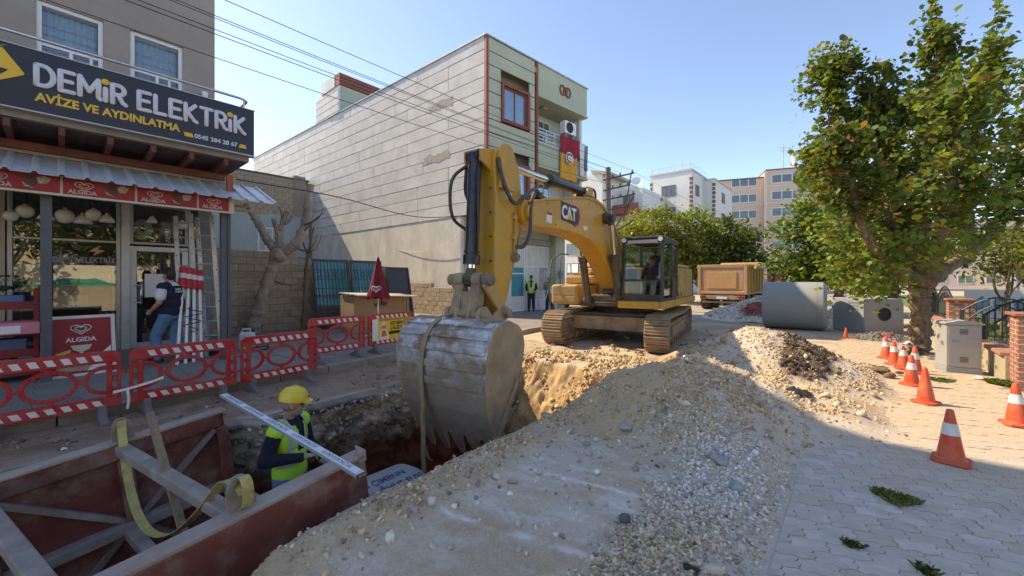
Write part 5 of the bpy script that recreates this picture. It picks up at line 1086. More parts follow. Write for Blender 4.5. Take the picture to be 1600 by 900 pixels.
    for s in (-1, 1): br_.sphere(H(s*.033, -.090, .026), .020, 8, 4, (1.0, .3, .22), hr)
    br_.build('eyebrows', hair or m_hair, t, smooth=True)
    return t
def face_to(dx, dy): return math.atan2(dx, -dy)      # local -Y turned towards (dx, dy)
# man in the trench, leaning on the box, looking along the trench to the right
wk = person('man in yellow helmet and lime vest standing in the trench at the box corner', (-4.52, 1.62, -1.27), face_to(.72, .45),
       dict(head=(-.01, -.05, 1.64), ell=(.27, -.02, 1.13), wrl=(.20, -.22, .98), elr=(-.29, .05, 1.15), wrr=(-.10, -.235, 1.14), knl=(.12, -.05, .49)), vox=.0065, top='navy', vest=m_hiv, helmet=True, hair=m_hair_g, beard=True, head_turn=R(38), head_tilt=R(8), gloves=True, curl=(.9, .7), hdir=((.1, -.9, -.35), (.8, -.4, -.1)), bulk=1.06)
# man at the shop door, seen from behind, about to step up
mn = person('man in navy waistcoat and blue jeans walking to the shop door', (-9.62, 1.40, .13), face_to(-.75, -.65),
       dict(elr=(-.26, .08, 1.12), wrr=(-.25, .0, .87), ell=(.25, .0, 1.13), wrl=(.2, -.2, .98), knl=(.10, -.20, .52), anl=(.10, -.14, .14), knr=(-.11, -.02, .49), anr=(-.12, .18, .10), head=(0, -.04, 1.62)), vox=.007, top='white', sleeves='short', vest=m_navycl, hair=m_hair, head_turn=R(-12), head_tilt=R(6), bulk=1.10)
text_obj('back_print', 'PARKI\nHİZMETLER', .045, (.10, .165, 1.36), (R(90), 0, R(180)), m_white, mn, .001, .001)
# operator in the cab
op = person('man in dark pullover sitting in the excavator cab', tuple(exc.matrix_basis @ V(.80, .96, .78)), EXR+R(90),
       dict(pel=(0, .0, .84), chest=(0, .03, 1.15), neck=(0, .02, 1.35), head=(0, -.01, 1.50), shl=(.19, .02, 1.29), shr=(-.19, .02, 1.29), ell=(.25, -.06, 1.05), wrl=(.24, -.30, 1.04), elr=(-.25, -.06, 1.05), wrr=(-.24, -.30, 1.04), hil=(.09, 0, .82), hir=(-.09, 0, .82), knl=(.13, -.44, .88), knr=(-.13, -.44, .88), anl=(.13, -.56, .56), anr=(-.13, -.56, .56)), vox=.009, top='navy', trousers=M('trousers_khaki', (.34, .33, .29), .9), hair=m_hair, head_turn=R(-10), head_tilt=R(10))
op.scale = (.92, .92, .92)
# two men by the shop of the pale building
p3_ = person('man in lime safety vest standing by the white shop door', (-12.15, 15.4, .13), face_to(.55, -.83), dict(wrl=(.17, -.16, 1.0), wrr=(-.17, -.16, 1.0)), vox=.011, top='black', trousers=M('trousers_dark', (.02, .025, .045), .9), vest=m_hiv, hair=m_hair, head_tilt=R(12))
p4_ = person('man in green vest bending behind a white tripod', (-11.75, 16.35, .13), face_to(.6, -.8), dict(chest=(0, -.08, 1.22), neck=(0, -.16, 1.40), head=(0, -.24, 1.53), shl=(.19, -.12, 1.34), shr=(-.19, -.12, 1.34), ell=(.24, -.25, 1.10), wrl=(.12, -.42, 1.15), elr=(-.24, -.25, 1.10), wrr=(-.12, -.42, 1.15)), vox=.011, top='green', trousers=M('trousers_dark', (.02, .025, .045), .9), vest=M('vest_olive', (.22, .30, .16), .9), hair=m_hair, head_tilt=R(20))
tp = thing('survey_tripod', 'white survey tripod in front of the man by the green pier', 'tripod', (-11.4, 15.9, .13))
for a in (0, 2.1, 4.2): MB().beam((.05*math.cos(a), .05*math.sin(a), 1.15), (.42*math.cos(a), .42*math.sin(a), 0), .05, .03).build('leg', m_white, tp)
MB().cyl((0, 0, 1.14), (0, 0, 1.19), .09, n=16).build('head_plate', m_steel, tp); MB().b2((-.06, -.06, 1.19), (.06, .06, 1.36)).cyl((0, -.1, 1.3), (0, .1, 1.3), .035, n=12).build('instrument', M('instrument_yellow', (.5, .4, .08), .5), tp, bevel=.01)
# ------------------------------------------------------------------ trench box
m_oxide = M('oxide_red_plate', (.21, .062, .05), .55, .25, var=.25, scale=2, dirt=(.34, .25, .20), damt=.75, dscale=2.6, dthr=.57, dsoft=.1, bump=.12, bscale=25)
m_rim = M('dusty_rim', (.42, .38, .335), .8, .1, var=.2, scale=6, dirt=(.22, .09, .07), damt=.8, dscale=3, dthr=.55, bump=.4, bscale=30)
m_strut = M('dusty_strut', (.36, .34, .31), .7, .2, var=.2, scale=5, dirt=(.14, .06, .05), damt=.6, dscale=3, bump=.2)
tbx = thing('trench_box', 'oxide red steel trench box with dusty rim and cross struts in the trench', 'trench box', (-4.10, 1.30, .27), rot=(R(6.5), 0, R(2.5)))
def T(mb, name, mat, parent=tbx, **k): return mb.build(name, mat, parent, **k)
HB, LB = 2.45, 4.2
far = T(MB().b2((-1.17, -LB, -HB), (-1.14, -.06, -.02)), 'far_plate', m_oxide); near = T(MB().b2((1.10, -LB, -HB), (1.16, .26, -.035)), 'near_plate', m_oxide, bevel=.008)
T(MB().b2((-1.22, -LB, -.02), (-1.07, -.04, .012)), 'rim', m_rim, far, bevel=.01); T(MB().b2((-1.14, -LB, -.16), (-1.085, -.10, -.021)), 'top_channel', m_oxide, far, bevel=.006)
T(MB().b2((1.02, -LB, -.036), (1.165, .27, .0)), 'rim', m_rim, near, bevel=.01); T(MB().prism([(1.165, .20), (1.165, .27), (1.0, .27)], (0, 0, -.06), (1, 0, 0), (0, 1, 0), (0, 0, .09)), 'rim_corner', m_rim, near, bevel=.006)
for i, y in enumerate((-.10, -.86, -1.68, -2.6, -3.5)):
    T(MB().b2((-1.14, y-.05, -HB), (-1.05, y+.05, -.165)), 'rib', m_oxide, far, bevel=.006); T(MB().b2((1.01, y-.05, -HB), (1.10, y+.05, -.04)), 'rib', m_oxide, near, bevel=.006)
for z in (-.80, -1.62):
    T(MB().b2((-1.135, -LB, z-.045), (-1.0, -.155, z+.045)), 'waler', m_strut, far, bevel=.006); T(MB().b2((.99, -LB, z-.045), (1.095, .1, z+.045)), 'waler', m_strut, near, bevel=.006)
for i in range(4):
    y1, y0 = ((-.16, -.80), (-.92, -1.62), (-1.74, -2.54), (-2.66, -3.44))[i]
    for z1, z0 in ((-.18, -.75), (-.86, -1.56)):
        a, b = ((y1, z1), (y0, z0)) if (i+(z1 < -.5)) % 2 == 0 else ((y0, z1), (y1, z0))
        if z1 < -.5: a, b = b, a
        T(MB().beam((-1.115, a[0], a[1]), (-1.115, b[0], b[1]), .05, .045, (1, 0, 0)), 'brace', m_strut, far)
for (ya, yb, z) in ((-.87, -.60, -.06), (-1.68, -1.36, -.05), (-.14, .10, -.80), (-.90, -.70, -.85), (-3.0, -2.9, -.06)):
    s_ = T(MB().beam((-1.06, ya, z), (1.03, yb, z+.0), .095, .095), 'cross_strut', m_strut, bevel=.012)
m_lug = M('lug_steel', (.24, .20, .17), .65, .4, var=.2, dirt=(.36, .31, .26), damt=.7, dscale=5)
def lug(loc, rz):
    mb = MB(); n = 12; out = [(-.15, -.12), (.15, -.12), (.13, .1)]+[(.105*math.cos(q), .13+.105*math.sin(q)) for q in np.linspace(.3, 2.84, 8)]+[(-.13, .1)]
    hole = [(.048*math.cos(2*math.pi*i/n), .125+.048*math.sin(2*math.pi*i/n)) for i in range(n)]
    bm = bmesh.new(); 
    # ring of quads between the outline and the hole
    ol = []
    for i in range(n):
        a = 2*math.pi*i/n; best = None
        d = (math.cos(a), math.sin(a)); 
        for j in range(len(out)):
            p, q_ = out[j], out[(j+1) % len(out)]; rx, ry = q_[0]-p[0], q_[1]-p[1]; den = d[0]*ry-d[1]*rx
            if abs(den) < 1e-9: continue
            px_, py_ = p[0], p[1]-.125; t = (px_*ry-py_*rx)/den; u = (px_*d[1]-py_*d[0])/den
            if t > 0 and -1e-6 <= u <= 1+1e-6 and (best is None or t > best): best = t
        ol.append((d[0]*best, .125+d[1]*best))
    for k in (0, 1):
        pass
    vs_ = [(x, y, z) for y in (-.02, .02) for ring in (ol, hole) for x, z in ring]; fs_ = []
    for i in range(n):
        j = (i+1) % n; fs_ += [(i, j, n+j, n+i), (2*n+i, 3*n+i, 3*n+j, 2*n+j), (i, 2*n+i, 2*n+j, j), (n+i, n+j, 3*n+j, 3*n+i)]
    mb.add(vs_, fs_); bm.free(); o = T(mb, 'lifting_lug', m_lug); o.location = loc; o.scale = (.56, .8, .62); o.rotation_euler = (0, 0, rz); return o
lug((1.06, -.56, .07), R(90)); lug((-1.13, -.84, .07), R(90))
m_strap = M('yellow_strap', (.52, .43, .14), .85, var=.2, scale=12, dirt=(.20, .16, .10), damt=.75, dscale=7, dthr=.55)
tm_ = Matrix.Translation(tbx.location) @ tbx.rotation_euler.to_matrix().to_4x4()
def TW(x, y, z): return tm_ @ V(x, y, z)
st_ = thing('yellow_strap', 'worn yellow lifting strap hanging between the two lugs of the trench box', 'strap', TW(-1.13, -.84, .24))
o0 = Vector(st_.location); A_, B_ = TW(-1.13, -.84, .155), TW(1.06, -.56, .145)
pts = [(A_+V(-.10, .0, -.02)), A_]; 
for i in range(1, 15):
    f = i/15; p = A_.lerp(B_, f); p.z -= .62*(1-(2*f-.92)**2*1.15 if abs(2*f-.92) < .93 else 0)*1.0; p.y -= .10*math.sin(f*math.pi); pts.append(p)
pts += [B_, B_+V(.04, .02, -.05)]
ribbon(MB(), [p-o0 for p in spline(pts, 3)], .062, (.25, 1, .1), .003).build('strap', m_strap, st_, smooth=30)
ribbon(MB(), [p-o0 for p in spline([B_+V(-.10, -.02, -.07), B_+V(-.03, 0, .03), B_+V(.03, .02, .06), B_+V(.08, .03, 0), B_+V(.06, .03, -.12), B_+V(.0, .01, -.16)], 4)], .062, (.1, 1, .0), .003).build('strap_loop', m_strap, st_, smooth=30)
ribbon(MB(), [p-o0 for p in spline([A_+V(.03, 0, -.14), A_+V(.02, 0, .02), A_+V(-.03, 0, .05), A_+V(-.08, 0, 0), A_+V(-.08, 0, -.12)], 4)], .062, (0, 1, 0), .003).build('strap_loop', m_strap, st_, smooth=30)
sk_ = thing('wooden_stake', 'weathered wooden stake standing against the cross strut inside the trench box', 'stake', (-3.92, .42, -1.0))
MB().beam((.68, .26, .33), (-.60, .10, 1.55), .05, .045).build('stake', M('weathered_wood', (.26, .185, .12), .85, var=.3, scale=4, stretch=(6, 6, .6), bump=.4), sk_, bevel=.004)
lv = thing('straightedge', 'long printed aluminium straightedge lying across two corners of the trench box', 'straightedge', (0, 0, 0))
def ptw(u, v, t):
    a = (u-800)/620; S_, C_ = math.sin(R(41.05)), math.cos(R(41.05)); return V(t*(-S_+a*C_), t*(C_+a*S_), 1.68+(437-v)/620*t)
pa, pb = V(-5.36, 1.22, .395), V(-2.71, 1.46, .255)
lv.location = (pa+pb)/2; dd = (pb-pa); ll = dd.length; lv.rotation_euler = dd.to_track_quat('X', 'Z').to_euler()
MB().b2((-ll/2, -.036, -.014), (ll/2, .036, .014)).build('bar', M('anodised_bar', (.50, .55, .60), .3, .6, var=.1, dirt=(.4, .38, .35), damt=.3), lv, bevel=.003)
MB().b2((-ll/2, -.038, -.016), (-ll/2+.02, .038, .016)).b2((ll/2-.02, -.038, -.016), (ll/2, .038, .016)).build('end_cap', m_dks, lv)
MB().b2((-ll/2+.05, -.028, .0145), (ll/2-.05, .028, .0155)).build('printed_film', M('film_white', (.62, .68, .76), .35, var=.05), lv)
m_ink = M('blue_ink', (.03, .055, .16), .6)
for i in range(5): text_obj('bar_print', 'ALÜMİNYUM MASTAR', .055, (-ll/2+.12+i*.5, -.018, .0158), (0, 0, 0), m_ink, lv, .0004, 0, squeeze=.40/text_w('ALÜMİNYUM MASTAR', .055))
# concrete pipe lying in the trench
m_conc = M('pipe_concrete', (.29, .315, .33), .75, var=.10, scale=2.2, dirt=(.27, .25, .22), damt=.4, dscale=2.4, bump=.2, bscale=50)
def pipe(name, label, loc, rot, r, L_, bell=True):
    t = thing(name, label, 'concrete pipe', loc, rot=rot); th = .12
    pr = [(r-th, 0), (r-.012, 0), (r, .012), (r, L_-.26), (r-.008, L_-.255), (r-.008, L_-.245), (r, L_-.24), (r-.01, L_-.1), (r-.085, L_-.02), (r-.1, L_), (r-th, L_), (r-th, 0)] if bell else [(r-th, 0), (r-.02, 0), (r, .02), (r, L_-.08), (r-.05, L_-.0), (r-th, L_), (r-th, 0)]
    MB().lathe(pr, 56, axis='x').build('shell', m_conc, t, smooth=25); return t
pt_ = pipe('trench_pipe', 'blue printed concrete pipe lying in the trench beside the box', (-3.92, .62, -1.33), (0, 0, R(90)), .82, 2.2, False)
for k_, (txt, an, w_, off) in enumerate((('PİHÇSN ÇIMBNN', 4, .80, .83), ('OZAN YAĞMUR SUYU', 17, 1.0, .80), ('BETON BORU 1600', 30, 1.0, .78))):
    a = R(an); r = .8215; o = text_obj('blue_print', txt, .145, (0, 0, 0), (0, 0, 0), m_ink, pt_, .001, .001, squeeze=w_/text_w(txt, .145, .001))
    o.location = (off+.35, -r*math.sin(a), r*math.cos(a)); o.rotation_euler = (a, 0, 0)
# ------------------------------------------------------------------ pipe, manhole, heaps, truck, car up the road
pipe('concrete_pipe', 'large grey concrete pipe lying across the roadside beyond the gravel heaps', (-2.50, 16.55, .80), (0, 0, R(3)), .80, 1.75)
mhz = R(40); mh = thing('manhole_chamber', 'grey concrete manhole chamber with a round hole near the big tree', 'manhole chamber', (.16, 16.5, 0), mhz)
sx_, sy_, sz_ = 1.2, 1.25, 1.08
MB().b2((0, 0.02, 0), (sx_, sy_, sz_)).build('body', m_conc, mh, bevel=.02)
bm_ = MB(); n = 24; ring_o = []; hx, hz_, hr_ = .62, .60, .21
vs_ = []; 
for i in range(n):
    a = 2*math.pi*i/n; c_, s_ = math.cos(a), math.sin(a); k = min(((sx_-hx) if c_ > 0 else hx)/max(abs(c_), 1e-6), ((sz_-hz_) if s_ > 0 else hz_)/max(abs(s_), 1e-6)); vs_.append((hx+c_*k, 0, hz_+s_*k))
for i in range(n): a = 2*math.pi*i/n; vs_.append((hx+hr_*math.cos(a), 0, hz_+hr_*math.sin(a)))
for i in range(n): a = 2*math.pi*i/n; vs_.append((hx+hr_*math.cos(a), .019, hz_+hr_*math.sin(a)))
bm_.add(vs_, [(i, (i+1) % n, n+(i+1) % n, n+i) for i in range(n)]+[(n+i, n+(i+1) % n, 2*n+(i+1) % n, 2*n+i) for i in range(n)]); bm_.build('front_face', m_conc, mh)
MB().cyl((hx, .012, hz_), (hx, .0185, hz_), hr_*.99, n=24).build('hole', m_dark, mh); MB().tube([(hx+(hr_-.02)*math.cos(q), .006, hz_+(hr_-.02)*math.sin(q)) for q in np.linspace(0, 2*math.pi, 25)], .02, 6).build('rubber_seal', m_black, mh)
for i in range(3): text_obj('blue_print', 'YAĞMUR SUYU', .10, (-.0015, .62, .90-i*.10), (R(90), 0, R(-90)), m_ink, mh, .001, 0, squeeze=.42/text_w('YAĞMUR SUYU', .10))
def stone_shapes(k=6):
    out = []
    for i in range(k):
        bm = bmesh.new(); bmesh.ops.create_icosphere(bm, subdivisions=1 if 0 else 1, radius=1)
        bmesh.ops.delete(bm, geom=[], context='VERTS'); vs_ = np.array([v.co[:] for v in bm.verts]); fs_ = np.array([[v.index for v in f.verts] for f in bm.faces]); bm.free()
        vs_ = vs_*(1+.28*RNG.standard_normal((len(vs_), 1)))*np.array([1, RNG.uniform(.65, .95), RNG.uniform(.5, .8)]); out.append((vs_, fs_))
    return out
def ico(k=8):
    out = []
    g_ = (1+5**.5)/2; v0 = np.array([(-1, g_, 0), (1, g_, 0), (-1, -g_, 0), (1, -g_, 0), (0, -1, g_), (0, 1, g_), (0, -1, -g_), (0, 1, -g_), (g_, 0, -1), (g_, 0, 1), (-g_, 0, -1), (-g_, 0, 1)])/1.9
    f0 = np.array([(0, 11, 5), (0, 5, 1), (0, 1, 7), (0, 7, 10), (0, 10, 11), (1, 5, 9), (5, 11, 4), (11, 10, 2), (10, 7, 6), (7, 1, 8), (3, 9, 4), (3, 4, 2), (3, 2, 6), (3, 6, 8), (3, 8, 9), (4, 9, 5), (2, 4, 11), (6, 2, 10), (8, 6, 7), (9, 8, 1)])
    for i in range(k): out.append((v0*(1+.32*RNG.standard_normal((12, 1)))*np.array([1, RNG.uniform(.6, .95), RNG.uniform(.45, .8)]), f0))
    return out
ICO = ico()
m_stone = vcol_mat('crushed_stone', .9, .3, 90, .12, 40)
def scatter(name, P_, sizes, cols, label=None, parent=None, sink=.25):
    "all stones of one field as ONE mesh"
    n = len(P_); A = []; F = []; Cc = []; off = 0
    idx = RNG.integers(0, len(ICO), n)
    for k in range(len(ICO)):
        sel = np.where(idx == k)[0]
        if not len(sel): continue
        v, f = ICO[k]; m = len(sel); q = RNG.standard_normal((m, 4)); q /= np.linalg.norm(q, axis=1)[:, None]; w, x, y, z = q.T
        Rm = np.stack([np.stack([1-2*(y*y+z*z), 2*(x*y-z*w), 2*(x*z+y*w)], -1), np.stack([2*(x*y+z*w), 1-2*(x*x+z*z), 2*(y*z-x*w)], -1), np.stack([2*(x*z-y*w), 2*(y*z+x*w), 1-2*(x*x+y*y)], -1)], 1)
        vv = np.einsum('mij,vj->mvi', Rm, v)*sizes[sel][:, None, None]+P_[sel][:, None, :]+np.array([0, 0, 1])*(sizes[sel]*sink)[:, None, None]
        A.append(vv.reshape(-1, 3)); F.append((f[None]+(np.arange(m)*len(v))[:, None, None]+off).reshape(-1, 3)); Cc.append(np.repeat(cols[sel], len(v), 0)); off += m*len(v)
    o = np_mesh(name, np.concatenate(A), np.concatenate(F), m_stone, np.concatenate(Cc), False, parent); o['kind'] = 'stuff'
    if label: o['label'] = label
    return o
def stone_cols(n, base=(.47, .43, .37), sp=.12):
    b = np.array(base); t = RNG.random(n)[:, None]; c = b*(1+sp*RNG.standard_normal((n, 1))*2); c = np.where(t < .16, c*np.array([1.3, 1.3, 1.3]), c); c = np.where(t > .88, c*np.array([.75, .78, .85]), c); c = np.where((t > .6) & (t < .75), c*np.array([1.05, .88, .68]), c); return np.clip(c, .02, .85)
def mound(name, label, cx, cy, h, rx, ry, col, n, size, redside=None):
    nx = 40; u = np.linspace(-1, 1, nx); U, W_ = np.meshgrid(u, u); r = np.sqrt(U*U+W_*W_)+.10*(fbm(U*3+cx, W_*3+cy, 4)-.5); Z = h*np.clip(1.05-r, 0, 1)**.9*1.0-.02+.03*(fbm(U*9, W_*9, 3)-.5)
    X_ = cx+U*rx; Y_ = cy+W_*ry; J = np.arange(nx-1)[:, None]*nx+np.arange(nx-1)[None]; q = np.stack([J, J+1, J+nx+1, J+nx], -1).reshape(-1, 4)
    cc = np.broadcast_to(np.array(col), (nx*nx, 3)).copy()
    def cf(x, y, cc):
        if redside is not None: m = sstep(.35, .7, np.exp(-(((x-redside[0])/redside[2])**2+((y-redside[1])/redside[2])**2))+.4*(fbm(x*6, y*6, 4)-.5)); cc = lerp3(cc, np.array((.30, .05, .04)), m*.9)
        return cc
    cc = cf(X_.ravel(), Y_.ravel(), cc); o = np_mesh(name, np.stack([X_, Y_, Z], -1).reshape(-1, 3), q, m_ground, cc, True); tag(o, label, 'gravel heap')
    th = RNG.random(n)*2*math.pi; rr_ = np.sqrt(RNG.random(n))*.98; zx = np.cos(th)*rr_; zy = np.sin(th)*rr_; ii = np.clip(((zx+1)/2*(nx-1)).round().astype(int), 0, nx-1); jj = np.clip(((zy+1)/2*(nx-1)).round().astype(int), 0, nx-1)
    Pn = np.stack([cx+zx*rx, cy+zy*ry, Z[jj, ii]], -1); sc_ = stone_cols(n, col, .08); sc_ = cf(Pn[:, 0], Pn[:, 1], sc_); s2 = scatter('gravel', Pn, RNG.uniform(.6, 1.3, n)*size, sc_, None, o); return o
mound('gravel_heap', 'pale gravel heap with a red patch left of the big concrete pipe', -3.15, 20.2, .98, 2.3, 2.6, (.58, .52, .43), 2500, .035, (-3.05, 18.7, .85))
mound('gravel_heap', 'small sandy heap between the concrete pipe and the manhole chamber', -.45, 19.6, .75, .9, 1.4, (.50, .44, .34), 900, .035)
mound('soil_heap', 'low dark grey soil heap in front of the manhole chamber', .55, 15.35, .22, .8, .7, (.17, .155, .145), 300, .03)
# dump truck seen from behind
m_org = M('truck_orange', (.52, .22, .08), .6, var=.12, scale=1.5, dirt=(.46, .33, .22), damt=.85, dscale=1.4, dthr=.45, bump=.1); m_orgd = M('truck_yellow', (.55, .31, .07), .55, var=.1, dirt=(.44, .32, .20), damt=.65, dscale=1.5)
tk = thing('dump_truck', 'orange dump truck parked with its dusty tailgate towards the works', 'dump truck', (-5.55, 23.7, 0))
MB().b2((-1.2, .06, .88), (1.2, 4.4, .98)).b2((-1.2, .06, .98), (-1.12, 4.4, 2.45)).b2((1.12, .06, .98), (1.2, 4.4, 2.45)).b2((-1.12, 4.3, .98), (1.12, 4.4, 2.6)).build('tipper_body', m_orgd, tk, bevel=.02)
for i in range(6): MB().b2((1.2, .15+i*.8, .98), (1.27, .27+i*.8, 2.4)).build('side_rib', m_orgd, tk, bevel=.01)
MB().b2((1.2, .06, 2.32), (1.29, 4.4, 2.47)).b2((-1.29, .06, 2.32), (-1.2, 4.4, 2.47)).build('top_rail', m_org, tk, bevel=.01)
tg = MB().b2((-1.05, .0, 1.1), (1.05, .05, 2.32)).build('tailgate', m_org, tk, bevel=.02); frame_mb(MB(), 2.44, 1.6, .16, .08).build('tailgate_frame', m_org, tg, bevel=.02).location = (-1.22, -.04, .9)
MB().b2((-.72, -.03, 1.2), (.72, -.0, 2.1)).build('tailgate_panel', M('dusty_orange', (.55, .25, .08), .6, dirt=(.5, .36, .22), damt=.7, dscale=1.2), tg, bevel=.05)
MB().b2((-.5, .3, .55), (.5, 6.3, .88)).b2((-1.1, -.02, .62), (1.1, .06, .84)).b2((-1.0, .1, .40), (1.0, .16, .5)).build('chassis', m_mud, tk)
for x in (-.95, .95): MB().b2((x-.14, -.05, .66), (x+.14, -.02, .8)).build('tail_lamp', M('lamp_red', (.35, .02, .02), .3), tk)
MB().b2((-.26, -.04, .64), (.26, -.025, .76)).build('number_plate', m_white, tk)
for y in (.75, 2.1, 5.5):
    for x in (-.92, .92):
        w_ = MB().lathe([(.25, -.24), (.46, -.24), (.50, -.16), (.50, .16), (.46, .24), (.25, .24)], 24, axis='x').build('wheel', m_black, tk, smooth=40); w_.location = (x, y, .5); MB().cyl((-.15, 0, 0), (.15, 0, 0), .27, n=16).build('rim', m_mud, w_).location = (0, 0, 0)
MB().b2((-1.15, 4.5, .8), (1.15, 6.5, 2.75)).build('driver_cab', m_orgd, tk, bevel=.1, seg=3); MB().b2((1.151, 5.2, 1.7), (1.16, 6.3, 2.5)).build('side_window', m_glass_far, tk)
MB().tube([(1.2, 6.3, 2.0), (1.5, 6.4, 2.1), (1.5, 6.4, 1.7)], .03, 6).b2((1.4, 6.35, 1.6), (1.6, 6.42, 2.1)).build('mirror', m_dks, tk)
def car(label, loc, rz, body, group=None):
    t = thing('parked_car', label, 'car', loc, rz, group)
    prof_ = [(-2.05, .28), (-2.08, .62), (-1.95, .85), (-1.5, .92), (-1.0, 1.36), (-.4, 1.46), (.45, 1.42), (1.05, .98), (1.85, .84), (2.05, .62), (2.05, .28)]
    MB().prism(prof_, (0, -.82, 0), (1, 0, 0), (0, 0, 1), (0, 1.64, 0)).build('body', body, t, bevel=.09, seg=3)
    for y in (-.83, .822): MB().prism([(-1.38, .93), (-.95, 1.30), (-.05, 1.38), (-.05, .93)], (0, y, 0), (1, 0, 0), (0, 0, 1), (0, .008, 0)).prism([(.05, .93), (.05, 1.38), (.42, 1.35), (.92, .96)], (0, y, 0), (1, 0, 0), (0, 0, 1), (0, .008, 0)).build('side_window', m_glass_far, t)
    MB().add([(-1.56, -.62, .95), (-1.56, .62, .95), (-1.06, .55, 1.36), (-1.06, -.55, 1.36)], [(0, 1, 2, 3)]).build('rear_window', m_glass_far, t); MB().add([(1.12, -.66, .98), (1.12, .66, .98), (.55, .58, 1.40), (.55, -.58, 1.40)], [(0, 1, 2, 3)]).build('windscreen', m_glass_far, t)
    for x in (-1.28, 1.28):
        for y in (-.75, .75): w_ = MB().lathe([(.16, -.09), (.28, -.09), (.31, -.05), (.31, .05), (.28, .09), (.16, .09)], 20, axis='y').build('wheel', m_black, t, smooth=40); w_.location = (x, y, .31); MB().cyl((0, -.07, 0), (0, .07, 0), .18, n=14).build('rim', m_steel, w_)
    for y in (-.62, .62): MB().b2((-2.09, y-.16, .62), (-2.03, y+.16, .78)).build('tail_lamp', MATS['lamp_red'], t); MB().b2((2.0, y-.18, .60), (2.06, y+.18, .74)).build('headlight', m_chrome, t)
    return t
m_carw = M('car_white', (.70, .70, .70), .25, var=.03, coat=.5); m_cars = M('car_silver', (.40, .42, .44), .25, .6, var=.03); m_card = M('car_dark', (.03, .04, .05), .25, var=.03)
car('white hatchback parked beyond the dump truck', (-4.55, 33.5, 0), R(75), m_carw)
car('silver saloon parked in front of the beige apartment block', (-7.6, 37, 0), R(95), m_cars)
car('dark car parked behind the two men by the green pier', (-11.6, 20.2, .05), R(80), m_card)
"""behind the machine: a parked loader under a mustard canopy"""
cn = thing('shop_canopy', 'mustard sloping canopy over the next shop beyond the pale building', 'canopy', (-10.9, 19.2, 0), RZF)
MB().add([(0, 0, 2.55), (2.6, 0, 2.55), (2.6, 1.3, 3.15), (0, 1.3, 3.15)], [(0, 1, 2, 3)]).build('sheet', M('canopy_mustard', (.42, .25, .06), .8), cn).modifiers.new('thick', 'SOLIDIFY').thickness = .03
for x in (.05, 2.55): MB().cyl((x, .05, 0), (x, .05, 2.53), .03, n=8).build('post', m_dks, cn)
# ------------------------------------------------------------------ barriers
m_barr = M('barrier_red', (.50, .010, .018), .42, var=.12, scale=2, rnd=.07, dirt=(.32, .16, .12), damt=.6, dscale=4, dthr=.56); m_ref = M('reflective_white', (.72, .71, .70), .45, var=.08, dirt=(.45, .36, .30), damt=.5, dscale=9, dthr=.58)
m_foot = M('barrier_foot', (.12, .125, .13), .7, var=.2, dirt=(.28, .22, .17), damt=.5, dscale=5)
def ring_band(mb, cx, cz, rx, rz, w, a0, a1, n, d=.022):
    for i in range(n):
        q0, q1 = R(a0+(a1-a0)*i/n), R(a0+(a1-a0)*(i+1)/n); P4 = []
        for q in (q0, q1):
            for k in (-w/2, w/2): P4.append((cx+(rx+k)*math.cos(q), cz+(rz+k)*math.sin(q)))
        mb.prism([P4[0], P4[1], P4[3], P4[2]], (0, -d, 0), (1, 0, 0), (0, 0, 1), (0, 2*d, 0))
def make_barrier():
    t = thing('safety_barrier', 'x', 'barrier', (0, 0, 0), 0, 'red plastic barriers along the kerb'); w = .565; z0, z1 = .17, .835; d = .026
    m = MB()
    m.prism([(-w, z1-.14), (-w, z1-.05), (-w+.06, z1), (w-.06, z1), (w, z1-.05), (w, z1-.14)], (0, -d, 0), (1, 0, 0), (0, 0, 1), (0, 2*d, 0))
    m.prism([(-w, z0+.02), (-w+.02, z0), (w-.02, z0), (w, z0+.02), (w, z0+.125), (-w, z0+.125)], (0, -d, 0), (1, 0, 0), (0, 0, 1), (0, 2*d, 0))
    for s in (-1, 1):
        x0, x1 = sorted((s*w, s*(w-.03))); m.b2((x0, -d+.002, z0+.126), (x1, d-.002, z1-.141)); x0, x1 = sorted((s*(w-.075), s*(w-.125))); m.b2((x0, -d+.002, z0+.126), (x1, d-.002, z1-.141))
        for zz in (.36, .50, .63): x0, x1 = sorted((s*(w-.03), s*(w-.075))); m.b2((x0, -d+.004, zz-.03), (x1, d-.004, zz+.03))
        ring_band(m, s*(w-.125), .495, .17, .15, .042, 90 if s > 0 else -90, 270 if s > 0 else 90, 10)
        m.b2((min(s*.185, s*.28), -.02, .475), (max(s*.185, s*.28), .02, .515))
    ring_band(m, 0, .495, .20, .155, .045, 0, 360, 24); m.b2((-.025, -.02, .66), (.025, .02, z1-.139)); m.b2((-.025, -.02, z0+.124), (.025, .02, .335))
    m.build('frame', m_barr, t, bevel=.006, seg=1)
    for zz, hh in ((z1-.075, .035), (z0+.063, .032)):
        s_ = MB()
        for i in range(7):
            x = -.36+i*.12
            for y in (-d-.002, d-.0015): s_.prism([(x-.035-.012, hh), (x+.030-.012, hh), (x+.052, -hh), (x-.013, -hh)], (0, y, zz), (1, 0, 0), (0, 0, 1), (0, .0035, 0))
        tag(s_.build('reflective_stripe', m_ref, t), kind='stuff')
    for s in (-1, 1): MB().prism([(-.24, 0), (.24, 0), (.24, .035), (.06, .10), (.05, .20), (-.05, .20), (-.06, .10), (-.24, .035)], (s*(w-.16)-.035, 0, 0), (0, 1, 0), (0, 0, 1), (.07, 0, 0)).build('foot', m_foot, t, bevel=.008)
    MB().cyl((w+.01, 0, .34), (w+.01, 0, .37), .045, n=10).build('hinge_lug', m_barr, t); MB().cyl((w+.01, 0, .55), (w+.01, 0, .58), .045, n=10).build('hinge_lug', m_barr, t); return t
b0_ = make_barrier()
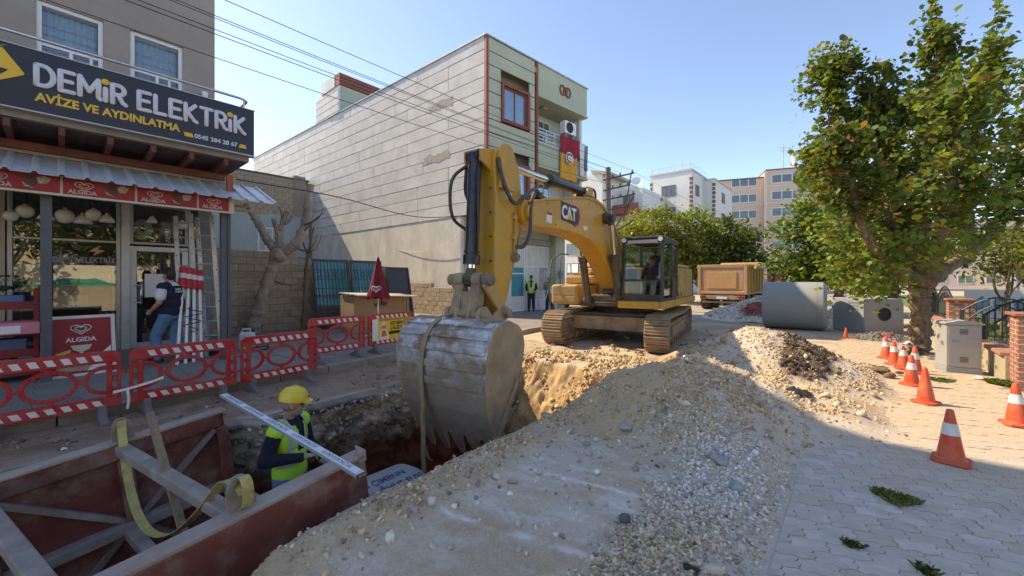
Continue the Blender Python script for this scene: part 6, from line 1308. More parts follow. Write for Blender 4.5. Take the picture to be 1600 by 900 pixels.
BL = [((-6.62, -1.25), 93, 'red and white barrier nearest the camera, at the left photo edge', 0), ((-6.68, -.05), 93.5, 'red and white barrier in front of the ice cream advertising board', 0), ((-6.74, 1.15), 94, 'red and white barrier in front of the man at the shop door', 0),
      ((-6.84, 2.33), 95.5, 'red and white barrier beside the leaning bare tree, third from the bannered one', 0), ((-7.6, 3.58), 92, 'red and white barrier standing on the pavement beside the bannered one', .13), ((-7.66, 4.80), 93, 'red and white barrier carrying a yellow banner', .13)]
for i, ((x, y), a, lb, z) in enumerate(BL):
    o = b0_ if i == 0 else copy_tree(b0_); o.location = (x, y, z); o.rotation_euler = (R(random.uniform(-1.5, 1.5)), 0, R(a)); o['label'] = lb
BL_last = o
bn = thing('worker_banner', 'yellow banner with a helmeted worker fixed to the farthest red barrier', 'banner', (-7.66, 4.80, .13), R(93))
MB().b2((-.50, -.045, .27), (.46, -.04, .72)).build('sheet', M('banner_yellow', (.78, .50, .02), .5, var=.04), bn)
MB().b2((-.50, -.049, .27), (-.36, -.0455, .72)).build('pale_edge', m_white, bn)
text_obj('banner_lettering', 'ADIYAMAN İÇİN', .115, (-.07, -.047, .575), (R(90), 0, 0), m_black, bn, .001, .003, squeeze=.50/text_w('ADIYAMAN İÇİN', .115, .003)); text_obj('banner_lettering', 'ÇALIŞIYORUZ', .115, (-.06, -.047, .475), (R(90), 0, 0), m_black, bn, .001, .003, squeeze=.48/text_w('ÇALIŞIYORUZ', .115, .003))
MB().b2((-.10, -.047, .375), (.44, -.0452, .445)).build('dark_bar', m_black, bn)
hz_ = MB()
for i in range(15): x = -.40+i*.056; hz_.prism([(x, 0), (x+.028, 0), (x+.056, .035), (x+.028, .035)], (0, -.0475, .675), (1, 0, 0), (0, 0, 1), (0, .0015, 0))
tag(hz_.build('hazard_stripe', m_black, bn), kind='stuff')
MB().prism([(-.34, .28), (-.10, .28), (-.13, .44), (-.18, .50), (-.26, .50), (-.32, .44)], (0, -.048, 0), (1, 0, 0), (0, 0, 1), (0, .002, 0)).build('printed_shirt', m_white, bn); MB().prism([(-.29, .34), (-.16, .34), (-.17, .47), (-.27, .47)], (0, -.0495, 0), (1, 0, 0), (0, 0, 1), (0, .001, 0)).build('printed_vest', M('print_orange', (.6, .12, .03), .5), bn)
MB().cyl((-.22, -.048, .55), (-.22, -.046, .55), .05, n=16).build('printed_face', m_skin, bn); MB().prism([(-.29, .58), (-.15, .58), (-.165, .63), (-.22, .66), (-.275, .63)], (0, -.0495, 0), (1, 0, 0), (0, 0, 1), (0, .001, 0)).build('printed_helmet', m_ref, bn)
# ------------------------------------------------------------------ cones
m_cone = M('cone_orange', (.70, .065, .018), .45, var=.1, scale=4, rnd=.08, dirt=(.45, .26, .16), damt=.6, dscale=7, dthr=.56)
def make_cone():
    t = thing('traffic_cone', 'x', 'traffic cone', (0, 0, 0), 0, 'orange cones along the footpath')
    MB().lathe([(.0, .478), (.020, .478), (.027, .463), (.096, .04), (.112, .03), (.112, .022), (0, .022)], 24).build('cone_body', m_cone, t, smooth=40)
    pl_ = [(.128*(1 if abs(math.cos(q)) < 2 else 0)*math.copysign(min(1, abs(math.cos(q))*1.25), math.cos(q)), .128*math.copysign(min(1, abs(math.sin(q))*1.25), math.sin(q))) for q in [2*math.pi*(i+.5)/16 for i in range(16)]]
    MB().prism(pl_, (0, 0, 0), (1, 0, 0), (0, 1, 0), (0, 0, .028)).build('base', m_cone, t, bevel=.006)
    MB().lathe([(.062, .250), (.0645, .250), (.0468, .355), (.044, .355)], 24).build('reflective_band', m_ref, t, smooth=40); return t
c0_ = make_cone()
CN = [(.65, 5.42, 0, 'orange cone with one white band nearest the camera, on the paver shade line'), (1.39, 7.27, 0, 'orange cone with a white band at the right photo edge, foot of the brick pillar'), (.70, 7.77, 0, 'plain orange cone without any white band'), (.65, 8.94, 0, 'orange cone with a white band just behind the plain unbanded cone'),
      (.46, 11.63, 0, 'orange cone with ribbon on top, leftmost and farthest of the row'), (.55, 10.87, 0, 'orange cone with a white band second from the far end of the row'), (.65, 10.43, 0, 'orange cone with ribbon, third from the far end of the row'), (.78, 10.14, 0, 'orange cone with a white band, rightmost of the far group, below the trunk'), (-.26, 14.95, 0, 'small plain orange cone alone before the manhole chamber')]
for i, (x, y, a, lb) in enumerate(CN):
    o = c0_ if i == 0 else copy_tree(c0_); o.location = (x, y, .006); o['label'] = lb; o.rotation_euler = (R(random.uniform(-2, 2)), R(random.uniform(-2, 2)), random.random()*3)
    if i in (2, 8):
        for ch in list(o.children):
            if ch.name.startswith('reflective'): bpy.data.objects.remove(ch)
    if i == 8: o.scale = (.62, .62, .62)
rbm = M('tape_white', (.72, .70, .68), .5)
for i, (x, y) in enumerate(((.46, 11.63), (.65, 10.43))):
    t = thing('barrier_tape', ['scrap of white and red tape tied round the leftmost far cone', 'scrap of white tape tied round the third far cone'][i], 'tape', (x, y, .43))
    ribbon(MB(), spline([(-.12, -.02, .10), (-.06, -.01, .04), (0, 0, .05), (.07, -.02, .10), (.13, -.01, .05)], 4), .035, (0, .3, 1), .002).build('ribbon', rbm if i else m_banner, t); ribbon(MB(), spline([(-.05, -.03, -.12), (-.04, -.03, -.02), (.0, -.03, .03), (.05, -.03, -.03)], 4), .03, (1, 0, 0), .002).build('ribbon', rbm, t)
t = thing('barrier_tape', 'white tape hanging between the second and third barrier from the left', 'tape', (-6.66, .56, .25)); ribbon(MB(), spline([(0.03, -.12, .10), (.05, 0, .12), (.05, .2, .16), (.06, .33, .2)], 4), .03, (0, 0, 1), .002).build('ribbon', rbm, t); ribbon(MB(), spline([(.05, 0, .12), (.06, .01, 0), (.05, .0, -.12)], 4), .025, (0, 1, 0), .002).build('ribbon', rbm, t)
# ------------------------------------------------------------------ the gap between the buildings
m_cinder = M('cinder_block', (.47, .37, .265), .92, var=.14, scale=6, dirt=(.24, .18, .13), damt=.55, dscale=2.6, bump=.45, bscale=40, rnd=.14)
m_mortar = M('mortar', (.27, .22, .17), .95, var=.2, scale=6)
def block_wall(name, label, loc, rz, L_, h0, h1, bw=.40, bh=.20, d=.19, mat=m_cinder, skip=0.):
    t = thing(name, label, 'wall', loc, rz); hm_ = min(h0, h1)
    MB().prism([(0, 0), (L_, 0), (L_, h1-.03), (0, h0-.03)], (0, .012, 0), (1, 0, 0), (0, 0, 1), (0, d-.024, 0)).build('core', m_mortar, t)
    b0 = MB().box((0, 0, 0), (bw-.012, d, bh-.012)).build('block', mat, t, bevel=.008, seg=1); first = True; nr = int(max(h0, h1)/bh+.5)
    for r_ in range(nr):
        x = -(bw/2 if r_ % 2 else 0); z = r_*bh+bh/2
        while x < L_-.02:
            a, b = max(x, 0), min(x+bw, L_); top = h0+(h1-h0)*((a+b)/2/L_)
            if b-a > .06 and z < top and not (r_ > nr-3 and random.random() < skip):
                o = b0 if first else inst(b0, (0, 0, 0), None, t); first = False
                o.location = ((a+b)/2, d/2+random.uniform(-.008, .008), z); o.scale = ((b-a-.012)/(bw-.012), 1, 1); o.rotation_euler = (0, random.uniform(-.006, .006), 0)
            x += bw
    return t
block_wall('block_wall', 'brown block wall behind the leaning bare tree', (-13.3, 2.4, .13), RZ, 6.6, 2.5, 2.0, skip=.0)
block_wall('block_wall', 'low block wall in front of the stained pale building', (-18.6, 11.02, .13), 0, 4.2, 1.4, 1.4, d=.16)
block_wall('block_wall', 'lowest block wall piece ending beside the excavator bucket link', (-14.35, 10.98, .13), 0, 1.55, 1.2, 1.2, d=.16)
m_bark_pl = M('plane_bark', (.46, .39, .31), .9, var=.3, scale=5, dirt=(.16, .12, .09), damt=.7, dscale=6, bump=.6, bscale=14, stretch=(1, 1, .4)); m_bark = M('bark', (.15, .11, .08), .95, var=.35, scale=7, bump=.9, bscale=12, stretch=(1, 1, .35)); m_cut = M('cut_wood', (.42, .30, .18), .9, var=.2)
def T3(u, v, t, o=(0, 0, 0)): return ptw(u, v, t)-Vector(o)
bo = ptw(393, 519, 11.3); bo.z = .13
tr_ = thing('pruned_tree', 'bare pruned tree with thick cut limbs leaning by the block wall', 'tree', bo)
def limb(mb, pts, rs, n=9):
    pp_ = spline(pts, 9 if n >= 9 else 5); rs = [r*(.82 if n == 9 and max(rs) < .26 else 1) for r in rs]; rr2 = np.interp(np.linspace(0, 1, len(pp_)), np.linspace(0, 1, len(rs)), rs)
    rr2 = [r*(1+.13*math.sin(i*2.3)+.07*math.sin(i*5.1)) for i, r in enumerate(rr2)]; 
    k0 = len(mb.v); mb.tube(pp_, rr2, n)
    if n >= 9:
        for i in range(k0, len(mb.v)):
            p = V(*mb.v[i]); c = pp_[min((i-k0)//n, len(pp_)-1)]; d = p-c; s_ = .16*mnoise.noise(p*7)+.10*mnoise.noise(p*19); mb.v[i] = tuple(c+d*(1+s_))
    return mb
q = lambda u, v, d=0: T3(u, v, 11.3+d, bo)
MBt = limb(MB(), [q(393, 519), q(402, 488), q(414, 450), q(427, 413), q(440, 393)], [.24, .20, .185, .18, .24]); MBt.sphere(q(437, 398), .25, 10, 8, (1, 1, .9)); MBt.build('trunk', m_bark_pl, tr_, smooth=60)
for pts, rs in (([q(438, 396), q(462, 380), q(477, 352, .1), q(482, 318, .1), q(484, 289, .1)], [.2, .17, .16, .14, .13]), ([q(434, 392), q(420, 378), q(408, 357, -.1), q(397, 337, -.2), q(386, 318, -.3)], [.17, .14, .13, .12, .11]), ([q(437, 395), q(436, 372), q(441, 350), q(448, 330)], [.17, .12, .09, .07]), ([q(438, 372), q(430, 352, -.1), q(427, 342, -.2)], [.1, .08, .07]), ([q(441, 352), q(452, 344), q(457, 337)], [.07, .055, .05])):
    o = limb(MB(), pts, rs).build('limb', m_bark_pl, tr_, smooth=60); d = (pts[-1]-pts[-2]).normalized(); MB().cyl(pts[-1]-d*.01, pts[-1]+d*.012, rs[-1]*.95, n=10).build('cut_face', m_cut, o)
for pts in ([q(470, 368), q(490, 345), q(508, 331)], [q(476, 352), q(498, 340), q(505, 325)], [q(441, 350), q(440, 335), q(436, 322)], [q(455, 384), q(478, 392), q(492, 380), q(496, 366)], [q(430, 440), q(445, 444), q(456, 446)]):
    limb(MB(), pts, [.03, .018, .008], 5).build('twig', m_bark, tr_)
bo2 = ptw(473, 517, 12.0); bo2.z = .13; tr2 = thing('dead_sapling', 'thin dark dead sapling beside the grille doors', 'tree', bo2); q = lambda u, v, d=0: T3(u, v, 12.0+d, bo2)
limb(MB(), [q(473, 517), q(477, 470), q(478, 430), q(482, 395), q(490, 355)], [.10, .085, .075, .05, .02]).build('trunk', m_bark, tr2, smooth=60)
for pts in ([q(481, 398), q(474, 380), q(472, 366)], [q(482, 396), q(495, 385), q(503, 366)], [q(486, 375), q(489, 362), q(492, 352)]): limb(MB(), pts, [.03, .02, .006], 5).build('twig', m_bark, tr2)
# leaning grille doors and panel
m_ironb = M('iron_black', (.02, .022, .025), .5, .4, var=.2, dirt=(.25, .2, .16), damt=.35); m_tealg = M('teal_glass', (.03, .20, .24), .12, var=.25, scale=3, spec=.8)
gd_ = thing('grille_doors', 'pair of dark metal doors with teal glazed grilles leaning on the block wall', 'doors', (-12.45, 5.25, .13), rot=(R(-11), 0, RZ))
for i in range(2):
    x0 = i*1.22; f = frame_mb(MB(), 1.18, 2.25, .07, .05).build('door_leaf', m_ironb, gd_, bevel=.006); f.location = (x0, 0, 0)
    MB().b2((.07, .005, .07), (1.11, .04, .75)).b2((.07, .0, 1.05), (1.11, .05, 1.10)).build('lower_panel', m_ironb, f); MB().b2((.07, .03, .75), (1.11, .035, 2.18)).build('glazing', m_tealg, f)
    g2 = MB()
    for k in range(9): g2.beam((.15+k*.11, .0, .76), (.15+k*.11, .0, 2.18), .014, .014)
    for z in (1.0, 1.3, 1.6, 1.9): g2.beam((.07, -.004, z), (1.11, -.004, z), .012, .012)
    for k in range(4): g2.tube([(.2+k*.25+.06*math.cos(a), -.008, 1.75+.09*math.sin(a)) for a in np.linspace(0, 6.28, 11)], .008, 4)
    g2.build('grille', m_ironb, f)
dp = thing('dark_panel', 'plain dark metal panel leaning right of the teal grille doors', 'panel', (-12.5, 7.85, .13), rot=(R(-12), 0, RZ)); MB().b2((0, 0, 0), (.95, .05, 2.05)).build('sheet', M('panel_grey', (.055, .06, .065), .55, .3, var=.2), dp, bevel=.02); frame_mb(MB(), .95, 2.05, .06, .03, -.031).build('frame', m_ironb, dp)
pl_ = thing('leaning_pole', 'thin pale pole leaning against the grille doors', 'pole', (-11.9, 6.6, .13)); MB().cyl((0, .3, 0), (-.4, -.05, 1.25), .018, n=8).build('pole', m_steel, pl_)
# closed parasol, cardboard stall
ub = thing('closed_parasol', 'closed dark red parasol standing behind the barriers by the stall', 'parasol', ptw(591, 528, 11.0)); ub.location.z = .13
m_par = M('parasol_red', (.20, .012, .022), .85, var=.2, scale=5); MB().cyl((0, 0, 0), (0, 0, 2.2), .022, n=8).build('pole', m_white, ub, smooth=40)
pr = []; n = 24; lev = [(.02, 2.18), (.05, 2.05), (.11, 1.7), (.18, 1.35), (.26, 1.08), (.255, 1.04)]
vs_ = [(r*(1+.28*math.sin(6*2*math.pi*j/n+z*2)*(0 if r < .04 else 1))*math.cos(2*math.pi*j/n), r*(1+.28*math.sin(6*2*math.pi*j/n+z*2)*(0 if r < .04 else 1))*math.sin(2*math.pi*j/n), z+(.05*math.sin(6*2*math.pi*j/n) if z < 1.2 else 0)) for r, z in lev for j in range(n)]
MB().add(vs_, [(i*n+j, i*n+(j+1) % n, (i+1)*n+(j+1) % n, (i+1)*n+j) for i in range(len(lev)-1) for j in range(n)]).build('canopy', m_par, ub, smooth=True); MB().cyl((0, 0, 2.17), (0, 0, 2.27), .02, .008, 8).build('finial', m_white, ub)
hp = MB(); heart_logo(hp, 0, 0, .11, 0); o = hp.build('heart_emblem', m_ref, ub, smooth=True); o.location = (.18, -.17, 1.30); o.rotation_euler = (R(-12), 0, R(45))
MB().cyl((0, 0, 0), (0, 0, .1), .22, .2, 16).build('base', m_conc, ub, bevel=.01)
ks = thing('cardboard_stall', 'brown cardboard covered stall with a loose top board behind the bannered barrier', 'stall', (-10.75, 5.55, .13), R(92))
m_card = M('cardboard', (.40, .27, .15), .85, var=.1, scale=3, dirt=(.26, .17, .1), damt=.4)
MB().b2((0, 0, 0), (1.75, .8, 1.08)).build('carcass', m_card, ks, bevel=.015); tb_ = MB().b2((-.1, -.25, 1.10), (2.0, .85, 1.13)).build('top_board', M('board_grey', (.40, .36, .30), .8, var=.25), ks, bevel=.004); tb_.rotation_euler = (R(3), R(2.5), 0)
MB().b2((1.76, -.02, 0), (1.83, .05, 1.08)).b2((1.65, -.03, 0), (1.70, .0, 1.05)).build('batten', m_wood, ks)
fl_ = MB()
for a in (-60, -25, 10, 45): fl_.tube([(.85+.0+.28*math.sin(R(a))*k, -.004, .72+.22*math.cos(R(a))*k) for k in (.3, .7, 1.0)], [.03, .06, .02], 6)
fl_.build('printed_flower', M('print_darkbrown', (.17, .10, .05), .8), ks)
# cable sagging along the side wall
cb_ = thing('wall_cable', 'thin cable sagging across the stained side wall of the pale building', 'cable', (-13, 11.2, 4)); MB().tube(spline([(1.3, .12, .6), (-.2, .1, -.6), (-2.2, .1, -1.0), (-4.4, .12, -.85), (-6, .1, -.2)], 6), .012, 5).build('cable', m_plast2, cb_)
cb_ = thing('overhead_cable', 'black cable strung from the awning to the pale building', 'cable', (-10.2, 2.9, 3.75)); o_ = V(-10.2, 2.9, 3.75); MB().tube(spline([V(-9.9, 2.5, 3.8)-o_, V(-11, 5.2, 4.0)-o_, V(-12, 8.6, 3.95)-o_, V(-11.55, 11.4, 4.35)-o_], 6), .014, 5).build('cable', m_black, cb_)
# ------------------------------------------------------------------ stock in front of the shop
ad = thing('ice_cream_board', 'red ice cream advertising board in a pale frame behind the first barrier', 'advertising board', (-9.35, -.12, .13), rot=(R(-9), 0, R(97)))
frame_mb(MB(), .80, .98, .05, .04).build('frame', m_ref, ad, bevel=.006); pn_ = MB().b2((.05, .01, .05), (.75, .03, .93)).build('panel', m_banner, ad)
o = heart_logo(MB(), .40, .76, .10, 0).build('heart_emblem', m_ref, pn_, smooth=True); text_obj('board_lettering', 'ALGIDA', .095, (.40, .006, .56), (R(90), 0, 0), m_ref, pn_, .002, .003, align='CENTER')
MB().prism([(.28, .50), (.52, .50), (.49, .43), (.42, .39), (.42, .30), (.52, .24), (.30, .24), (.38, .30), (.38, .39), (.31, .43)], (0, .006, 0), (1, 0, 0), (0, 0, 1), (0, .003, 0)).build('printed_cup', m_cream2, pn_); MB().prism([(.10, .10), (.5, .08), (.6, .22), (.4, .27), (.15, .22)], (0, .004, 0), (1, 0, 0), (0, 0, 1), (0, .003, 0)).build('printed_ices', m_nut, pn_)
MB().prism([(.45, .08), (.74, .08), (.74, .46), (.62, .34), (.55, .20)], (0, .002, 0), (1, 0, 0), (0, 0, 1), (0, .003, 0)).build('printed_price', m_white, pn_); MB().prism([(.12, .34), (.28, .39), (.28, .44), (.12, .39)], (0, .004, 0), (1, 0, 0), (0, 0, 1), (0, .003, 0)).build('printed_flash', m_yel, pn_)
m_rack = M('rack_red', (.30, .02, .025), .5, var=.15, dirt=(.1, .04, .03), damt=.4)
rk = thing('red_rack', 'red metal display rack with plants and boxes at the left photo edge', 'rack', (-9.55, -1.15, .13), R(90))
for x in (0, .92):
    for y in (0, .5): MB().b2((x, y, 0), (x+.05, y+.05, 1.42)).build('upright', m_rack, rk)
for z in (.12, .40, .72, 1.12):
    MB().b2((0, 0, z), (.97, .55, z+.03)).build('shelf_board', m_rack, rk); MB().b2((-.005, -.012, z-.02), (.975, .0, z+.10)).build('shelf_lip', m_rack, rk)
for i, (x, z, w_, h_, m_, nm) in enumerate(((.1, .43, .3, .2, m_box[2], 'grey carton low on the red rack'), (.5, .43, .35, .22, m_box[4], 'dark blue carton low on the red rack'), (.15, .15, .6, .2, m_box[0], 'brown carton at the foot of the red rack'), (.42, 1.15, .4, .16, m_box[4], 'dark glossy package on top of the red rack'))):
    o = MB().b2((x, .08, 0), (x+w_, .42, h_)).build('package', m_, None, bevel=.006); o.matrix_world = Matrix.Translation((-9.55, -1.15, .13+z+.001)) @ Matrix.Rotation(R(90), 4, 'Z'); tag(o, nm, 'package')
o = MB().b2((.30, -.22, 0), (.98, .35, .17)).build('package', m_box[3], None, bevel=.006); o.matrix_world = Matrix.Translation((-9.4, -1.15, .13+.751)) @ Matrix.Rotation(R(92), 4, 'Z'); tag(o, 'pink box with white print sticking out of the red rack', 'package'); MB().b2((.34, -.224, .02), (.80, -.221, .13)).build('label_print', m_white, o)
# leaf maker (used for plants and trees)
def leaf_mat(name, tr=.35):
    m = bpy.data.materials.new(name); m.use_nodes = True; n = m.node_tree.nodes; L = m.node_tree.links; b = n['Principled BSDF']; b.inputs['Roughness'].default_value = .5; b.inputs['Specular IOR Level'].default_value = .35
    a = n.new('ShaderNodeAttribute'); a.attribute_name = 'Col'; L.new(a.outputs['Color'], b.inputs['Base Color']); t = n.new('ShaderNodeBsdfTranslucent'); mx = n.new('ShaderNodeMix'); mx.data_type = 'RGBA'; mx.blend_type = 'MULTIPLY'; mx.inputs[0].default_value = 1; L.new(a.outputs['Color'], mx.inputs[6]); mx.inputs[7].default_value = (1.5, 1.6, .6, 1); L.new(mx.outputs[2], t.inputs[0])
    s = n.new('ShaderNodeMixShader'); s.inputs[0].default_value = tr; L.new(b.outputs[0], s.inputs[1]); L.new(t.outputs[0], s.inputs[2]); L.new(s.outputs[0], n['Material Output'].inputs[0]); return m
m_leaf = leaf_mat('leaves')
LEAF = {'broad': np.array([(0, -.5, 0), (.42, -.28, .04), (.5, .12, .10), (.18, .22, .02), (0, .55, -.06), (-.18, .22, .02), (-.5, .12, .10), (-.42, -.28, .04)]), 'small': np.array([(0, -.5, 0), (.28, -.1, .05), (.2, .3, .03), (0, .5, -.05), (-.2, .3, .03), (-.28, -.1, .05)])}
def leaves(name, P_, size, cols, parent, kind='broad', droop=.5, sv=.3):
    n = len(P_); B = LEAF[kind]; k = len(B)
    th = RNG.random(n)*2*math.pi; tilt = RNG.normal(droop, .55, n); roll = RNG.normal(0, .6, n); s = size*np.clip(1+sv*RNG.standard_normal(n), .45, 1.7)
    ct, st2 = np.cos(tilt), np.sin(tilt); cr, sr = np.cos(roll), np.sin(roll); c, s2 = np.cos(th), np.sin(th)
    x = B[None, :, 0]*s[:, None]; y = B[None, :, 1]*s[:, None]; z = B[None, :, 2]*s[:, None]
    x, z = x*cr[:, None]+z*sr[:, None], -x*sr[:, None]+z*cr[:, None]; y, z = y*ct[:, None]+z*st2[:, None], -y*st2[:, None]+z*ct[:, None]; x, y = x*c[:, None]-y*s2[:, None], x*s2[:, None]+y*c[:, None]
    vv = np.stack([x, y, z], -1)+P_[:, None, :]
    o = np_mesh(name, vv.reshape(-1, 3), np.arange(n*k).reshape(n, k), m_leaf, np.repeat(cols, k, 0), False, parent); return o
def leaf_cols(n, base, sp=.22, yellow=.1):
    c = np.array(base)*(1+sp*RNG.standard_normal((n, 1))); t = RNG.random(n); c = np.where((t < yellow)[:, None], c*np.array([1.9, 1.25, .7]), c); c = np.where((t > 1-yellow*.5)[:, None], np.array([.22, .12, .04])*(.7+.6*RNG.random((n, 1))), c); return np.clip(c, .008, .6)
pp3 = thing('potted_plant', 'leafy green plant on the top shelf of the red rack', 'plant', (-9.85, -.95, 1.28)); MB().lathe([(0, 0), (.09, 0), (.12, .16), (.10, .16), (0, .14)], 14).build('pot', m_black, pp3, smooth=40); n = 260
leaves('foliage', np.stack([RNG.normal(0, .16, n), RNG.normal(0, .22, n), .22+np.abs(RNG.normal(0, .12, n))], -1), .09, leaf_cols(n, (.05, .13, .04)), pp3)['kind'] = 'stuff'
m_alul = M('ladder_alu', (.50, .50, .48), .4, .7, var=.12, dirt=(.3, .28, .25), damt=.4)
for i, (a, b, lb) in enumerate((((-9.75, 2.02, .13), (-10.0, 1.92, 3.0), 'aluminium ladder with punched holes leaning by the right awning post'), ((-9.92, 1.80, .13), (-10.2, 1.72, 2.95), 'aluminium ladder behind the bundle of red topped poles'))):
    a, b = V(*a), V(*b); ld = thing('ladder', lb, 'ladder', a, 0, 'ladders by the shop door'); d = b-a; wv = V(.35, .9, 0).normalized()*.19
    for s in (-1, 1):
        r_ = MB().beam(wv*s, wv*s*.9+d, .03, .075, wv).build('rail', m_alul, ld, bevel=.004)
        for k in range(9): p = wv*s+d*(.06+k*.11)+V(.019, -.0, 0); MB().cyl(p, p+V(.004, -.003, 0), .012, n=8).build('hole', m_black, r_)
    for k in range(10): MB().cyl(-wv+d*(.05+k*.1), wv+d*(.05+k*.1), .015, n=8).build('rung', m_alul, ld)
m_pr = M('pole_red', (.50, .02, .02), .45)
pole_lbl = ['leftmost', 'second from the left', 'third from the left', 'rightmost']
for i in range(4):
    a = V(-9.32-.03*i, 1.44+.125*i, .13); b = V(-9.74-.02*i, 1.60+.085*i, 1.92-.02*i); t = thing('marker_pole', 'white pole with red head by the shop door, '+pole_lbl[i]+' of four', 'pole', a, 0, 'white poles with red heads'); d = b-a
    MB().cyl((0, 0, 0), d*.80, .026, n=10).build('shaft', m_pvc, t, smooth=40); MB().cyl(d*.78, d*.88, .062, n=14).cyl(d*.93, d, .062, n=14).build('red_head', m_pr, t, smooth=40); MB().cyl(d*.88, d*.93, .064, n=14).build('white_ring', m_ref, t, smooth=40)
tw2 = thing('tie_wire', 'dark wire wrapped round the bundle of white poles', 'wire', (-9.45, 1.65, .9)); MB().tube([(.03*math.cos(k*.8)+.08*math.sin(k*.8), .05*math.sin(k*.8)*2.2+.02*k*.2, .02*k-.2) for k in range(24)], .008, 5).build('wire', m_black, tw2)
jc = thing('jerrycan', 'white plastic jerrycan on the pavement right of the awning post', 'jerrycan', (-10.1, 2.75, .13), R(70)); MB().b2((-.15, -.1, 0), (.15, .1, .40)).build('body', M('white_plastic', (.62, .64, .66), .5, var=.06), jc, bevel=.05, seg=3); MB().tube([(-.1, 0, .39), (-.08, 0, .47), (.05, 0, .47), (.07, 0, .39)], .018, 6).build('handle', MATS['white_plastic'], jc); MB().cyl((.11, 0, .39), (.11, 0, .46), .03, n=12).build('cap', m_black, jc)
hs2 = thing('garden_hose', 'dark green hose bundle lying beside the jerrycan', 'hose', (-9.9, 2.95, .15)); MB().tube([( .16*math.cos(a)*(1-.01*a), .16*math.sin(a), .015+.01*a) for a in np.linspace(0, 18, 60)], .014, 6).build('coil', M('hose_green', (.02, .06, .05), .5), hs2, smooth=True)
for i, (x, y, w_, h_, m_, lb) in enumerate(((-10.6, 1.98, .34, .5, m_box[2], 'dark grey tool crate stacked beside the door behind the poles'), (-10.6, 1.98, .3, .3, m_box[4], 'dark blue crate on top of the tool crate beside the door'), (-10.35, 2.0, .25, .3, M('bucket_black', (.02, .02, .02), .6), 'black plastic crate on the floor behind the ladders'))):
    z = .30 if i == 0 else (.802 if i == 1 else .302 if x < -10.25 else .13); o = MB().b2((-w_/2, -w_/2, 0), (w_/2, w_/2, h_)).build('crate', m_, None, bevel=.01); o.location = (x if i != 2 else -10.02, y if i != 2 else 2.15, z if i != 2 else .13); tag(o, lb, 'crate')
for i, (y, z, c_, lb) in enumerate(((1.10, 2.62, m_globe, 'white column lamp displayed above the shop door, left one'), (1.66, 2.58, m_globe, 'white column lamp displayed above the shop door, right one'), (1.84, 2.62, m_wood, 'brown wall lamp displayed above the door edge'))):
    t = thing('display_lamp', lb, 'lamp', (-11.2, y, z)); MB().lathe([(.02, 0), (.04, .03), (.02, .06), (.045, .10), (.05, .2), (.02, .24), (0, .25)], 12).build('column', c_, t, smooth=True); MB().b2((-.05, -.04, -.02), (.02, .04, .001)).build('bracket', m_black, t)
# ------------------------------------------------------------------ trees
def in_crown(n, cx, cy, cz, rx, ry, rz): 
    d = RNG.standard_normal((n, 3)); d /= np.linalg.norm(d, axis=1)[:, None]; r = RNG.random(n)**.38; return np.array([cx, cy, cz])+d*r[:, None]*np.array([rx, ry, rz])
def tree(name, label, loc, h, tr, crown, nl, ls, col, kind='small', trunk_h=None, clumps=60, spread=.42, bark=None, group=None, lean=(0, 0), yellow=.1, nlimb=7, droop=.4, hero=0):
    "crown: list of ellipsoids (cx,cy,cz,rx,ry,rz,weight) relative to the base"
    t = thing(name, label, 'tree', loc, 0, group); bark = bark or m_bark; th = trunk_h or h*.3; fork = V(lean[0], lean[1], th)
    mb = limb(MB(), [V(0, 0, -.05), V(lean[0]*.3, lean[1]*.3, th*.4), V(lean[0]*.8, lean[1]*.8, th*.8), fork], [tr*1.35, tr*1.02, tr*.95, tr], 12); mb.build('trunk', bark, t, smooth=60)
    w = np.array([c[6] for c in crown], float); w /= w.sum(); C_ = []
    for i in range(clumps): c = crown[RNG.choice(len(crown), p=w)]; C_.append(in_crown(1, *c[:6])[0])
    C_ = np.array(C_); ends = C_[RNG.choice(len(C_), min(nlimb, len(C_)), replace=False)]; lb = MB()
    for e in ends:
        e = V(*e); mid = fork.lerp(e, .5)+V(random.uniform(-.2, .2), random.uniform(-.2, .2), -.15*abs(e.z-th)); o = limb(MB(), [fork-V(0, 0, tr*.5), mid, e], [tr*.6, tr*.35, tr*.08], 7).build('limb', bark, t, smooth=60)
    tw = MB()
    for c in C_:
        b = V(*ends[np.argmin(((ends-c)**2).sum(1))]).lerp(fork, .45); tw.tube([b, b.lerp(V(*c), .5)+V(0, 0, -.08), V(*c)], [tr*.13, tr*.08, tr*.03], 4, False)
    tag(tw.build('twigs', bark, t, fix=False), kind='stuff')
    per = nl//clumps; P_ = []; cl = []
    for c in C_:
        k = int(per*random.uniform(.6, 1.4)); s = spread*random.uniform(.7, 1.3); p = RNG.standard_normal((k, 3))*np.array([s, s, s*.7])*.62; p *= (1+.0*p); P_.append(c+p); cl.append(leaf_cols(k, np.array(col)*random.uniform(.75, 1.3), .2, yellow))
    P_ = np.concatenate(P_); cl = np.concatenate(cl); ok = P_[:, 2] > th*.55; P_ = P_[ok]; cl = cl[ok]
    tag(leaves('crown', P_, ls, cl, t, kind, droop), kind='stuff'); return t, P_, cl
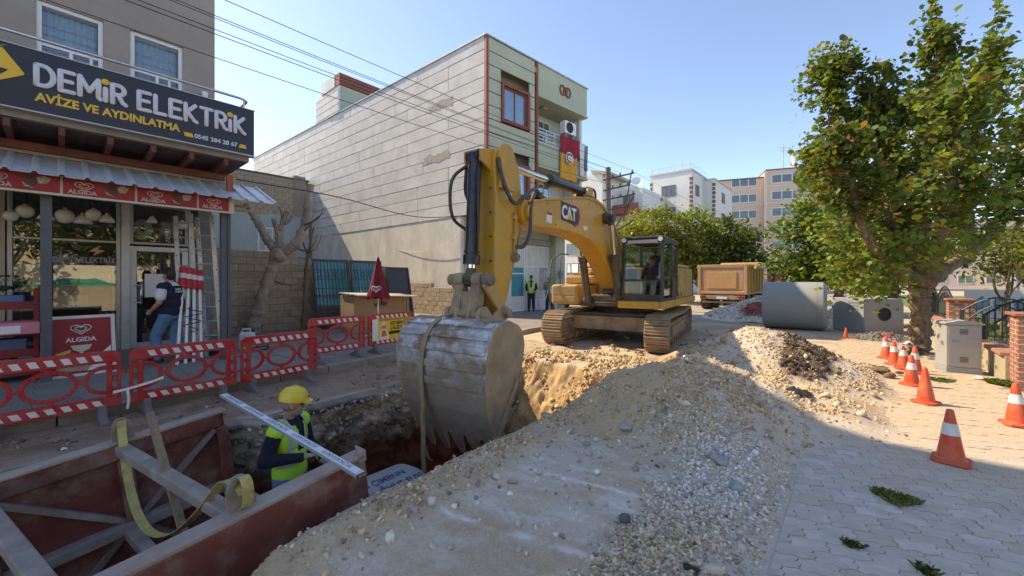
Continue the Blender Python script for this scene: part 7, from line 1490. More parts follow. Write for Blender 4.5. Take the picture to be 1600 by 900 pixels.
# the big plane tree by the footpath
BT = (1.06, 13.0, 0)
bt = thing('plane_tree', 'large leafy plane tree with a ridged trunk growing beside the cones', 'tree', BT)
ob = V(*BT); q = lambda u, v, d=0: ptw(u, v, 9.15+d)-ob
m_bark2 = M('ridged_bark', (.27, .185, .12), .95, var=.35, scale=9, dirt=(.09, .06, .04), damt=.8, dscale=11, dthr=.52, dsoft=.1, bump=1.0, bscale=9, stretch=(1.6, 1.6, .28))
tk_ = limb(MB(), [V(0, 0, -.08), V(0.0, 0, .12), q(1439, 500), q(1437, 465), q(1440, 438)], [.28, .205, .18, .18, .26], 16); tk_.sphere(q(1440, 434), .26, 12, 8, (1.1, 1, .8))
tko = tk_.build('trunk', m_bark2, bt, smooth=70)
LM = [([q(1440, 437), q(1420, 400, .2), q(1398, 340, .3), q(1380, 250, .4), q(1372, 150, .4)], [.26, .17, .14, .09, .03]), ([q(1442, 435), q(1436, 380, -.2), q(1440, 300, -.3), q(1452, 180, -.3), q(1468, 60, -.3)], [.26, .18, .14, .09, .03]),
      ([q(1446, 440), q(1490, 412, .2), q(1516, 395, .2), q(1512, 330, .1), q(1520, 230, 0), q(1545, 90, 0)], [.24, .15, .14, .12, .08, .03]), ([q(1516, 395, .2), q(1550, 360, .4), q(1575, 300, .5), q(1600, 200, .6)], [.14, .10, .07, .03]),
      ([q(1436, 438), q(1395, 420, -.4), q(1350, 360, -.8), q(1330, 285, -1.0), q(1300, 235, -1.1)], [.22, .14, .10, .07, .02]), ([q(1440, 430), q(1410, 350, 1.0), q(1400, 260, 1.6), q(1420, 170, 1.9)], [.2, .13, .09, .03]), ([q(1442, 432), q(1470, 360, -1.0), q(1490, 260, -1.6), q(1500, 150, -1.8)], [.2, .13, .09, .03]),
      ([q(1350, 360, -.8), q(1320, 330, -.2), q(1300, 300, .2), q(1272, 240, .4)], [.08, .06, .04, .015]), ([q(1398, 340, .3), q(1350, 250, .6), q(1310, 150, .8), q(1295, 95, .8)], [.09, .07, .05, .02])]
for pts, rs in LM: limb(MB(), pts, rs, 9).build('limb', m_bark2, bt, smooth=60)
tipsP = []; twm = MB(); PL_ = []; CL_ = []
for li, (pts, rs) in enumerate(LM):
    pp_ = spline(pts, 10); n0 = len(pp_)
    for i in range(int(n0*(.58 if li in (4, 2) else .4)), n0):
        for k in range(2 if i < n0-3 else 3):
            d = V(random.gauss(0, 1), random.gauss(0, 1), random.gauss(.45, .6)).normalized(); L_ = random.uniform(.3, .88)*(1.0 if i < n0*.8 else .8); e = pp_[i]+d*L_; twm.tube([pp_[i], pp_[i]+d*L_*.5+V(0, 0, .05), e], [.022, .013, .004], 4, False)
            m = random.randint(40, 62); f = RNG.random(m)**.6; base = np.array(pp_[i]); P_ = base+np.outer(f, np.array(d)*L_)+RNG.standard_normal((m, 3))*.125; PL_.append(P_); CL_.append(leaf_cols(m, np.array((.115, .162, .042))*random.uniform(.7, 1.35), .2, .13))
# upright leafy shoots at the top and the left flank
for (u, v, L_, d) in ((1380, 190, 1.5, .3), (1400, 170, 1.2, .4), (1467, 130, 1.85, -.3), (1478, 150, 1.5, -.3), (1420, 190, 1.1, 1.2), (1547, 140, 2.1, 0), (1565, 160, 1.5, .3), (1530, 200, 1.2, -.3), (1295, 180, 1.0, .8), (1310, 190, 1.2, .8), (1340, 200, 1.3, .6), (1288, 240, .9, .2), (1598, 190, 1.5, .5), (1355, 190, 1.4, .2), (1500, 170, 1.0, -1.2)):
    a = q(u, v, d); dirn = V(random.uniform(-.12, .12), random.uniform(-.12, .12), 1).normalized(); twm.tube([a-V(0, 0, .6), a, a+dirn*L_], [.03, .018, .004], 4, False)
    m = int(95*L_); f = RNG.random(m); P_ = np.array(a)+np.outer(f*L_*1.0, np.array(dirn))+RNG.standard_normal((m, 3))*np.array([.13, .13, .05])*(1.15-.7*f)[:, None]; PL_.append(P_); CL_.append(leaf_cols(m, (.12, .172, .044), .2, .1))
# low hanging sprays round the fork
for (u, v, d) in ((1350, 420, -.3), (1330, 400, -.1), (1385, 395, .3), (1365, 440, .3), (1315, 375, .2), (1500, 360, .2), (1395, 440, -.2), (1345, 440, .2), (1320, 420, .3), (1375, 405, -.6), (1410, 385, -.9), (1300, 350, .3), (1455, 385, -1.1), (1480, 380, -.6)):
    m = 130; P_ = np.array(q(u, v, d))+RNG.standard_normal((m, 3))*np.array([.30, .30, .24]); PL_.append(P_); CL_.append(leaf_cols(m, np.array((.145, .20, .045))*random.uniform(.8, 1.3), .2, .08))
PL_ = np.concatenate(PL_); CL_ = np.concatenate(CL_); tag(twm.build('twigs', m_bark2, bt, fix=False), kind='stuff')
wp = PL_+np.array(BT); dist = np.linalg.norm(wp-np.array([0, 0, 1.68]), axis=1); order = np.argsort(dist); heroes = order[:300]; rest_ = order[300:]
tag(leaves('crown', PL_[rest_], .108, CL_[rest_], bt, 'broad', .55), kind='stuff')
mesh_l = []
for v_ in range(6):
    me = bpy.data.meshes.new('leaf'); me.from_pydata([tuple(p) for p in LEAF['broad']], [], [tuple(range(8))]); set_cols(me, np.broadcast_to(leaf_cols(1, (.07, .12, .025), .15, .1), (8, 3))); me.materials.append(m_leaf); mesh_l.append(me)
for i, k in enumerate(heroes):
    o = bpy.data.objects.new('leaf', mesh_l[i % 6]); link(o, bt); o.location = PL_[k]; o.rotation_euler = (random.gauss(.5, .5), random.gauss(0, .5), random.uniform(0, 6.3)); s = .108*random.uniform(.7, 1.3); o.scale = (s, s, s)
# other trees
G1 = 'street trees beyond the excavator'
tree('street_tree', 'yellowish green street tree directly right of the utility pole', (-12.0, 29.3, 0), 7.4, .2, [(0, 0, 4.6, 2.5, 2.5, 2.6, 1)], 9000, .24, (.19, .225, .05), group=G1, yellow=.16, clumps=120, spread=.6)
tree('street_tree', 'mid green street tree behind the excavator cab roof', (-9.6, 31.6, 0), 7.2, .2, [(0, 0, 4.2, 2.7, 2.5, 2.7, 1)], 9000, .24, (.155, .20, .045), group=G1, clumps=120, spread=.6)
tree('street_tree', 'dark green street tree between the excavator and the dump truck', (-7.6, 33.6, 0), 6.8, .2, [(0, 0, 3.9, 2.6, 2.6, 2.5, 1), (1.8, 0, 2.6, 1.5, 1.5, 1.3, .3)], 9000, .24, (.085, .125, .032), group=G1, clumps=120, spread=.6)
tree('roadside_tree', 'full rounded green tree standing behind the concrete pipe', (-.7, 25.4, 0), 7.0, .2, [(0, 0, 3.7, 2.9, 2.7, 2.7, 1), (-1.3, 0, 2.2, 1.7, 1.4, 1.1, .35)], 12000, .21, (.10, .16, .03), clumps=120, spread=.6, yellow=.08)
tree('roadside_tree', 'pale green drooping tree behind the manhole chamber', (1.0, 20.2, 0), 5.2, .16, [(-.4, 0, 2.8, 1.7, 1.5, 1.5, 1), (-.9, -.6, 1.6, .9, .8, .7, .4)], 5200, .13, (.12, .18, .035), clumps=80)
tree('park_tree', 'small yellow green tree in the park behind the fence arch', (3.3, 18.6, 0), 3.2, .07, [(0, 0, 2.3, 1.0, 1.0, .8, 1)], 1300, .13, (.11, .15, .03), clumps=30, yellow=.25)
tree('park_tree', 'young reddish green tree in the park further behind the fence', (5.2, 22.5, 0), 3.8, .08, [(0, 0, 2.9, 1.3, 1.2, .9, 1)], 1500, .15, (.08, .10, .03), clumps=34, yellow=.3)
G2 = 'trees at the far side of the park'
for i, (x, y, h, r, lb) in enumerate(((9, 40, 6, 2.6, 'dark park tree left of the far light pole'), (14, 46, 7, 3.0, 'broad park tree right of the far light pole'), (4, 44, 7.5, 3, 'tall dark tree behind the plane tree trunk'), (19, 44, 6, 3, 'dark park tree at the right photo edge'), (0, 50, 8, 3.4, 'tall tree behind the rounded roadside tree'))):
    tree('far_park_tree', lb, (x, y, 0), h, .2, [(0, 0, h*.58, r, r, h*.36, 1)], 2200, .26, (.045, .075, .022), group=G2, clumps=50)
# trees and painted wall across the park edge beside the camera: seen mirrored in the shop glass
tree('park_tree', 'broad park tree right of the camera, mirrored in the shop window', (9.5, -2.2, 0), 6, .2, [(0, 0, 4.2, 2.6, 2.6, 1.7, 1)], 2200, .22, (.06, .1, .025), clumps=50)
tree('park_tree', 'park tree right of the camera, mirrored in the shop door', (10, 4.8, 0), 6, .2, [(0, 0, 4.4, 2.4, 2.4, 1.8, 1)], 2000, .22, (.06, .1, .025), clumps=50)
for i, (x, y) in enumerate(((16, -6), (17, 2), (16, 10))): tree('tall_park_tree', 'tall park tree behind the painted wall, '+['nearest the street corner', 'second along the wall', 'third along the wall'][i], (x, y, 0), 9.5, .25, [(0, 0, 5.6, 3.6, 3.6, 3.4, 1)], 2600, .42, (.05, .085, .025), clumps=60, spread=.8)
mw = thing('painted_wall', 'white painted wall with green hills and a yellow sun, mirrored in the shop window', 'wall', (11.0, -7, 0)); MB().b2((0, 0, 0), (.2, 17, 2.5)).build('wall', M('mural_cream', (.72, .68, .52), .8, var=.05), mw)
hl_ = [(0, 1.3)]+[(i*.5, 1.62+.16*math.sin(i*.9)+.08*math.sin(i*2.3)) for i in range(35)]+[(17, 1.3)]; MB().prism(hl_, (-.004, 0, 0), (0, 1, 0), (0, 0, 1), (.003, 0, 0)).build('painted_hills', M('mural_green', (.03, .28, .17), .8, var=.1), mw)
MB().cyl((-.006, 12.6, 2.1), (-.003, 12.6, 2.1), .22, n=20).build('painted_sun', M('mural_yellow', (.75, .5, .08), .8), mw); ms = MB()
for y in (3.2, 6.8, 9.4): ms.cyl((-.006, y, 2.12), (-.003, y, 2.12), .16, n=10).b2((-.006, y-.03, 1.75), (-.003, y+.03, 2.0))
ms.build('painted_trees', M('mural_darkgreen', (.02, .16, .08), .8), mw); MB().b2((-.01, 0, 0), (-.001, 17, 1.3)).build('lower_band', M('mural_tan', (.40, .34, .24), .9), mw)
# ------------------------------------------------------------------ right side: fence, pillars, cabinet
m_brick = M('red_brick', (.34, .10, .055), .85, var=.2, scale=12, dirt=(.42, .30, .24), damt=.4, dscale=6, bump=.3, bscale=60, rnd=.14); m_bm = M('brick_mortar', (.52, .47, .42), .95)
def pillar(label, x, y, hero=True):
    t = thing('brick_pillar', label, 'pillar', (x, y, 0), 0, 'brick pillars of the park fence'); W_, H_ = .46, 1.12
    MB().b2((.008, .008, 0), (W_-.008, W_-.008, H_)).build('core', m_bm, t)
    b0 = MB().box((0, 0, 0), (.212, .10, .058)).build('brick', m_brick, t, bevel=.004, seg=1); first = True
    for r_ in range(16):
        z = r_*.07+.035
        for side in range(4):
            off = .058 if r_ % 2 else .172
            for k in range(2):
                a = off+k*.225
                if a > W_-.08: a = W_-.06; sc = .5
                else: sc = 1 if a > .11 else .5
                p, rz = {0: ((a, .05), 0), 1: ((W_-.05, a), R(90)), 2: ((W_-a, W_-.05), 0), 3: ((.05, W_-a), R(90))}[side]
                o = b0 if first else inst(b0, (0, 0, 0), None, t); first = False; o.location = (p[0]+random.uniform(-.002, .002), p[1], z+random.uniform(-.002, .002)); o.rotation_euler = (0, 0, rz); o.scale = (sc, 1.0+random.uniform(-.02, .02), 1)
    MB().b2((-.04, -.04, H_), (W_+.04, W_+.04, H_+.05)).build('cap', m_brick, t, bevel=.01); return t
PY = [9.62, 15.7, 21.8]
for y, lb in zip(PY, ('red brick pillar at the right photo edge', 'red brick pillar behind the grey cabinet', 'farthest red brick pillar along the park fence')): pillar(lb, 1.84, y)
m_lowp = M('ochre_plaster', (.50, .43, .30), .9, var=.15, scale=2, dirt=(.25, .2, .15), damt=.7, dscale=2, bump=.3); m_capt = M('cap_tile', (.40, .17, .10), .8, var=.15, rnd=.1, dirt=(.4, .3, .22), damt=.4)
m_iron = M('iron_grey', (.05, .055, .06), .5, .5, var=.2)
def arch_panel(name, label, loc, rz, L_, sp_, br, n_arch=1):
    fn = thing(name, label, 'gate' if name == 'park_gate_leaf' else 'fence', loc, rz); b0 = MB().cyl((0, 0, 0), (0, 0, 1), br, n=6).build('bar', m_iron, fn); nb = int((L_-.06)/sp_); W_ = L_/n_arch
    arch_ = lambda x: .62+.36*math.sin(math.pi*((x % W_)/W_))
    for k in range(nb):
        x = .06+k*sp_; o = b0 if k == 0 else inst(b0, (0, 0, 0), None, fn); o.location = (x, 0, .06); o.scale = (1, 1, arch_(x)-.06)
    for h in range(n_arch):
        o_ = h*W_; MB().tube([(o_+W_*t_/20, 0, arch_(min(o_+W_*t_/20, o_+W_-.001))) for t_ in range(21)], .020, 6).build('arch_rail', m_iron, fn); MB().tube([(o_+W_*.12+W_*.76*t_/20, 0, .46+.34*math.sin(math.pi*t_/20)) for t_ in range(21)], .018, 6).build('arch_rail', m_iron, fn)
        cx_ = o_+W_/2
        for k in range(9): a = math.pi*(k+1)/10; MB().beam((cx_+W_*.2*math.cos(a), 0, .46+.16*math.sin(a)), (cx_+W_*.40*math.cos(a), 0, .48+.34*math.sin(a)), .012, .012).build('sunburst_ray', m_iron, fn)
    MB().beam((0, 0, .07), (L_, 0, .07), .03, .05).build('bottom_rail', m_iron, fn)
    for k in range(n_arch+1): MB().beam((min(max(k*W_, .02), L_-.02), 0, -.02), (min(max(k*W_, .02), L_-.02), 0, .66), .045, .045).build('fence_post', m_iron, fn)
    return fn
arch_panel('park_gate_leaf', 'dark iron gate leaf with arched sunburst top behind the low wall', (1.95, 12.55, .32), R(-24), 1.25, .10, .010)
arch_panel('park_gate_leaf', 'dark iron gate leaf farther back, right of the second brick pillar', (1.90, 14.6, .28), R(-14), 1.25, .10, .010)
arch_panel('park_fence', 'dark iron fence with arched tops along the lawn beyond the plane tree', (1.98, 16.2, .50), R(90), 5.4, .2, .009, 2)
for i, (ya, yb) in enumerate(((10.10, 12.1), (16.17, 21.78))):
    L_ = yb-ya; lw = thing('low_wall', ['low ochre wall with red capping beside the near brick pillar', 'low ochre wall with red capping beyond the plane tree'][i], 'wall', (1.80, ya, 0)); MB().b2((0, 0, -.05), (.36, L_, .44)).build('wall', m_lowp, lw, bevel=.01); c0 = MB().b2((-.05, .006, .442), (.41, .394, .50)).build('cap_tile', m_capt, lw, bevel=.008)
    for k in range(int(L_/.4)):
        o = c0 if k == 0 else inst(c0, (0, 0, 0), None, lw); o.location = (random.uniform(-.006, .006), k*.4, 0)
cb = thing('utility_cabinet', 'grey street utility cabinet with a sloping lid between tree and brick pillar', 'cabinet', (1.22, 10.62, 0), R(17)); m_cabn = M('cabinet_grey', (.40, .40, .385), .55, .15, var=.08, scale=3, dirt=(.30, .27, .23), damt=.5, dscale=4)
MB().b2((-.01, -.01, 0), (.47, .38, .10)).build('plinth', m_conc, cb, bevel=.01); bd = MB().b2((0, 0, .101), (.46, .37, .87)).build('body', m_cabn, cb, bevel=.008)
MB().prism([(-.03, .872), (.49, .872), (.49, .90), (.23, .955), (-.03, .90)], (0, -.03, 0), (1, 0, 0), (0, 0, 1), (0, .43, 0)).build('lid', m_cabn, cb, bevel=.006); MB().b2((.025, -.008, .13), (.435, -.001, .85)).build('door', m_cabn, bd, bevel=.004)
lv_ = MB()
for i in range(4): lv_.b2((.17, -.014, .20+i*.025), (.28, -.009, .212+i*.025)); lv_.b2((.17, -.014, .70+i*.025), (.28, -.009, .712+i*.025))
lv_.build('louvre', m_dks, bd); MB().b2((-.03, .10, .50), (-.001, .14, .56)).build('lock', m_steel, bd); MB().b2((.07, -.0095, .55), (.17, -.0088, .60)).build('faded_sticker', M('sticker_blue', (.25, .27, .42), .6), bd)
# park behind
lw_ = MB().b2((2.3, 6, -.05), (40, 60, .03)).build('lawn', M('lawn_green', (.10, .17, .045), .95, var=.35, scale=1.5, coords='World', bump=.8, bscale=30)); tag(lw_, kind='structure')
pth = MB().b2((2.31, 12.6, .0), (40, 14.2, .038)).b2((4.0, 14.21, 0), (5.2, 26, .037)).build('park_path', M('park_paving', (.45, .40, .35), .9, var=.12, coords='World')); tag(pth, kind='structure')
gr = 16000; gx = 2.35+6.5*RNG.random(gr)**1.5; gy = RNG.uniform(8, 26, gr); ok = ~(((gy > 12.5) & (gy < 14.3)) | ((gx > 3.9) & (gx < 5.3) & (gy > 14))); gx, gy = gx[ok], gy[ok]; gr = len(gx); ga = RNG.uniform(0, 6.28, gr); gh = RNG.uniform(.05, .12, gr); zz0 = np.full(gr, .028)
gv = np.stack([np.stack([gx-.02*np.sin(ga), gy+.02*np.cos(ga), zz0], -1), np.stack([gx+.02*np.sin(ga), gy-.02*np.cos(ga), zz0], -1), np.stack([gx+.05*np.cos(ga), gy+.05*np.sin(ga), zz0+gh], -1)], 1)
tag(np_mesh('grass', gv.reshape(-1, 3), np.arange(gr*3).reshape(gr, 3), m_leaf, np.repeat(leaf_cols(gr, (.13, .22, .05), .25, .08), 3, 0), False, lw_), kind='stuff')
ww_ = thing('mural_wall', 'low white wall with blue green painting at the far end of the lawn', 'wall', (3.6, 26.5, 0)); MB().b2((0, 0, 0), (12, .2, 1.25)).build('wall', m_white, ww_); mm_ = MB()
for i in range(14): x = .3+i*.55; mm_.prism([(x, .35), (x+.3, .35), (x+.42, .7), (x+.2, .98+.1*math.sin(i*3)), (x-.05, .75)], (0, -.006, 0), (1, 0, 0), (0, 0, 1), (0, .005, 0))
mm_.build('painted_shapes', M('mural_blue', (.16, .36, .42), .8, var=.4, scale=4), ww_)
bi = thing('blue_bin', 'blue waste bin on the lawn before the white painted wall', 'bin', (6.0, 22.0, 0.03)); MB().prism([(-.28, 0), (.28, 0), (.34, .95), (-.34, .95)], (0, -.3, 0), (1, 0, 0), (0, 0, 1), (0, .6, 0)).build('body', M('bin_blue', (.03, .16, .40), .5), bi, bevel=.03); MB().b2((-.37, -.34, .952), (.37, .34, 1.03)).build('lid', M('bin_blue', ()), bi, bevel=.03)
lp = thing('park_light', 'grey park light pole with two arms behind the fence', 'street light', (6.6, 34.6, 0)); MB().cyl((0, 0, 0), (0, 0, 3.9), .10, .07, 10).build('pole', m_conc, lp, smooth=40); MB().beam((-.75, 0, 3.9), (.75, 0, 3.9), .09, .07).build('arm', m_dks, lp)
for x in (-.75, .75): MB().b2((x-.25, -.1, 3.83), (x+.25, .1, 3.92)).build('lamp_head', m_dks, lp)
pb = thing('planter', 'dark round planter on a pole in the park', 'planter', (4.75, 22.8, 0)); MB().lathe([(0, 1.7), (.42, 1.7), (.5, 2.25), (0, 2.25)], 16).build('pot', M('planter_brown', (.06, .035, .025), .7), pb); MB().cyl((0, 0, 0), (0, 0, 1.7), .05, n=8).build('post', m_dks, pb)
# ------------------------------------------------------------------ utility pole and wires
up = thing('utility_pole', 'grey concrete utility pole with iron cross arms beyond the pale building', 'utility pole', (-10.7, 20.6, 0)); MB().cyl((0, 0, 0), (0, 0, 8.05), .20, .15, 10).build('pole', M('pole_concrete', (.20, .18, .16), .9, var=.2), up, smooth=40)
ai = MB(); ARM = [(7.35, 1.5), (6.75, 1.25), (6.2, 1.55), (5.6, 1.25)]; arm_m = M('rusty_iron', (.07, .06, .055), .7, .4, var=.3)
for z, L_ in ARM:
    a_ = MB().beam((-.25, -.12, z), (L_+.1, -.12, z+.10), .07, .07).build('cross_arm', arm_m, up)
    for x in (.35, .8, L_): MB().lathe([(0, z+.05), (.05, z+.05), (.045, z+.13), (.06, z+.15), (.03, z+.2), (0, z+.2)], 8, (x, -.12, .08*x/L_)).build('insulator', m_dks, a_)
MB().beam((L_+.35, -.12, 4.9), (.2, -.12, 4.2), .06, .06).beam((1.45, -.12, 7.5), (1.0, -.12, 5.0), .05, .05).beam((1.6, -.12, 6.2), (.1, -.12, 4.0), .06, .06).build('strut', arm_m, up)
for i, (x, z) in enumerate(((-10.55, 7.9), (-10.35, 7.55), (-9.9, 7.6), (-9.2, 7.6), (-10.35, 6.95), (-9.45, 7.0))):
    wr = thing('overhead_wire', ['topmost power line running above the sign along the street', 'second power line from the top of the pole', 'power line from the middle of the upper cross arm', 'power line from the outer end of the upper cross arm', 'power line from the inner end of the second cross arm', 'power line from the outer end of the second cross arm'][i], 'wire', (x, 20.5, z), 0, 'power lines along the street'); pts = []
    for k in range(25):
        f = k/24; y = -44*f; pts.append((0, y, -.9*4*f*(1-f)*.6))
    MB().tube(pts, .0085, 4, False).build('wire', m_black, wr)
for i, dx in enumerate((0, .5)):
    wr = thing('overhead_wire', ['power line leading right from the pole over the street trees', 'second power line leading right from the pole'][i], 'wire', (-9.2-dx, 20.5, 7.55-.5*i), 0, 'power lines along the street'); MB().tube([(3.0*f, 40*f, -.5*4*f*(1-f)-.8*f) for f in np.linspace(0, 1, 14)], .0085, 4, False).build('wire', m_black, wr)
# ------------------------------------------------------------------ far buildings
m_apw = M('apartment_white', (.66, .66, .64), .9, var=.05, scale=.6, dirt=(.5, .48, .45), damt=.3, dscale=.5); m_apb = M('apartment_beige', (.60, .455, .36), .9, var=.06, scale=.4); m_apb2 = M('apartment_light_band', (.66, .55, .46), .9, var=.05); m_quoin = M('quoin_brown', (.22, .11, .075), .8, var=.1)
def far_window(parent, x, y, z, w, h, fm, n=3, rz=0):
    o = frame_mb(MB(), w, h, .08, .12).build('window', fm, parent); o.location = (x, y, z); o.rotation_euler = (0, 0, rz); mb = MB()
    for i in range(1, n): mb.b2((i*w/n-.05, .005, .08), (i*w/n+.05, .1, h-.08))
    if n > 1: mb.build('mullion', fm, o)
    MB().b2((.08, .025, .08), (w-.08, .045, h-.08)).build('pane', m_glass_far, o)
    return o
fz = 3.05
# white block with brown quoins
ap = thing('apartment_block', 'white apartment block with brown quoins behind the street trees', 'building', (-22.3, 55.7, 0))
MB().b2((0, 0, 0), (5.6, 16, 16.3)).build('wall', m_apw, ap); MB().b2((5.6, 5.5, 0), (7.0, 16, 15.9)).build('wing', m_apw, ap); MB().b2((-.1, -.12, 16.3), (5.7, 16, 16.55)).b2((5.71, 5.4, 15.9), (7.1, 16, 16.1)).build('roof_edge', M('roof_trim', (.45, .45, .45), .8), ap)
for (x, y) in ((5.35, -.03), (-.02, -.03), (6.75, 5.47)):
    q0 = MB()
    for i in range(26): q0.b2((x-.05*(i % 2), y, .6*i), (x+.30+.05*(i % 2), y+.4, .6*i+.42))
    tag(q0.build('quoin', m_quoin, ap), kind='stuff')
for f in range(5):
    z = 1.0+f*fz; far_window(ap, 1.6, -.06, z, 1.9, 1.5, m_quoin); far_window(ap, 5.66, 1.6, z, 1.6, 1.5, m_quoin, 2, R(90)); far_window(ap, 7.06, 9.5, z, 1.8, 1.5, m_quoin, 2, R(90))
MB().tube([(.2, .2, 17.3), (5.4, .2, 17.3), (5.4, 8, 17.3)], .03, 4).build('roof_rail', m_steel, ap)
for i in range(6): MB().cyl((.2+i*1.04, .2, 16.5), (.2+i*1.04, .2, 17.3), .025, n=5).build('rail_post', m_steel, ap)
ap2 = thing('apartment_block', 'white apartment block with red balconies left of the quoined block', 'building', (-32, 44, 0))
MB().b2((0, 0, 0), (8.4, 14, 14.9)).build('wall', m_apw, ap2); MB().prism([(7.0, 14.9), (9.6, 14.4), (9.6, 14.7), (7.0, 15.3)], (0, -.3, 0), (1, 0, 0), (0, 0, 1), (0, 6, 0)).build('roof_wedge', m_cream, ap2); MB().b2((8.4, 4, 0), (11.8, 14, 13.2)).build('wing', m_apw, ap2)
for f in range(4):
    z = 1.2+f*fz; far_window(ap2, 3.2, -.06, z+.6, 1.8, 1.5, M('frame_grey', (.3, .3, .3), .6)); far_window(ap2, 9.2, 3.94, z+.4, 1.5, 1.7, MATS['frame_grey'], 2)
    if f >= 1: MB().b2((8.5, 2.4, z-.4), (11.9, 3.98, z-.15)).b2((8.5, 2.4, z-.15), (11.9, 2.55, z+.75)).build('balcony', m_quoin if f < 3 else m_redtrim, ap2)
dsh = MB().lathe([(0, 0), (.25, .04), (.5, .14), (.7, .3)], 18).build('satellite_dish', m_white, ap2, smooth=True); dsh.location = (10.8, 4.5, 14.0); dsh.rotation_euler = (R(60), 0, R(30)); MB().cyl((10.8, 4.6, 13.2), (10.8, 4.6, 14.0), .05, n=6).build('dish_mast', m_steel, ap2)
# beige block
bg = thing('apartment_block', 'beige six storey apartment block with ribbon windows beyond the dump truck', 'building', (-19.2, 80.0, 0), R(21)); fz2 = 2.93; zb = 3.3
MB().b2((0, 1.2, 0), (7.4, 14, 20.0)).build('wall', m_apb, bg); MB().b2((7.4, 0, 0), (14.0, 14, 21.0)).build('wing', m_apb, bg); MB().b2((14.0, .9, 0), (20, 14, 21.0)).build('balcony_wing', m_apb2, bg)
MB().b2((-.1, 1.1, 20.0), (7.39, 14, 20.25)).b2((7.35, -.1, 21.0), (20.1, 14, 21.2)).build('roof_edge', m_quoin, bg); MB().b2((13.85, -.25, 3), (14.3, .0, 21.1)).b2((7.2, -.04, 0), (7.6, .0, 21)).build('pier', m_apb2, bg)
MB().b2((14.3, -.5, 19.5), (20, .9, 21.05)).build('top_band', m_apb, bg)
for f in range(6):
    z = zb+f*fz2+.75
    far_window(bg, 2.2, 1.14, z, 4.1, 1.5, m_pvc, 3); far_window(bg, 8.3, -.06, z, 4.6, 1.5, m_pvc, 3); far_window(bg, 15.2, .84, z-.5, 3.4, 2.0, m_pvc, 4)
    MB().b2((14.31, -.7, z-.95), (20.0, .89, z-.75)).b2((14.31, -.7, z-.75), (20, -.55, z+.05)).build('balcony', m_quoin if f % 2 else m_apb, bg); MB().b2((0, 1.17, z-.55), (7.19, 1.199, z-.40)).b2((7.61, -.03, z-.55), (13.84, -.001, z-.40)).build('floor_band', m_apb2, bg)
MB().b2((-.02, 1.1, 0), (7.19, 1.199, 3.2)).b2((7.61, -.1, .3), (13.8, -.041, 3.1)).build('shop_band', M('shop_dark', (.10, .11, .12), .5, var=.5, scale=.8), bg); MB().b2((7.7, -.16, 1.0), (10.4, -.105, 2.6)).build('red_sign', M('sign_darkred', (.25, .02, .04), .6, var=.3, scale=1), bg); MB().b2((10.6, -.16, .8), (13.7, -.105, 2.9)).build('white_sign', m_white, bg)
gs = MB()
for i, (x, z) in enumerate(((11.2, 2.2), (11.9, 2.3), (11.5, 1.5), (12.2, 1.6))): gs.cyl((x, -.2, z), (x, -.165, z), .3, n=14)
gs.build('green_logo', M('logo_green', (.22, .42, .06), .6), bg)
MB().cyl((12.3, 2, 21.1), (12.3, 2, 23.6), .45, n=14).build('water_tank', m_white, bg, smooth=40); MB().cyl((10.6, 2, 21.1), (10.6, 2, 26.0), .07, n=6).beam((9.8, 2, 25.4), (11.4, 2, 25.4), .06, .06).beam((10.0, 2, 24.8), (11.2, 2, 24.8), .06, .06).build('antenna', m_steel, bg)
# more of the town, closing the street and the park
k = 0
for (x, y, w_, d_, h_, rz, m_, lb) in ((24, 88, 16, 10, 9, -10, m_apb2, 'low beige apartment house beyond the park at the right photo edge'), (44, 84, 16, 12, 11, -14, m_apw, 'white apartment house far right beyond the park'), (6, 105, 18, 12, 12, 5, m_apb2, 'pale block behind the trees right of the beige block'), (-60, 70, 26, 14, 13, 10, m_apw, 'white block far behind the pale building'), (-9, 150, 22, 14, 12, 0, m_apb, 'distant block closing the end of the street')):
    t = thing('town_block', lb, 'building', (x, y, 0), R(rz)); MB().b2((0, 0, 0), (w_, d_, h_)).build('wall', m_, t); MB().b2((-.2, -.2, h_), (w_+.2, d_, h_+.3)).build('roof_edge', m_quoin, t)
    for f in range(int(h_/3)):
        for i in range(int(w_/3.4)): far_window(t, .9+i*3.3, -.05, 1+f*3, 1.9, 1.5, m_pvc, 2)

for (y0, w_, h_, m_, lb) in ((-34, 20, 13, m_apw, 'unseen white apartment house added across the park to bounce sunlight, nearer the camera, mirrored in the shop glass'), (-11, 21, 12, M('apartment_cream', (.66, .58, .46), .9, var=.05), 'unseen cream apartment house added across the park to bounce sunlight, mirrored in the shop glass')):  # houses outside the view, added so sunlit walls bounce light into the shade
    t = thing('town_block', lb, 'building', (21, y0+w_, 0), R(-90)); MB().b2((0, 0, 0), (w_, 10, h_)).build('wall', m_, t); MB().b2((-.2, -.2, h_), (w_+.2, 10, h_+.3)).build('roof_edge', m_quoin, t)
    for f in range(int(h_/3)):
        for i in range(int(w_/4)): far_window(t, 1.2+i*4, -.05, 1+f*3, 1.7, 1.4, m_pvc, 2)
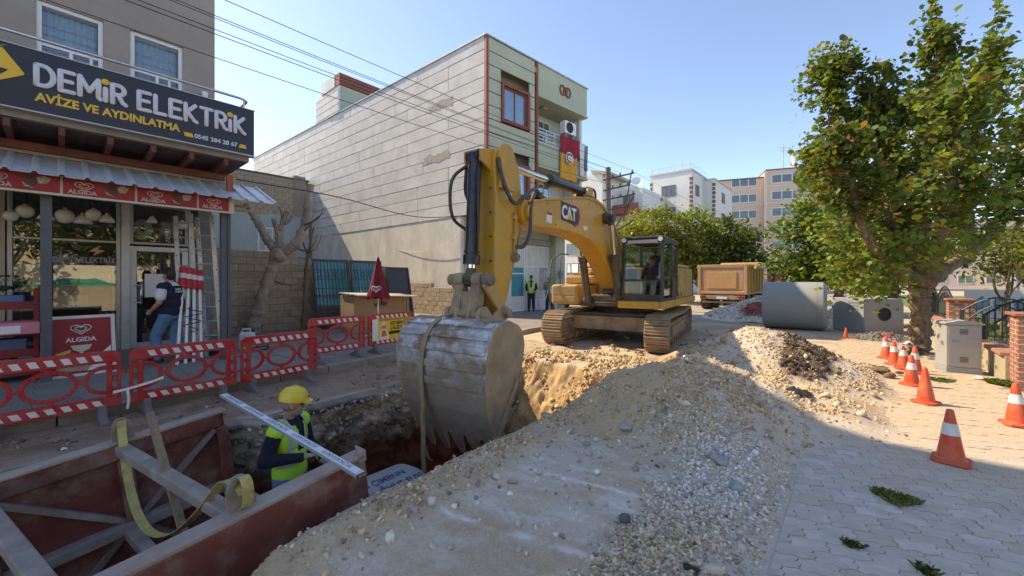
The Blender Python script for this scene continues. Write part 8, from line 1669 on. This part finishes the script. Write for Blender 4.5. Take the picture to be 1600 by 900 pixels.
# ------------------------------------------------------------------ loose stones, clods, weeds
def field(n, xr, yr, dens):
    x = RNG.uniform(*xr, n); y = RNG.uniform(*yr, n); k = RNG.random(n) < dens(x, y); return x[k], y[k]
def heap_dens(x, y):
    z = height(x, y); pe = pav_edge(y); a = np.clip((z-.03)*9, 0, 1)*.75; a = np.maximum(a, gravel_mask(x, y)); patch = .22+.78*sstep(.44, .60, fbm(x*2.1+3, y*2.1+8, 4)); a = a*patch
    slab = sstep(-2.5, -2.3, x)*(1-sstep(-1.35, -1.05, x+.3*(fbm(y*1.5, y*0+6, 3)-.5)))*(1-sstep(3.0, 3.7, y)); a = np.maximum(a, .06)*(1-.93*slab); a = a*(1-.8*sstep(-.85, -.55, x)*(y < 4.6)); a = np.where(x > pe-.02, 0, a); a = np.where(x < near_edge(y)+.06, 0, a); sk = np.exp(-(((x+2.2)/.45)**2+((y-4.8)/1.0)**2)); return a*(1-.75*sstep(.3, .7, sk))
def place(name, n, xr, yr, dens, lo, hi, base, label=None, sink=.2, p=2.2):
    x, y = field(n, xr, yr, dens); m = len(x); z = height(x, y); s = lo+(hi-lo)*RNG.random(m)**p; pm = np.exp(-(((x+.85)/.6)**2+((y-3.65)/.85)**2))[:, None]; c = stone_cols(m, base)
    if base[0] > .57: c = c*((1-pm)*np.array((.92, .79, .62))+pm*np.array((1.08, 1.10, 1.13)))
    dk = dark_mask(x, y)[:, None]; c = c*(1-dk*.72*(RNG.random((m, 1)) < .8)); 
    return scatter(name, np.stack([x, y, z], -1), s, c, label, g_near, sink)
place('gravel', 34000, (-2.75, .4), (1.2, 5.2), heap_dens, .005, .024, (.60, .52, .42))
place('gravel', 38000, (-2.9, .5), (4.6, 11.0), heap_dens, .007, .028, (.62, .52, .40))
place('gravel', 13000, (-1.3, -.4), (1.3, 4.4), lambda x, y: gravel_mask(x, y)*(x < pav_edge(y)-.03)*(1-.7*sstep(-.8, -.5, x)), .005, .021, (.66, .62, .56))
place('gravel', 420, (-2.5, -.5), (1.3, 4.4), lambda x, y: .8*(x < pav_edge(y)-.05), .012, .042, (.55, .5, .43), p=3)
place('gravel', 5200, (-2.82, -2.15), (.6, 4.8), lambda x, y: .9*np.exp(-((x+2.52)/.22)**2)*sstep(.35, .6, fbm(x*4, y*4, 4)), .0035, .026, (.56, .44, .31), p=4.5)
# stones fallen on the pavers beside the edge and crumbs along the trench lip
place('gravel', 1500, (-.42, .6), (1.5, 9), lambda x, y: np.exp(-(x+.4)/.10)*.9, .004, .015, (.50, .45, .38))
place('gravel', 2600, (-7.0, -5.3), (-.8, 8.0), lambda x, y: sstep(.42, .62, fbm(x*3, y*3, 3))*.9*(x > -6.85-.085*y), .008, .030, (.27, .19, .135))
place('soil_clod', 10000, (-5.6, -2.6), (5.0, 8.2), lambda x, y: .9*sstep(.36, .56, fbm(x*2.2, y*2.2, 3)), .006, .062, (.50, .36, .21), p=4.5)
place('soil_clod', 900, (-7.2, -1.5), (6.8, 15), lambda x, y: sstep(.5, .62, fbm(x*1.6, y*1.6, 3)), .02, .07, (.38, .27, .17), p=2.5)
place('soil_clod', 420, (-1.0, .35), (7.2, 9.3), lambda x, y: dark_mask(x, y), .02, .06, (.20, .14, .11))
place('gravel', 260, (-2.6, .2), (4.2, 9.8), heap_dens, .03, .075, (.56, .47, .36), p=3)
# stones and broken asphalt showing in the trench side
m_ = 3200; yy = RNG.uniform(-.5, 6.3, m_); zz_ = -.02-.62*RNG.random(m_)**1.3; n_ = fbm(yy*2.2+3, zz_*3.1+7, 5, .6)-.5; nf = fbm(yy*9, zz_*11, 4, .6)-.5
xx = far_edge(yy)+.03+.10+(.10+.26*np.clip(-zz_*4, 0, 1))*n_+.14*nf-.10*np.exp(-((zz_+.22)/.10)**2)-.06*zz_+.01
cc_ = stone_cols(m_, (.46, .40, .32)); cc_ = np.where((zz_ < -.40)[:, None], cc_*np.array([.5, .33, .27]), cc_); scatter('trench_stone', np.stack([xx, yy, zz_], -1), .006+.04*RNG.random(m_)**4, cc_, None, g_near, 0)
# single stones one can point at
BOUL = [(-2.62, 3.62, .075, 'rounded tan boulder on the trench lip by the bucket teeth', (.40, .31, .21)), (-1.22, 2.62, .045, 'dark angular stone alone on the dusty slab', (.14, .13, .13)), (-.92, 3.78, .065, 'flat grey stone in the pale gravel, left one', (.33, .34, .36)), (-.72, 3.52, .06, 'flat grey stone in the pale gravel, right one', (.31, .32, .34)), (-1.9, 4.05, .06, 'grey stone at the upper edge of the pale gravel', (.36, .37, .38)), (-.62, 2.45, .05, 'pale broken stone in the gravel near the paver edge', (.55, .5, .42))]
m_boul = {}
for i, (x, y, r, lb, c_) in enumerate(BOUL):
    v, f = ICO[i % len(ICO)]; mb = MB(); mb.add([V(*p)*r*1.5 for p in v], [tuple(q_) for q_ in f]); o = mb.build('stone', M('stone_%s' % 'abcdef'[i], c_, .9, var=.25, scale=14, bump=.5, bscale=40), None); o.modifiers.new('s', 'SUBSURF').levels = 1; o.modifiers['s'].render_levels = 2
    o.location = (x, y, float(height(np.array([x]), np.array([y]))[0])+r*.35); o.rotation_euler = (0, 0, i*1.3); tag(o, lb, 'stone')
hb = [(.30, 9.55, .11), (.42, 9.35, .08), (.15, 9.75, .09), (.55, 9.7, .06), (.05, 9.5, .06)]; cl_l = ['largest brown soil clod before the far cones', 'brown soil clod right of the largest one', 'brown soil clod behind the largest one', 'smallest brown clod nearest the cones', 'small brown clod left of the largest one']
for i, (x, y, r) in enumerate(hb):
    v, f = ICO[(i+2) % len(ICO)]; o = MB().add([V(*p)*r*1.3 for p in v], [tuple(q_) for q_ in f]).build('soil_clod', M('clod_brown', (.20, .125, .07), .95, var=.4, scale=16, bump=.8, bscale=30), None); o.modifiers.new('s', 'SUBSURF').render_levels = 2; o.location = (x, y, .03+r*.4); tag(o, cl_l[i], 'soil clod', 'soil clods before the cones')
# a crumpled black bag on the heap, plastic litter
def rag(name, label, cat, x, y, z, s, mat, k=0):
    n = 9; mb = MB(); mb.grid((-s, -s*.6, 0), (2*s, 0, 0), (0, 1.2*s, 0), n, n, lambda p, a, b: p+V(random.uniform(-.3, .3)*s*.3, random.uniform(-.3, .3)*s*.3, random.uniform(.02, .5)*s*math.sin(a*3.1)*math.sin(b*3.1))); o = mb.build(name, mat, None, smooth=True); o.location = (x, y, z); o.modifiers.new('t', 'SOLIDIFY').thickness = .004; tag(o, label, cat); return o
zb_ = float(height(np.array([-.62]), np.array([6.25]))[0]); rag('plastic_bag', 'crumpled black plastic bag on the right foot of the gravel heap', 'plastic bag', -.60, 6.25, zb_+.03, .16, m_black)
rag('plastic_bag', 'small dark green rag in the gravel near the paver edge', 'rag', -.72, 2.36, float(height(np.array([-.72]), np.array([2.36]))[0])+.01, .05, M('rag_green', (.03, .045, .03), .9))
rag('paper_scrap', 'white paper scrap on the earth between kerb and trench box', 'paper', -5.85, .05, .03, .035, m_white); rag('paper_scrap', 'white and red paper scrap by the low wall', 'paper', 1.55, 10.2, .02, .08, m_ref)
# weeds between the pavers
def weed(label, x, y, r, n, col, name='grass_tuft', h=.035):
    t = thing(name, label, 'grass tuft', (x, y, 0)); vs_ = []; cc = []; an = RNG.uniform(0, 6.28, n); rr_ = r*np.sqrt(RNG.random(n))*(1+.25*np.sin(an*3)); bx = rr_*np.cos(an); by = rr_*np.sin(an)*.8
    for i in range(n):
        a = random.uniform(0, 6.28); L_ = h*random.uniform(.5, 1.4); lx, ly = math.cos(a)*L_*.8, math.sin(a)*L_*.8; w_ = .0028; px_, py_ = -math.sin(a)*w_, math.cos(a)*w_
        vs_ += [(bx[i]-px_, by[i]-py_, 0), (bx[i]+px_, by[i]+py_, 0), (bx[i]+lx*.6+px_*.7, by[i]+ly*.6+py_*.7, L_*.75), (bx[i]+lx*1.1, by[i]+ly*1.1, L_*.8)]; c_ = np.array(col)*random.uniform(.6, 1.5)*(np.array([1.6, 1.2, .8]) if random.random() < .15 else 1); cc += [c_]*4
    tag(np_mesh('blades', np.array(vs_), np.arange(n*4).reshape(n, 4), m_leaf, np.array(cc), False, t), kind='stuff'); return t
weed('large dark grass patch among the shaded pavers', .22, 4.22, .13, 900, (.13, .17, .06)); weed('small grass tuft in a paver joint at the bottom of the photo', -.02, 3.30, .05, 150, (.07, .09, .03), h=.03); weed('small grass tuft with a sandy hollow at the lower right', .30, 3.28, .045, 140, (.06, .085, .03), h=.035)
weed('grass strip on the sunlit footpath by the unbanded cone', 1.02, 9.65, .17, 700, (.08, .13, .03), h=.04); weed('grass tuft at the foot of the plane tree trunk', .86, 12.6, .18, 500, (.07, .12, .03), h=.07); weed('grass tuft at the foot of the brick pillar', 1.72, 9.9, .13, 400, (.08, .12, .03), h=.08); weed('weed growing through the gravel by the far cones', .33, 10.2, .08, 200, (.09, .14, .03), h=.05)
